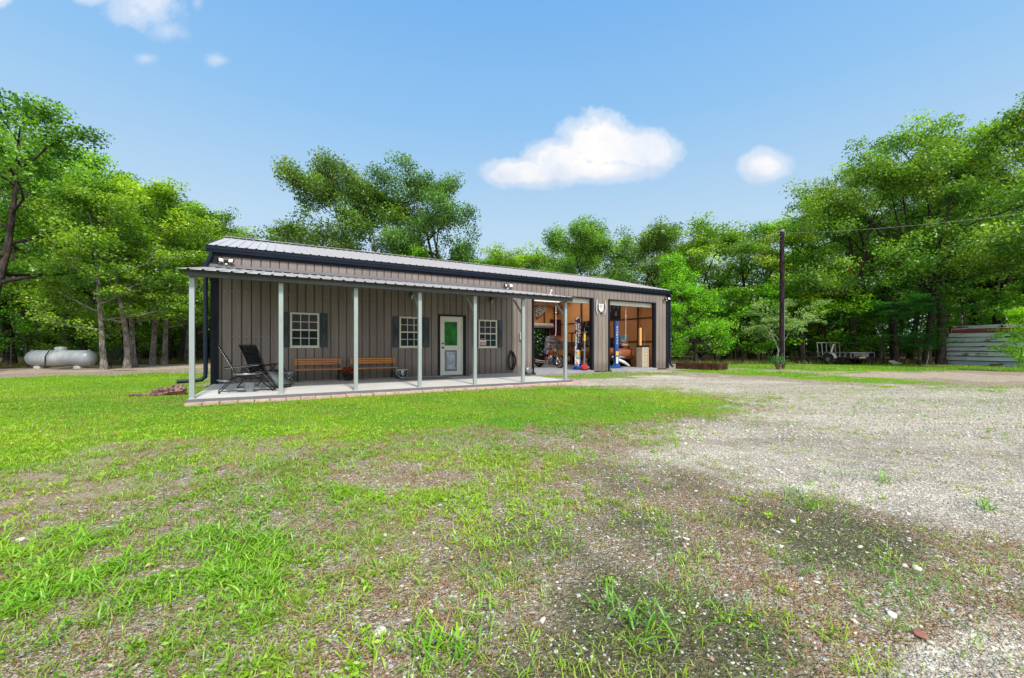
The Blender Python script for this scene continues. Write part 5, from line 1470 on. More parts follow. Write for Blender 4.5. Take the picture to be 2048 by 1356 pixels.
def tree(key, u, Y, H, name, label, cat='tree', group=None, rz=None, tint=(1, 1, 1), wide=1.0):
    p = PROTO[key]
    if key in used_proto: o = copy_tree(p)
    else: o = p; used_proto.add(key)
    o.name = name
    for ch in o.children: ch.name = ch.name.split('.')[0]
    s = H / base_h[key]
    o.location = (XU(u, Y), Y, 0); o.rotation_euler = (0, 0, rz if rz is not None else (u * .37 + Y) % 6.28)
    o.scale = (s * wide, s * wide, s)
    o['label'] = label; o['category'] = cat
    if group: o['group'] = group
    elif 'group' in o: del o['group']
    for ch in o.children:
        ch.color = (tint[0], tint[1], tint[2], 1)
    return o
D, Br, Yg = (1.0, 1.0, .9), (1.5, 1.35, 1.0), (1.7, 1.4, .9)
LW = 'trees of the left woods'
# left woods
tree('oakA', -30, 17.8, 12.4, 'oak_tree', 'large oak at the left edge whose dark limbs arch over the tank', group=LW, rz=1.0, wide=1.0)
tree('oakA', 100, 27, 14.6, 'oak_tree', 'oak with thin dark trunk behind the middle of the grey propane tank', group=LW, tint=Br)
tree('oakB', 62, 31, 16.6, 'oak_tree', 'oak deep behind the left end of the propane tank', group=LW)
tree('oakB', 167, 26.5, 13.4, 'oak_tree', 'slim oak with forked dark stem just behind the right end of the propane tank', group=LW, tint=Br)
tree('slimA', 209, 19.6, 8.4, 'oak_tree', 'pale grey trunk nearest the right end of the propane tank', group=LW)
tree('slimB', 254, 20.8, 9.3, 'oak_tree', 'pale lichen covered trunk, left of the close pair right of the small spruce', group=LW)
tree('slimA', 269, 21.9, 8.7, 'oak_tree', 'darker trunk, right of the close pair right of the small spruce', group=LW, tint=D, rz=2.2)
tree('slimB', 305, 23.8, 10.3, 'oak_tree', 'upright grey trunk third from the porch roof among the track-side trees', group=LW, rz=4.0, tint=Br)
tree('slimA', 328, 24.6, 9.9, 'oak_tree', 'grey trunk with flared foot leaning left beside the dirt track', group=LW, rz=.3)
tree('oakB', 360, 29.5, 11.6, 'oak_tree', 'stout grey trunk left of the first porch post, at the bend of the track', group=LW, rz=5.1)
tree('slimB', 374, 31, 12.0, 'oak_tree', 'thin grey trunk close behind the first porch post', group=LW, rz=1.4)
tree('oakA', 402, 33, 12.6, 'oak_tree', 'dark trunk between the first porch post and the building corner', group=LW, rz=2.9)
tree('slimA', 436, 34, 11.4, 'oak_tree', 'small crowned tree just above the left end of the main roof', group=LW, rz=.9)
tree('oakB', 488, 37, 11.7, 'oak_tree', 'low sparse tree showing above the roof left of the big centre oaks', group=LW, rz=3.3)
tree('oakC', -170, 20, 13.2, 'oak_tree', 'oak beyond the left edge whose branches hang into the upper left of the photo', group=LW, rz=2.0)
tree('oakA', 20, 25, 13.4, 'oak_tree', 'leafy oak between the edge oak and the tank, crown mid green', group=LW, rz=3.6, tint=Br)
tree('oakA', 130, 36, 14.5, 'oak_tree', 'far oak seen over the right half of the propane tank', group=LW, rz=5.0)
tree('oakB', 215, 31, 13.6, 'oak_tree', 'tall oak whose crown rises highest right of the edge oak', group=LW, rz=.1)
tree('oakC', 290, 33, 12.9, 'oak_tree', 'broad oak behind the two leaning track-side trunks', group=LW, rz=1.9, tint=Br)
tree('oakA', 345, 36, 14.2, 'oak_tree', 'far oak filling the gap behind the track bend', group=LW, rz=4.4)
for i, (u, Y, h) in enumerate(((-60, 34, 13), (10, 40, 15), (110, 43, 15), (180, 42, 14), (250, 40, 13), (310, 44, 13), (380, 45, 12), (430, 48, 12))):
    tree(('oakA', 'oakB', 'oakC')[i % 3], u, Y, h, 'oak_tree', 'slender oak deep inside the left woods among many like it', group='oaks deep in the left woods', rz=i * 1.3, tint=(1.2, 1.15, 1))
for i, (u, Y, h, k) in enumerate(((150, 25, 4.6, 'behind the tank, right half'), (60, 26, 4.2, 'behind the tank, left end'), (245, 27, 5.0, 'behind the close pair of trunks'), (340, 33, 5.0, 'behind the leaning trunk at the track'), (395, 36, 4.6, 'seen between porch post and building corner'), (-40, 23, 4.5, 'at the far left edge behind the fence'))):
    tree('under', u, Y, h, 'sapling', 'low bright green sapling ' + k, 'sapling', 'saplings of the left woods', rz=i * 1.1)
tree('spruce', 222, 20.7, 1.25, 'spruce_bush', 'small dark blue-green conifer bush on the ground right of the tank', 'bush')
# centre, behind the building
tree('sparse', 742, 33.5, 15.6, 'oak_tree', 'big open oak behind the roof, left of the centre pair, with sky showing through', rz=.5, wide=1.0)
tree('sparseB', 868, 31, 15.6, 'oak_tree', 'big dense oak behind the roof, right of the centre pair and the tallest there', rz=2.1, wide=.88)
tree('slimB', 765, 32, 12.9, 'oak_tree', 'narrower oak between the two big oaks behind the roof', rz=2.6, tint=(.72, .75, .8))
tree('slimA', 592, 35, 11.2, 'oak_tree', 'yellowish leaved oak low behind the roof under the open oak', rz=3.0, tint=(.95, .8, .9), wide=1.25)
tree('under', 830, 30, 8.3, 'oak_tree', 'bright yellow-green young tree peeking over the roof between the big oaks', tint=Yg, rz=1.0, wide=.62)
# back row right of centre
RW = 'treeline behind the roof'
rowd = [(955, 43, 10.2, 'oakA', 'first low crown right of the big centre oaks'), (1010, 46, 11.3, 'oakB', 'second low crown right of the centre oaks, above the ridge'), (1062, 45, 11.4, 'oakC', 'small rounded crown above the middle of the far roof'),
        (1115, 43, 11.6, 'oakB', 'crown just left of the ragged taller tree behind the roof'), (1190, 38, 11.9, 'sparse', 'ragged taller tree with bare tips above the far roof'), (1262, 37, 11.5, 'sparse', 'second ragged tree, leaning right, above the far roof end'),
        (1320, 39, 11.6, 'oakA', 'rounded oak right of the ragged pair behind the roof end'), (1395, 35, 11.2, 'oakC', 'broad oak directly behind the bright cedar'), (1450, 33, 10.7, 'oakB', 'oak right of the cedar with drooping right side'),
        (1505, 32, 9.9, 'oakA', 'lower oak left of the utility pole with wires crossing it'), (1548, 36, 9.9, 'oakB', 'low crown just behind the top of the utility pole')]
rowd += [(985, 50, 11.6, 'oakC', 'crown between the first and second low crowns, farther back'), (1040, 49, 11.9, 'oakA', 'crown filling in behind the second low crown'), (1090, 50, 12.4, 'oakB', 'far crown behind the small rounded one'), (1150, 47, 12.6, 'oakC', 'far crown left of the ragged pair'), (925, 46, 10.2, 'oakB', 'low crown touching the right side of the big centre oak')]
for i, (u, Y, h, k, lb) in enumerate(rowd): tree(k, u, Y, h, 'oak_tree', lb, group=RW, rz=i * 1.7 + .4, tint=(1, 1, 1) if i % 2 else Br, wide=1.25)
tree('cedar', 1393, 25.6, 7.0, 'cedar_tree', 'bright green feathery conical cedar at the right corner of the building', rz=1.2, tint=(1.35, 1.25, 1), wide=.98)
# right woods
GW = 'trees of the right woods'
rw = [(1605, 28, 10.2, 'oakB', 'bright green oak immediately right of the utility pole', Yg, 0.2), (1650, 29, 12.0, 'oakA', 'oak above the trailer, left shoulder of the right woods', Br, 1.7), (1712, 27, 12.6, 'bigB', 'spreading oak above the raised trailer ramp', (1, 1, 1), 2.9),
      (1790, 27.5, 14.4, 'bigA', 'wide oak crowning the middle of the right woods', (1, 1, 1), .7), (1853, 25.2, 13.4, 'bigB', 'left of the stout twin dark trunks beside the shed', (1, 1, 1), 4.3), (1882, 25.0, 14.4, 'bigA', 'right of the stout twin dark trunks beside the shed, forked high', (.95, 1, 1), 2.2),
      (1955, 29, 15.6, 'oakC', 'dark trunk behind the middle of the corrugated shed', D, 3.4), (2003, 26, 14.0, 'bigB', 'curved black trunk behind the right half of the shed', (.95, 1, 1), 1.1), (2040, 28, 16.0, 'bigA', 'thick trunk at the right edge behind the shed', (1, 1, 1), 5.2),
      (2165, 20.5, 14.9, 'bigB', 'oak beyond the right edge whose branch tips hang into the upper right', (1, 1, 1), 3.0), (1750, 33, 12.6, 'oakA', 'slim dark trunk deep between trailer and twin trunks', D, 2.4), (1820, 34, 14.2, 'oakB', 'tall oak far behind the twin trunks', (1, 1, 1), 4.9),
      (1915, 36, 15, 'oakC', 'far oak over the left end of the shed roof', (1, 1, 1), .6), (1680, 37, 12.5, 'oakB', 'far oak behind the left end of the trailer', (1, 1, 1), 3.8), (1575, 38, 9.6, 'oakA', 'far oak directly behind the lower utility pole', Br, 5.5)]
for (u, Y, h, k, lb, ti, rz_) in rw: tree(k, u, Y, h, 'oak_tree', lb, group=GW, rz=rz_, tint=ti)
for i, (u, Y, h) in enumerate(((1480, 42, 10), (1620, 43, 12), (1725, 43, 13), (1800, 44, 14), (1870, 42, 14), (1940, 44, 15), (2010, 40, 15), (2090, 36, 15), (1350, 46, 11))):
    tree(('oakB', 'oakC', 'oakA')[i % 3], u, Y, h, 'oak_tree', 'dark slender oak deep inside the right woods among many like it', group='oaks deep in the right woods', rz=i * 1.9, tint=(1.2, 1.15, 1))
us = [(1475, 29, 5.2, 'right of the cedar at the back of the grass', (1, 1, 1)), (1520, 30, 5.8, 'left of the utility pole behind the scrub tree', Br), (1602, 28.5, 6.6, 'right of the utility pole, very bright', Yg), (1648, 30, 5.8, 'behind the left end of the trailer ramp', Br), (1700, 30, 4.4, 'behind the trailer deck', Yg),
      (1748, 30, 5.2, 'between the trailer and the pale slabs', (1, 1, 1)), (1560, 32, 5.0, 'dark and low behind the pole foot', D), (1925, 27, 6.4, 'behind the shed roof, left part', (1, 1, 1)), (1985, 30, 6.0, 'behind the shed roof, right part', (1, 1, 1)), (1430, 31, 5.0, 'in the shadow right behind the cedar', D), (2075, 24, 6.0, 'at the right edge behind the bright bush', (1, 1, 1))]
for i, (u, Y, h, lb, ti) in enumerate(us): tree('under', u, Y, h, 'sapling', 'leafy green sapling ' + lb, 'sapling', 'saplings of the right woods', rz=i * 1.37, tint=ti, wide=1.1)
tree('layer', 1838, 23.6, 4.3, 'understory_tree', 'low blue-green tree with flat layered sprays before the stout twin trunks', rz=.8)
tree('layer', 1768, 25.5, 4.6, 'understory_tree', 'second blue-green layered tree, left of the one at the twin trunks', rz=3.1)
tree('scrub', 1554, 25.2, 3.9, 'scrub_tree', 'half bare scrubby tree with pale grey twigs just behind the utility pole', rz=.55)
tree('bright', 2080, 17.6, 2.8, 'shrub', 'vivid yellow-green shrub at the right edge in front of the shed', 'shrub', rz=.4, wide=.85, tint=(1.4, 1.15, .8))
for k, p in PROTO.items():
    if k not in used_proto:
        for ch in list(p.children): bpy.data.objects.remove(ch)
        bpy.data.objects.remove(p)

# far wood mass behind everything: one object of leaves on each side
def woods(name, label, us_, Ys, htop, n, seed):
    rng = np.random.default_rng(seed)
    u = rng.uniform(us_[0], us_[1], n); Y = rng.uniform(Ys[0], Ys[1], n)
    X = (u - CU) / FPX * Y
    ht = htop(u) * (.82 + .22 * np.sin(X * .9 + 1.3) * np.sin(X * .37) + .1 * np.sin(X * 2.3 + Y))
    z = ht * rng.random(n) ** .95
    lump_ = np.sin(X * 1.7 + z * 1.3) * np.sin(z * 1.9 + Y * 1.1 + X * .6)
    keep = (lump_ > -.25)
    keep |= (z < 2.8) & (rng.random(n) < .8)
    P = np.stack([X, Y, z], 1)[keep]
    m = len(P)
    v, f = leaf_quads(P, rng.uniform(.3, .62, m), rng, .35, .7)
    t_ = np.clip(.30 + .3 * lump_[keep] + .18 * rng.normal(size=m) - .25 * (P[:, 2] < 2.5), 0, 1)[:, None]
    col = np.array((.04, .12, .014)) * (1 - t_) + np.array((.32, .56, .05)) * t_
    o = np_mesh(name, v, f, M['leaf'], 4, None, np.repeat(col, 4, 0))
    o.color = (1, 1, 1, 1)
    tag(o, label, 'woodland', kind='stuff')
    return o
woods('background_woods', 'dense green wood far behind the left trees', (-420, 560), (44, 58), lambda u: 9.5 + 0 * u, 52000, 5)
woods('background_woods', 'dense green wood far behind the roof and the right trees', (560, 2650), (46, 62), lambda u: 9.8 + 1.0 * np.clip((u - 1500) / 300, 0, 1), 90000, 6)
# trunks seen far in: thin dark poles belong to the same mass (one object)
mb = MB(); rr = random.Random(4)
for k in range(150):
    u = rr.choice([rr.uniform(-200, 520), rr.uniform(1300, 2250), rr.uniform(-200, 520)]); Y = rr.uniform(36, 54); x = XU(u, Y)
    mb.tube([(x, Y, -.1), (x + rr.uniform(-.2, .2), Y, 3), (x + rr.uniform(-.5, .5), Y, 8)], [rr.uniform(.10, .22), .12, .05], 5, caps=False)
tag(mb.build('distant_trunks', M['bark']), 'many dark tree trunks far inside the woods', 'tree trunks', kind='stuff')
# ================================================================== GROUND
def poly(pts): return np.array([G(u, v) for u, v in pts])
def sdist(P, poly_):
    "signed distance (positive inside) of points P (n,2) to polygon"
    n = len(poly_); d = np.full(len(P), 1e18); inside = np.zeros(len(P), bool)
    for i in range(n):
        a, b = poly_[i], poly_[(i + 1) % n]
        e = b - a; w = P - a
        t_ = np.clip((w @ e) / (e @ e + 1e-12), 0, 1)
        q = w - t_[:, None] * e
        d = np.minimum(d, (q ** 2).sum(1))
        c1 = (a[1] <= P[:, 1]); c2 = (b[1] > P[:, 1]); cr_ = e[0] * w[:, 1] - e[1] * w[:, 0]
        inside ^= ((c1 & c2 & (cr_ > 0)) | (~c1 & ~c2 & (cr_ < 0)))
    d = np.sqrt(d)
    return np.where(inside, d, -d)
def vnoise(P, s, seed=0):
    "cheap smooth value noise, 0..1"
    rng = np.random.default_rng(seed); T_ = rng.random((256, 256))
    x = P[:, 0] * s + 100; y = P[:, 1] * s + 100
    xi = np.floor(x).astype(int); yi = np.floor(y).astype(int); fx = x - xi; fy = y - yi
    fx = fx * fx * (3 - 2 * fx); fy = fy * fy * (3 - 2 * fy)
    g = lambda i, j: T_[(xi + i) % 256, (yi + j) % 256]
    return (g(0, 0) * (1 - fx) + g(1, 0) * fx) * (1 - fy) + (g(0, 1) * (1 - fx) + g(1, 1) * fx) * fy
def fbm(P, s, seed=0): return .5 * vnoise(P, s, seed) + .28 * vnoise(P, s * 2.1, seed + 1) + .14 * vnoise(P, s * 4.3, seed + 2) + .08 * vnoise(P, s * 8.7, seed + 3)

LAWN = poly([(-700, 800), (-300, 765), (0, 757), (200, 751), (380, 744), (418, 742), (418, 800), (640, 790), (1150, 772), (1210, 775), (1330, 780), (1470, 800), (1480, 822), (1330, 832), (1220, 845), (1050, 850), (900, 862), (760, 872), (600, 872), (460, 880), (330, 880), (230, 890), (120, 920), (0, 945), (-700, 1000)])
LAWN2 = poly([(1345, 742), (1450, 748), (1560, 752), (1700, 764), (1900, 768), (1800, 756), (1740, 745), (1900, 742), (2060, 741), (2300, 742), (2300, 733), (1880, 731), (1700, 728), (1500, 729), (1345, 731)])
LAWN3 = poly([(1070, 753), (1130, 757), (1240, 757), (1330, 752), (1420, 757), (1345, 745), (1220, 745), (1150, 748)])
GRAV = poly([(1130, 765), (1200, 746), (1320, 741), (1345, 744), (1450, 757), (1560, 762), (1700, 770), (1900, 776), (2048, 777), (2900, 800), (2900, 1300), (2100, 1110), (1980, 1070), (1850, 1050), (1760, 1010), (1650, 985), (1500, 960), (1400, 945), (1310, 935), (1270, 915), (1250, 890), (1290, 865), (1400, 848), (1510, 838), (1520, 815), (1480, 797), (1340, 781), (1220, 775)])
MOSS = [poly(p) for p in ([(1180, 930), (1330, 925), (1500, 955), (1650, 990), (1800, 1045), (1900, 1090), (1930, 1130), (1900, 1180), (1800, 1190), (1650, 1190), (1480, 1180), (1330, 1150), (1180, 1060)],
        [(700, 1150), (900, 1080), (1080, 1060), (1300, 1130), (1500, 1160), (1650, 1200), (1840, 1240), (1760, 1356), (1600, 1420), (1050, 1500), (700, 1500), (760, 1300)])]
PEB = poly([(1560, 1420), (1700, 1300), (1850, 1235), (2200, 1210), (2500, 1500), (1500, 1600)])
DIRT = [poly(p) for p in ([(-200, 960), (60, 935), (240, 890), (320, 900), (300, 940), (220, 990), (80, 1010), (-200, 1060)], [(60, 970), (170, 935), (240, 945), (160, 985), (70, 1000)])]
LUSH = [poly(p) for p in ([(-900, 1110), (0, 1090), (180, 1075), (430, 1090), (560, 1120), (620, 1190), (600, 1300), (480, 1500), (-700, 2500)], [(60, 1090), (110, 1050), (250, 1015), (330, 1030), (250, 1080), (120, 1140)], [(530, 1085), (620, 1075), (650, 1110), (600, 1130), (540, 1120)], [(640, 980), (720, 965), (790, 975), (740, 1010), (660, 1010)], [(1230, 1330), (1330, 1300), (1380, 1350), (1300, 1400)])]
TRACK = np.array([(-60, 13), G(-100, 752), G(0, 747), G(120, 745), G(300, 739), G(415, 736), (-9.6, 22), (-8.5, 30), (-8, 44), (-13, 44), (-14.5, 27), (XU(330, 25.8), 25.8), G(260, 729.5), G(60, 736), G(-100, 740), (-60, 17)])
TRACK2 = poly([(1640, 752), (1750, 746), (1880, 745), (2048, 752), (2300, 760), (2300, 772), (2048, 767), (1880, 757), (1760, 757)])
BAND = poly([(1345, 735), (1560, 737.5), (1740, 745), (1640, 748), (1500, 741), (1345, 738)])

def masks(P):
    near = np.clip(P[:, 1] / 10, .12, 1.2)
    jit = (fbm(P, 1.0, 3) - .5) * 2.6 * near + (fbm(P, 4, 4) - .5) * .9 * near + .0
    def soft(pl, w=.25): return np.clip(.5 + (sdist(P, pl) + jit) / (2 * w * near + .05), 0, 1)
    m = {}
    fade = np.clip(1 + (sdist(P, LAWN) + jit * 1.6) / 1.6, 0, 1) ** 1.5
    lawn = np.maximum.reduce([soft(LAWN, .6), fade * .42, soft(LAWN2, .5), soft(LAWN3, .3) * .75])
    m['grav'] = soft(GRAV, .9) * (1 - soft(LAWN3, .3) * .75)
    m['moss'] = np.maximum.reduce([soft(q, .9) for q in MOSS]) * np.clip(fbm(P, 1.6, 12) * 2.4 - .45, 0, 1)
    m['peb'] = soft(PEB, .3)
    m['dirt'] = np.maximum.reduce([soft(q, .25) for q in DIRT])
    m['lush'] = np.maximum.reduce([soft(q, .2) for q in LUSH])
    m['track'] = np.maximum(soft(TRACK, .3), soft(TRACK2, .4))
    m['track'] = np.maximum(m['track'], soft(BAND, .2) * .6)
    far = np.clip((P[:, 1] - 24.5 + jit) / 2, 0, 1)
    leftw = np.clip((-16.5 - P[:, 0] + jit * .5) / 1.5, 0, 1) * np.clip((P[:, 1] - 17.5) / 2, 0, 1)
    m['litter'] = np.clip(np.maximum(far * np.clip((np.abs(P[:, 0] - 2) - 8) / 3, 0, 1), leftw), 0, 1) * (1 - m['track'])
    m['lawn'] = np.clip(lawn - m['track'] - m['grav'] * .9 - m['litter'] * .8, 0, 1)
    # the lawn thins out in patches toward the camera
    m['lawn'] *= np.clip(.35 + 1.1 * fbm(P, .9, 7) + np.clip((P[:, 1] - 5.5) / 2, 0, .6), 0, 1)
    return m

def gz(P):
    a = .016 * np.sin(P[:, 0] * 1.1 + .5) * np.sin(P[:, 1] * .9 + 1) + .03 * (fbm(P, 1.1, 30) - .5) * np.clip((7.5 - P[:, 1]) / 3, .15, 1)
    loc_x = (P[:, 0] - OX) * ct + (P[:, 1] - OY) * st; loc_y = -(P[:, 0] - OX) * st + (P[:, 1] - OY) * ct
    inb = np.clip(1 + np.minimum(np.minimum(loc_x + .3, 19 - loc_x), np.minimum(loc_y + 4.2, 9.3 - loc_y)), 0, 1)
    return a * (1 - inb) - .004 * inb

def axis(a, lo, hi, c, n):
    t0, t1 = math.asinh((lo - c) / a), math.asinh((hi - c) / a)
    return c + a * np.sinh(np.linspace(t0, t1, n))
xs = axis(3.5, -260, 260, 0, 420); ys = axis(3.0, -60, 420, 3.2, 420)
XX, YY = np.meshgrid(xs, ys); P = np.stack([XX.ravel(), YY.ravel()], 1)
mk = masks(P); Z = gz(P)
Vg = np.concatenate([P, Z[:, None]], 1)
nx_, ny_ = len(xs), len(ys)
ii, jj = np.meshgrid(np.arange(nx_ - 1), np.arange(ny_ - 1)); ii, jj = ii.ravel(), jj.ravel()
quads = np.stack([jj * nx_ + ii, jj * nx_ + ii + 1, (jj + 1) * nx_ + ii + 1, (jj + 1) * nx_ + ii], 1)

def ground_material():
    m, n, out = nt('ground_surface')
    a1 = N(n, 'Attribute'); a1.attribute_name = 'mA'; a2 = N(n, 'Attribute'); a2.attribute_name = 'mB'
    s1 = N(n, 'SeparateColor'); s2 = N(n, 'SeparateColor'); n.links.new(a1.outputs['Color'], s1.inputs[0]); n.links.new(a2.outputs['Color'], s2.inputs[0])
    lawn, grav, moss = s1.outputs[0], s1.outputs[1], s1.outputs[2]
    dirt, track, litter = s2.outputs[0], s2.outputs[1], s2.outputs[2]
    v = tex_coord(n, 'Object')
    big = noise_(n, v, .7, 5, .6); mid = noise_(n, v, 5, 6, .65); fine = noise_(n, v, 38, 5, .7); fine2 = noise_(n, v, 120, 3, .6)
    def thr(mask, nz, lo=.42, hi=.58, amt=.55):
        x = math_(n, 'ADD', mask, math_(n, 'MULTIPLY', math_(n, 'SUBTRACT', nz, .5), amt))
        r = ramp(n, [(lo, 0.), (hi, 1.)]); n.links.new(x, r.inputs[0]); return r.outputs[0]
    # pebbly base: two voronoi layers
    def pebbles(scale, lo, hi, gap):
        vo = N(n, 'TexVoronoi'); vo.inputs['Scale'].default_value = scale
        warp = n.nodes.new('ShaderNodeVectorMath'); warp.operation = 'ADD'
        nn = N(n, 'TexNoise'); nn.inputs['Scale'].default_value = scale * .6; n.links.new(v, nn.inputs['Vector'])
        sc_ = n.nodes.new('ShaderNodeVectorMath'); sc_.operation = 'SCALE'; sc_.inputs['Scale'].default_value = .9 / scale
        n.links.new(nn.outputs['Color'], sc_.inputs[0]); n.links.new(v, warp.inputs[0]); n.links.new(sc_.outputs[0], warp.inputs[1]); n.links.new(warp.outputs[0], vo.inputs['Vector'])
        se = N(n, 'SeparateColor'); n.links.new(vo.outputs['Color'], se.inputs[0])
        r = ramp(n, [(0, lo), (.5, tuple((a + b) / 2 for a, b in zip(lo, hi))), (1, hi)]); n.links.new(se.outputs[0], r.inputs[0])
        g = ramp(n, [(.28, 1.), (.62, 0.)]); n.links.new(vo.outputs['Distance'], g.inputs[0])
        return r.outputs[0], g.outputs[0], vo.outputs['Distance'], se.outputs[1]
    pc1, pg1, pd1, pr1 = pebbles(46, (.40, .38, .345), (.86, .845, .80), 0)
    pc2, pg2, pd2, pr2 = pebbles(120, (.36, .34, .30), (.82, .80, .75), 0)
    pc3, pg3, pd3, pr3 = pebbles(9, (.30, .28, .24), (.60, .57, .50), 0)
    soil_r = ramp(n, [(.34, (.10, .078, .050)), (.5, (.30, .235, .155)), (.64, (.62, .52, .38))]); n.links.new(fine, soil_r.inputs[0])
    soil = soil_r.outputs[0]
    # gravel drive
    gcol = mixc(n, pg2, (.33, .31, .275), pc2)
    gcol = mixc(n, math_(n, 'MULTIPLY', pg1, math_(n, 'GREATER_THAN', pr1, .35)), gcol, pc1)
    gt = ramp(n, [(.3, (.80, .79, .77)), (.6, (1.28, 1.25, 1.20))]); n.links.new(mid, gt.inputs[0])
    gcol = mixc(n, 1.0, gcol, gt.outputs[0], 'MULTIPLY')
    gb = ramp(n, [(.35, (.86, .85, .82)), (.65, (1.10, 1.085, 1.05))]); n.links.new(big, gb.inputs[0])
    gcol = mixc(n, 1.0, gcol, gb.outputs[0], 'MULTIPLY')
    lane = noise_(n, tex_coord(n, 'Object', (.10, .9, 1)), 1.0, 3, .5)
    gl = ramp(n, [(.38, (.74, .71, .66)), (.50, (1.02, 1.0, .97)), (.62, (1.16, 1.14, 1.09))]); n.links.new(lane, gl.inputs[0])
    gcol = mixc(n, 1.0, gcol, gl.outputs[0], 'MULTIPLY')
    # default thin ground: soil with straw tint and scattered stones
    straw = ramp(n, [(.38, (.12, .07, .038)), (.52, (.36, .235, .125)), (.64, (.68, .54, .35))]); n.links.new(fine2, straw.inputs[0])
    dcol = mixc(n, thr(mid, fine, .44, .58, .4), soil, straw.outputs[0])
    dcol = mixc(n, math_(n, 'MULTIPLY', pg2, math_(n, 'GREATER_THAN', pr2, .62)), dcol, pc2)
    dcol = mixc(n, math_(n, 'MULTIPLY', pg1, math_(n, 'GREATER_THAN', pr1, .80)), dcol, pc1)
    # moss and dark damp soil
    mr = ramp(n, [(.32, (.075, .068, .042)), (.52, (.14, .14, .068)), (.68, (.26, .25, .13))]); n.links.new(fine, mr.inputs[0])
    mcol = mixc(n, math_(n, 'MULTIPLY', pg2, math_(n, 'GREATER_THAN', pr2, .88)), mr.outputs[0], pc2)
    # bare dirt and track
    br = ramp(n, [(.3, (.33, .24, .16)), (.55, (.50, .39, .27)), (.75, (.66, .56, .42))]); n.links.new(mid, br.inputs[0])
    bcol = mixc(n, .45, br.outputs[0], soil)
    bcol = mixc(n, math_(n, 'MULTIPLY', pg2, math_(n, 'GREATER_THAN', pr2, .85)), bcol, pc2)
    tr = ramp(n, [(.3, (.36, .26, .19)), (.6, (.58, .48, .38)), (.75, (.68, .60, .50))]); n.links.new(mid, tr.inputs[0])
    # leaf litter
    lr = ramp(n, [(.3, (.035, .022, .014)), (.5, (.10, .058, .035)), (.62, (.20, .12, .08)), (.75, (.09, .12, .025))]); n.links.new(fine, lr.inputs[0])
    # lawn under the blades
    gr = ramp(n, [(.28, (.06, .17, .010)), (.5, (.14, .36, .012)), (.72, (.30, .54, .02))]); n.links.new(fine, gr.inputs[0])
    gy = ramp(n, [(.36, (.60, .84, 1.0)), (.55, (1.2, 1.05, 1.)), (.66, (1.75, 1.08, 1.2))]); n.links.new(big, gy.inputs[0])
    lcol = mixc(n, 1.0, gr.outputs[0], gy.outputs[0], 'MULTIPLY')
    c = dcol
    c = mixc(n, thr(grav, fine, .35, .62, .5), c, gcol)
    c = mixc(n, thr(dirt, mid, .38, .62, .5), c, bcol)
    c = mixc(n, thr(moss, fine, .22, .92, .8), c, mcol)
    c = mixc(n, thr(litter, mid, .40, .6, .5), c, lr.outputs[0])
    c = mixc(n, thr(track, mid, .36, .64, .45), c, tr.outputs[0])
    c = mixc(n, thr(lawn, fine, .30, .72, .95), c, lcol)
    p = N(n, 'BsdfPrincipled'); p.inputs['Roughness'].default_value = .95; p.inputs['Specular IOR Level'].default_value = .15
    n.links.new(c, p.inputs['Base Color'])
    h = math_(n, 'ADD', math_(n, 'MULTIPLY', pd1, -1.0), math_(n, 'ADD', math_(n, 'MULTIPLY', pd2, -.6), math_(n, 'MULTIPLY', fine, 1.1)))
    b = N(n, 'Bump'); b.inputs['Strength'].default_value = .95; b.inputs['Distance'].default_value = .024
    n.links.new(h, b.inputs['Height']); n.links.new(b.outputs[0], p.inputs['Normal'])
    n.links.new(p.outputs[0], out.inputs[0])
    return m
M['ground'] = ground_material()

def sub_ground(name, sel):
    q = quads[sel]; used, inv = np.unique(q.ravel(), return_inverse=True)
    o = np_mesh(name, Vg[used], inv, M['ground'], 4, smooth=True)
    me = o.data
    for an, ks in (('mA', ('lawn', 'grav', 'moss')), ('mB', ('dirt', 'track', 'litter'))):
        a = me.attributes.new(an, 'FLOAT_COLOR', 'POINT')
        c4 = np.ones((len(used), 4), np.float32)
        for i, k in enumerate(ks): c4[:, i] = mkc[k][used]
        a.data.foreach_set('color', c4.ravel())
    o['kind'] = 'structure'
    return o
mkc = dict(mk); mkc['grav'] = np.maximum(mk['grav'], mk['peb'] * .8)
def fm(k): return mkc[k][quads].mean(1)
sel_g = (fm('grav') > .5); sel_t = (fm('track') > .5) & ~sel_g
sub_ground('gravel_drive', sel_g); sub_ground('dirt_track', sel_t); sub_ground('ground', ~sel_g & ~sel_t)

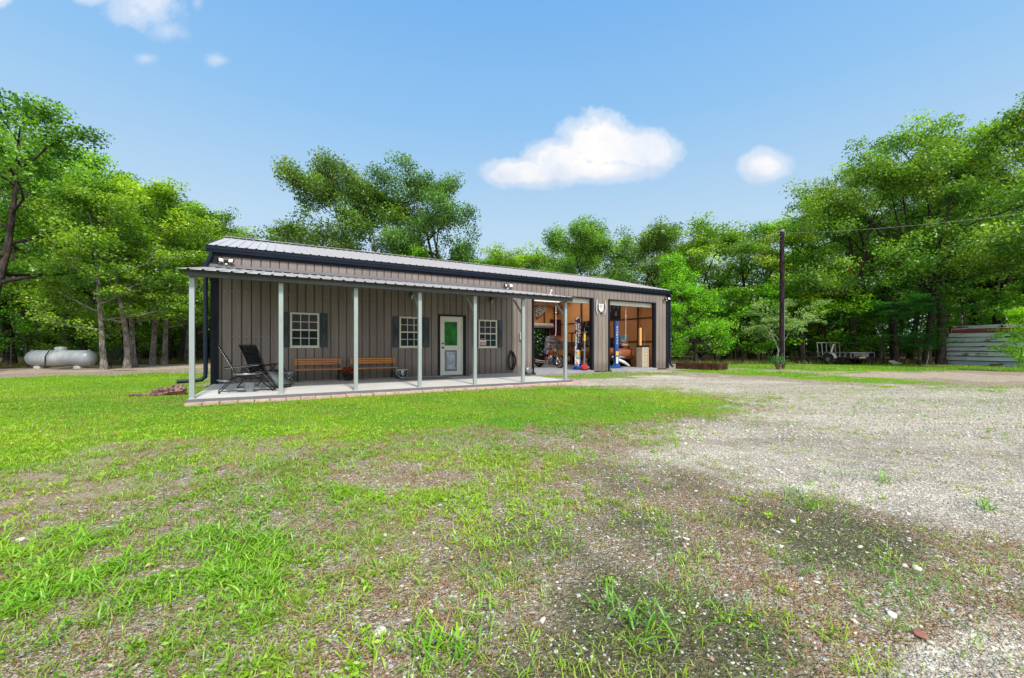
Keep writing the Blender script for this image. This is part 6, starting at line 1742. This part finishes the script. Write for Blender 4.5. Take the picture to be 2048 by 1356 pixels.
# ------------------------------------------------------------------ grass blades
def in_slab(P):
    lx = (P[:, 0] - OX) * ct + (P[:, 1] - OY) * st; ly = -(P[:, 0] - OX) * st + (P[:, 1] - OY) * ct
    return ((lx > -.02) & (lx < 9.5) & (ly > -4.0) & (ly < .2)) | ((lx > -.15) & (lx < 18.4) & (ly > -.05) & (ly < 9)) | ((lx > 10.2) & (lx < 17.4) & (ly > -.25) & (ly < .1))
def sample(n, y0, y1, seed, kx=1.42, off=1.2):
    rng = np.random.default_rng(seed)
    # uniform over the trapezoid seen from the yard's front
    y = y0 + (y1 - y0) * rng.random(n * 2); w = kx * y + off
    keep = rng.random(n * 2) < w / (kx * y1 + off)
    y = y[keep]; w = w[keep]
    return np.stack([rng.uniform(-1, 1, len(y)) * w, y], 1), rng
def blades(P, h, w, lean, col, rng, seg=2, curl=1.0):
    n = len(P); ang = rng.uniform(0, 2 * np.pi, n); dx, dy = np.cos(ang), np.sin(ang)
    la = ang + rng.normal(0, .5, n) + np.pi / 2; lx, ly = np.cos(la), np.sin(la)
    z0 = gz(P) - .006
    base = np.stack([P[:, 0], P[:, 1], z0], 1)
    side = np.stack([dx, dy, 0 * dx], 1) * (w / 2)[:, None]
    def pt(u_): 
        r = h * lean * (u_ ** 1.7) * curl
        return base + np.stack([lx * r, ly * r, h * u_ * (1 - .35 * lean * u_ * u_ * curl)], 1)
    if seg == 1:
        V = np.stack([base - side, base + side, pt(1.0)], 1); F = (np.arange(n)[:, None] * 3 + np.arange(3)).ravel()
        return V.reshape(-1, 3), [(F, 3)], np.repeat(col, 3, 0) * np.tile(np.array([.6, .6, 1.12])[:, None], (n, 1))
    m1, m2 = pt(.38), pt(.72)
    V = np.stack([base - side * .7, base + side * .7, m1 - side, m1 + side, m2 - side * .75, m2 + side * .75, pt(1.0)], 1)
    b = np.arange(n)[:, None] * 7
    Fq = np.concatenate([(b + np.array([0, 1, 3, 2])), (b + np.array([2, 3, 5, 4]))]).ravel(); Ft = (b + np.array([4, 5, 6])).ravel()
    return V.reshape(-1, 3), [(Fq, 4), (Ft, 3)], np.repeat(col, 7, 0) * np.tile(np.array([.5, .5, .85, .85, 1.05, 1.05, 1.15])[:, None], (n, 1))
def clump(P, rng, k, spread):
    n = len(P); Q = np.repeat(P, k, 0); return Q + rng.normal(0, 1, Q.shape) * spread
def gcol(n, rng, P, a=(.17, .40, .014), b=(.50, .70, .03), f=.5, dry=.0):
    t_ = np.clip(f + .22 * rng.normal(size=n) + .7 * (fbm(P, .8, 55) - .5), 0, 1)[:, None]
    c = np.array(a) * (1 - t_) + np.array(b) * t_
    br_ = np.clip((fbm(P, .55, 77) - .35) * 2.6, 0, 1)[:, None]
    c = c * (np.array([.72, .80, .9]) * (1 - br_) + np.array([1.15, 1.02, .8]) * br_)
    if dry:
        d_ = rng.random(n) < dry
        c[d_] = np.array([.40, .30, .12]) * rng.uniform(.6, 1.2, (d_.sum(), 1))
    return c
def emit(name, parts, label, cat):
    V, Fq, Ft, C, b = [], [], [], [], 0
    for v, fs, c in parts:
        for f, k in fs: (Fq if k == 4 else Ft).append(f + b)
        V.append(v); C.append(c); b += len(v)
    faces = []
    if Fq: faces.append((np.concatenate(Fq), 4))
    if Ft: faces.append((np.concatenate(Ft), 3))
    o = np_mesh(name, np.concatenate(V), faces, M['grass'], 0, None, np.concatenate(C)); o.color = (1, 1, 1, 1)
    return tag(o, label, cat, kind='stuff')
parts = []
# 1 near tufts over the thin ground
def thin_density(P, m_):
    pat = np.clip(fbm(P, 1.9, 21) * 4.2 - 1.75, 0, 1)
    pat2 = np.clip(fbm(P, 4.2, 22) * 3.4 - 1.05, .06, 1)
    ymid = np.clip((P[:, 1] - 2.0) / 3.5, 0, 1)
    d = (.22 + 1.0 * pat + .30 * ymid) * pat2
    d *= (1 - .88 * m_['grav']) * (1 - .65 * m_['moss']) * (1 - .9 * m_['peb']) * (1 - .75 * m_['dirt']) * (1 - .62 * np.clip((P[:, 0] + .35 * P[:, 1] * 0 + .1) / 1.1, 0, 1) * np.clip((5.5 - P[:, 1]) / 2, 0, 1))
    return np.clip(d + .45 * m_['lawn'] + .35 * m_['lush'], 0, 1)
P, rng = sample(36000, 1.1, 4.3, 101); m_ = masks(P)
k_ = rng.random(len(P)) < thin_density(P, m_) * .62; P = P[k_]; P = P[~in_slab(P)]
Q = clump(P, rng, 8, .020); n = len(Q)
h = rng.uniform(.016, .055, n) * np.repeat(rng.uniform(.5, 1.5, len(P)), 8)
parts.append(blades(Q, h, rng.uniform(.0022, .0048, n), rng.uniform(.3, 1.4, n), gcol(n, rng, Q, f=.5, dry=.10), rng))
P, rng = sample(130000, 4.1, 11.5, 111); m_ = masks(P)
k_ = rng.random(len(P)) < thin_density(P, m_) * .75 * (1 - .6 * m_['lawn']); P = P[k_]; P = P[~in_slab(P)]
Q = clump(P, rng, 5, .028); n = len(Q)
h = rng.uniform(.02, .06, n) * np.repeat(rng.uniform(.5, 1.5, len(P)), 5)
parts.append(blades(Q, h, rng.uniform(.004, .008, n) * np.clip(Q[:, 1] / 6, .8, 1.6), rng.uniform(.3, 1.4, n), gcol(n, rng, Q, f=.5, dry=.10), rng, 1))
# 2 lush coarse grass bottom left
P, rng = sample(62000, 1.1, 5.8, 102); m_ = masks(P)
k_ = rng.random(len(P)) < np.clip(m_['lush'] * 1.25 + .10 * (P[:, 0] < .4), 0, 1) * np.clip(fbm(P, 2.6, 23) * 5.0 - 2.0, 0, 1); P = P[k_]
Q = clump(P, rng, 7, .028); n = len(Q)
h = rng.uniform(.025, .085, n) * np.repeat(rng.uniform(.5, 1.35, len(P)), 7)
parts.append(blades(Q, h, rng.uniform(.004, .009, n), rng.uniform(.5, 1.7, n), gcol(n, rng, Q, (.17, .44, .012), (.44, .72, .02), .5, .03), rng))
# 2b low broad-leaved weeds in patches
P, rng = sample(15000, 1.2, 8.5, 121); m_ = masks(P)
dn = np.clip(fbm(P, 1.7, 81) * 5.0 - 2.35, 0, 1) * (1 - .93 * m_['grav']) * (1 - .9 * m_['peb']) * (1 - .6 * m_['dirt']) * (1 - .45 * m_['moss'] ) * np.clip(1.05 - .35 * P[:, 0] * np.clip((5 - P[:, 1]) / 2, 0, 1), .15, 1)
k_ = rng.random(len(P)) < dn * .75; P = P[k_]; P = P[~in_slab(P)]
kk = 16; Q = np.repeat(P, kk, 0); n = len(Q)
rr_ = np.repeat(rng.uniform(.02, .075, len(P)), kk) * rng.random(n) ** .6; an = rng.uniform(0, 6.283, n)
Q = Q + np.stack([np.cos(an), np.sin(an)], 1) * rr_[:, None]
C3 = np.concatenate([Q, (gz(Q) + rng.uniform(.004, .034, n))[:, None]], 1)
v_, f_ = leaf_quads(C3, rng.uniform(.014, .034, n), rng, .55, .42)
parts.append((v_, [(f_, 4)], np.repeat(gcol(n, rng, Q, (.15, .38, .012), (.46, .70, .03), .5, .03), 4, 0)))
# 3 single bold weeds
for (u, v, k, hh) in ((1300, 1270, 30, .14), (1215, 1225, 12, .11), (1160, 920, 16, .07), (925, 832, 60, .09), (480, 790, 20, .06), (1610, 1010, 60, .12), (1595, 985, 30, .10), (1230, 960, 26, .09), (1970, 1020, 14, .12), (1150, 1075, 20, .08), (1585, 1130, 40, .07), (1350, 1120, 70, .06), (1380, 1180, 90, .06), (1880, 1170, 160, .05), (1750, 1200, 110, .07), (1820, 1160, 90, .05), (1520, 1290, 60, .06), (980, 1160, 60, .08), (1060, 1130, 60, .07), (870, 1000, 60, .06), (1010, 930, 50, .06), (1150, 1095, 16, .07), (880, 1300, 40, .11), (1040, 1010, 40, .05), (1680, 955, 20, .10), (1760, 965, 18, .12), (1890, 870, 12, .06), (1330, 1050, 40, .06), (1240, 1010, 30, .08)):
    x, y = G(u, v); P = np.tile([[x, y]], (k, 1)) + rng.normal(0, .03 + .0010 * k, (k, 2)); n = len(P)
    parts.append(blades(P, rng.uniform(.5, 1.1, n) * hh, rng.uniform(.004, .008, n) * (1.3 if hh > .1 else .7), rng.uniform(.5, 1.5, n), gcol(n, rng, P, (.10, .32, .012), (.22, .52, .02), .5), rng))
# 4 lawn mid distance (4.5 - 15)
P, rng = sample(420000, 4.2, 15.5, 103, 1.32, .6); m_ = masks(P)
k_ = rng.random(len(P)) < (m_['lawn'] * .62 + .06 * (1 - m_['grav']) * np.clip(fbm(P, 3.1, 24) * 3 - 1.1, 0, 1)) * np.clip(7.5 / P[:, 1], .5, 1); P = P[k_]; P = P[~in_slab(P)]; n = len(P)
sc_y = np.clip(P[:, 1] / 8, .7, 1.6)
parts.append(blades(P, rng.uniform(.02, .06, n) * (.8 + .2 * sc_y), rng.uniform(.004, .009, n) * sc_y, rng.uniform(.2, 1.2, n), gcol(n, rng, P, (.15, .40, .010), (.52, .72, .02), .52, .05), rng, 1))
# 5 far grass (15 - 30)
P, rng = sample(90000, 15.2, 31, 104, 1.3, .5); m_ = masks(P)
k_ = rng.random(len(P)) < m_['lawn'] * .8 + .12 * m_['litter']; P = P[k_]; P = P[~in_slab(P)]; n = len(P)
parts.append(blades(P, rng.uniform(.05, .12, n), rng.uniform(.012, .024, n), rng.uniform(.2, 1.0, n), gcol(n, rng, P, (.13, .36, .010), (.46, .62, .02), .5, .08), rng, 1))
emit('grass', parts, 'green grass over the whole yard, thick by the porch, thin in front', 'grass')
# dry brown tufts
parts = []
P, rng = sample(50000, 1.1, 9.5, 105); m_ = masks(P)
k_ = rng.random(len(P)) < (.78 * (1 - m_['grav']) * (1 - .8 * m_['lawn']) * (1 - .6 * m_['moss']) * (1 - .3 * m_['peb'])) * np.clip(fbm(P, 2.6, 31) * 3.0 - .95, 0, 1); P = P[k_]; P = P[~in_slab(P)]
Q = clump(P, rng, 8, .026); n = len(Q)
c = np.array([.44, .27, .13]) * rng.uniform(.5, 1.35, (n, 1)) * np.array([1, 1, 1]) ; c[:, 1] *= rng.uniform(.75, 1.15, n)
parts.append(blades(Q, rng.uniform(.015, .06, n) * np.repeat(rng.uniform(.5, 1.4, len(P)), 8), rng.uniform(.0016, .0035, n) * np.clip(Q[:, 1] / 3.5, .9, 2), rng.uniform(.3, 2.0, n), c, rng))
emit('dry_grass', parts, 'brown dried grass stubble between the green tufts in the foreground', 'dry grass')
# tall weeds at the woods edge and fence
parts = []
rng = np.random.default_rng(7)
n = 26000; u = np.concatenate([rng.uniform(-200, 420, n // 3), rng.uniform(1340, 2250, 2 * n // 3)]); Y = np.where(u < 700, rng.uniform(23, 36, len(u)), rng.uniform(24.5, 33, len(u)))
P = np.stack([(u - CU) / FPX * Y, Y], 1); k_ = (fbm(P, .9, 41) > .46) & ~in_slab(P); k_ &= masks(P)['track'] < .4; P = P[k_]; n = len(P)
parts.append(blades(P, rng.uniform(.10, .42, n), rng.uniform(.014, .030, n), rng.uniform(.2, .8, n), gcol(n, rng, P, (.09, .19, .012), (.34, .40, .04), .45, .22), rng, 1))
emit('tall_weeds', parts, 'tall mixed green and straw weeds along the fence lines and woods edge', 'weeds')

# ------------------------------------------------------------------ pebbles
def ico(sub=1):
    import bmesh
    bm = bmesh.new(); bmesh.ops.create_icosphere(bm, subdivisions=sub, radius=1)
    V = np.array([v.co[:] for v in bm.verts]); F = np.array([[v.index for v in f.verts] for f in bm.faces]); bm.free(); return V, F
def stones(P, size, col, rng, sub, sink=.35, flat=(.28, .6)):
    V0, F0 = ico(sub); n = len(P); k = len(V0)
    V = np.tile(V0[None], (n, 1, 1))
    # lumpy deformation per stone: cut by random planes
    for q in range(4):
        d = rng.normal(size=(n, 1, 3)); d /= np.linalg.norm(d, axis=2)[:, :, None]
        o_ = rng.uniform(.45, .85, (n, 1, 1)); dist = (V * d).sum(2, keepdims=True) - o_
        V = V - d * np.clip(dist, 0, None) * .92
    S = np.stack([size * rng.uniform(.7, 1.3, n), size * rng.uniform(.5, 1., n), size * rng.uniform(*flat, n)], 1)[:, None, :]
    V = V * S * .5
    a = rng.uniform(0, 2 * np.pi, n); ca, sa_ = np.cos(a)[:, None], np.sin(a)[:, None]
    tilt = rng.normal(0, .18, n)[:, None]
    x, y, z = V[..., 0], V[..., 1], V[..., 2]
    z = z + x * tilt
    V = np.stack([x * ca - y * sa_, x * sa_ + y * ca, z], 2)
    V[..., 0] += P[:, 0:1]; V[..., 1] += P[:, 1:2]; V[..., 2] += (gz(P) + size * .12 * (1 - sink))[:, None]
    F = (np.arange(n)[:, None, None] * k + F0[None]).ravel()
    return V.reshape(-1, 3), F, np.repeat(col, k, 0)
def scol(n, rng, lo=.42, base=(.68, .63, .54)):
    b = rng.beta(3.2, 1.7, n)[:, None] * (1 - lo) + lo
    c = np.array(base) * b; c *= rng.normal(1, .04, (n, 3)); 
    d_ = rng.random(n) < .10; c[d_] *= np.array([.75, .58, .45])
    return np.clip(c, .03, .85)
SV, SF, SC, b_ = [], [], [], 0
def add_st(t3):
    global b_
    SV.append(t3[0]); SF.append(t3[1] + b_); SC.append(t3[2]); b_ += len(t3[0])
P, rng = sample(60000, 1.1, 5.5, 201); m_ = masks(P)
pn = np.clip(fbm(P, 1.8, 61) * 2.8 - .75, .05, 1)
rightness = np.clip(.55 + P[:, 0] / 4, .15, 1)
dn = (.60 * pn * rightness + .75 * m_['peb'] + .55 * m_['grav'] + .10 * m_['moss']) * (1 - .9 * m_['lush']) * (1 - .8 * m_['lawn']) * (1 - .6 * m_['dirt'])
k_ = rng.random(len(P)) < dn * .66; P = P[k_]; n = len(P)
add_st(stones(P, rng.lognormal(math.log(.0125), .42, n), scol(n, rng, .38), rng, 1))
P, rng = sample(2400, 1.1, 6, 202); m_ = masks(P)
dn = (.55 * np.clip(fbm(P, 1.4, 62) * 2.8 - .8, 0, 1) * np.clip(.5 + P[:, 0] / 4, .1, 1) + .8 * m_['peb'] + .25 * m_['grav'] + .15 * m_['moss']) * (1 - .9 * m_['lush']) * (1 - m_['lawn'])
k_ = rng.random(len(P)) < dn * .8; P = P[k_]; n = len(P)
add_st(stones(P, rng.lognormal(math.log(.025), .32, n), scol(n, rng, .50, (.70, .67, .60)), rng, 2, flat=(.2, .45)))
P, rng = sample(110000, 5.0, 14, 203); m_ = masks(P)
k_ = rng.random(len(P)) < (m_['grav'] * .6 + .07) * (1 - m_['lawn']); P = P[k_]; P = P[~in_slab(P)]; n = len(P)
add_st(stones(P, rng.lognormal(math.log(.024), .35, n), scol(n, rng, .35), rng, 1))
o = np_mesh('gravel_stones', np.concatenate(SV), np.concatenate(SF), M['stone'], 3, None, np.concatenate(SC))
tag(o, 'loose pale limestone pebbles scattered over the drive and the thin grass', 'gravel', kind='stuff')
# a few single flat rocks big enough to point at
for i, (u, v, s, lb) in enumerate(((770, 1071, .05, 'pale flat rock among tufts left of the middle foreground'), (1085, 1248, .035, 'chalk white pebble lying alone in the lower middle of the yard'), (760, 1270, .06, 'whitish long flat rock near the bottom, left of centre'), (1840, 1278, .07, 'reddish brick shard half buried in the lower right gravel'), (862, 1290, .04, 'rounded pale rock right of the long flat rock at the bottom'))):
    rng = np.random.default_rng(300 + i); x, y = G(u, v)
    v_, f_, c_ = stones(np.array([[x, y]]), np.array([s]), np.array([[.62, .59, .52]]) if 'brick' not in lb else np.array([[.30, .13, .10]]), rng, 3, flat=(.3, .4))
    o = np_mesh('rock', v_ - np.array([x, y, 0]), f_, M['stone'], 3, None, c_); o.location = (x, y, 0); tag(o, lb, 'rock')
# ================================================================== SKY, SUN, CAMERA
SUN_EL, SUN_AZ = R(50), R(152)   # azimuth measured clockwise from +Y (north)
world = bpy.data.worlds.new("World"); sc.world = world; world.use_nodes = True
n = world.node_tree; n.nodes.clear()
wo = n.nodes.new('ShaderNodeOutputWorld'); bg = n.nodes.new('ShaderNodeBackground')
sky = n.nodes.new('ShaderNodeTexSky'); sky.sky_type = 'NISHITA'; sky.sun_disc = False
sky.sun_elevation = SUN_EL; sky.sun_rotation = SUN_AZ; sky.air_density = 1.0; sky.dust_density = 1.2; sky.ozone_density = 1.3
SKY_STRENGTH = 0.15
tc = n.nodes.new('ShaderNodeTexCoord'); sp = n.nodes.new('ShaderNodeSeparateXYZ'); n.links.new(tc.outputs['Generated'], sp.inputs[0])
# tone: lift toward a pale summer haze near the horizon
hz = ramp(n, [(0.0, (4.7, 5.5, 6.2)), (.10, (4.5, 5.4, 6.2)), (.28, (3.5, 4.9, 6.2)), (.47, (2.1, 4.05, 6.4)), (.65, (1.35, 3.35, 6.3)), (1.0, (1.2, 3.0, 5.6))])
n.links.new(sp.outputs['Z'], hz.inputs[0])
skc = mixc(n, .86, sky.outputs[0], hz.outputs[0])
# brightening added to the unseen sky overhead and behind the viewpoint, as fill light
hi = ramp(n, [(.66, 0.), (.92, 1.)]); n.links.new(sp.outputs['Z'], hi.inputs[0])
back = ramp(n, [(.30, 1.), (.47, 0.)]); n.links.new(math_(n, 'ADD', math_(n, 'MULTIPLY', sp.outputs['Y'], .5), .5), back.inputs[0])
cover = math_(n, 'MAXIMUM', hi.outputs[0], back.outputs[0])  # mask of the added fill brightening in the unseen sky
nb = N(n, 'TexNoise'); nb.inputs['Scale'].default_value = 3; nb.inputs['Detail'].default_value = 5; n.links.new(tc.outputs['Generated'], nb.inputs['Vector'])
nr = ramp(n, [(.3, .55), (.7, 1.0)]); n.links.new(nb.outputs['Fac'], nr.inputs[0])
skc = mixc(n, math_(n, 'MULTIPLY', cover, nr.outputs[0]), skc, (8.4, 8.7, 9.1))
# clouds on the plane of directions x/y, z/y
yy = math_(n, 'MAXIMUM', sp.outputs['Y'], .05)
px_ = math_(n, 'DIVIDE', sp.outputs['X'], yy); pz_ = math_(n, 'DIVIDE', sp.outputs['Z'], yy)
cb = n.nodes.new('ShaderNodeCombineXYZ'); n.links.new(px_, cb.inputs[0]); n.links.new(pz_, cb.inputs[1])
n1 = N(n, 'TexNoise'); n1.inputs['Scale'].default_value = 7; n1.inputs['Detail'].default_value = 8; n1.inputs['Roughness'].default_value = .62; n.links.new(cb.outputs[0], n1.inputs['Vector'])
n2 = N(n, 'TexNoise'); n2.inputs['Scale'].default_value = 20; n2.inputs['Detail'].default_value = 6; n2.inputs['Roughness'].default_value = .6; n.links.new(cb.outputs[0], n2.inputs['Vector'])
def cloud(u, v, ru, rv, soft=.35, wob=.45, dens=1.0, flat=0.0):
    cx_, cz_ = (u - CU) / FPX, (HV - v) / FPX
    dx = math_(n, 'DIVIDE', math_(n, 'SUBTRACT', px_, cx_), ru / FPX)
    dz = math_(n, 'DIVIDE', math_(n, 'SUBTRACT', pz_, cz_), rv / FPX)
    if flat:
        neg = math_(n, 'MULTIPLY', math_(n, 'MINIMUM', dz, 0.0), flat); dz = math_(n, 'ADD', dz, neg)
    d = math_(n, 'SQRT', math_(n, 'ADD', math_(n, 'MULTIPLY', dx, dx), math_(n, 'MULTIPLY', dz, dz)))
    d = math_(n, 'ADD', d, math_(n, 'MULTIPLY', math_(n, 'SUBTRACT', n1.outputs['Fac'], .5), wob * 2))
    d = math_(n, 'ADD', d, math_(n, 'MULTIPLY', math_(n, 'SUBTRACT', n2.outputs['Fac'], .5), wob * 1.3))
    m = math_(n, 'MULTIPLY', math_(n, 'SUBTRACT', 1.0, d), 1 / soft, True)
    return math_(n, 'MULTIPLY', m, dens)
cl = None
for a in ((1050, 346, 100, 38, .55, .5), (1130, 325, 108, 56, .55, .5), (1200, 290, 92, 80, .5, .5), (1280, 302, 100, 46, .55, .5), (1190, 338, 160, 38, .7, .4), (1010, 350, 60, 26, .7, .4),
          (1528, 332, 66, 42, .75, .4), (300, 0, 95, 55, .9, .75, .75), (270, 22, 60, 40, 1.1, 1.0, .7), (338, 60, 50, 30, 1.3, 1.0, .45), (0, -6, 36, 30, .8, .5, .8), (180, -8, 60, 22, .9, .7, .6), (292, 117, 34, 17, 1.3, .7, .5), (437, 120, 34, 19, 1.3, .8, .55), (395, 5, 20, 24, 1., .6, .3)):
    c_ = cloud(*a); cl = c_ if cl is None else math_(n, 'MAXIMUM', cl, c_)
front = math_(n, 'GREATER_THAN', sp.outputs['Y'], .06)
cl = math_(n, 'MULTIPLY', cl, front)
cs = ramp(n, [(0, 0.), (.5, .50), (1, 1.)], 'EASE'); n.links.new(cl, cs.inputs[0])
ccol = ramp(n, [(.32, (5.5, 5.9, 6.6)), (.62, (6.9, 6.75, 6.6))]); n.links.new(n1.outputs['Fac'], ccol.inputs[0])
un = ramp(n, [(.385, (.80, .845, .93)), (.455, (1., 1., 1.))]); n.links.new(math_(n, 'ADD', pz_, math_(n, 'MULTIPLY', math_(n, 'SUBTRACT', n1.outputs['Fac'], .5), .12)), un.inputs[0])
cc2 = mixc(n, 1.0, ccol.outputs[0], un.outputs[0], 'MULTIPLY')
fin = mixc(n, cs.outputs[0], skc, cc2)
n.links.new(fin, bg.inputs['Color']); bg.inputs['Strength'].default_value = SKY_STRENGTH
n.links.new(bg.outputs[0], wo.inputs[0])

sun = bpy.data.lights.new('Sun', 'SUN'); sun.energy = 4.6; sun.angle = R(6); sun.color = (1, .95, .87)
so_ = bpy.data.objects.new('Sun', sun); COL.objects.link(so_)
sd = Vector((math.sin(SUN_AZ) * math.cos(SUN_EL), math.cos(SUN_AZ) * math.cos(SUN_EL), math.sin(SUN_EL)))
so_.rotation_euler = sd.to_track_quat('Z', 'Y').to_euler(); so_.location = (0, 0, 30)

cam = bpy.data.cameras.new('Camera'); co = bpy.data.objects.new('Camera', cam); COL.objects.link(co)
co.location = (0, 0, CAMH); co.rotation_euler = (R(90), 0, 0)
cam.sensor_width = 36; cam.lens = FPX / 2048 * 36; cam.shift_y = 14 / 2048; cam.clip_start = .05; cam.clip_end = 1500
sc.camera = co
sc.view_settings.view_transform = 'Standard'; sc.view_settings.look = 'None'; sc.view_settings.exposure = 0; sc.view_settings.gamma = 1
sc.cycles.max_bounces = 6; sc.cycles.diffuse_bounces = 3; sc.cycles.glossy_bounces = 3; sc.cycles.transmission_bounces = 4; sc.cycles.transparent_max_bounces = 8
sc.cycles.caustics_reflective = False; sc.cycles.caustics_refractive = False
sc.cycles.use_denoising = True
try: sc.cycles.denoiser = 'OPENIMAGEDENOISE'
except Exception: pass
sc.cycles.sample_clamp_indirect = 6
sc.cycles.use_adaptive_sampling = True; sc.cycles.adaptive_threshold = 0.01
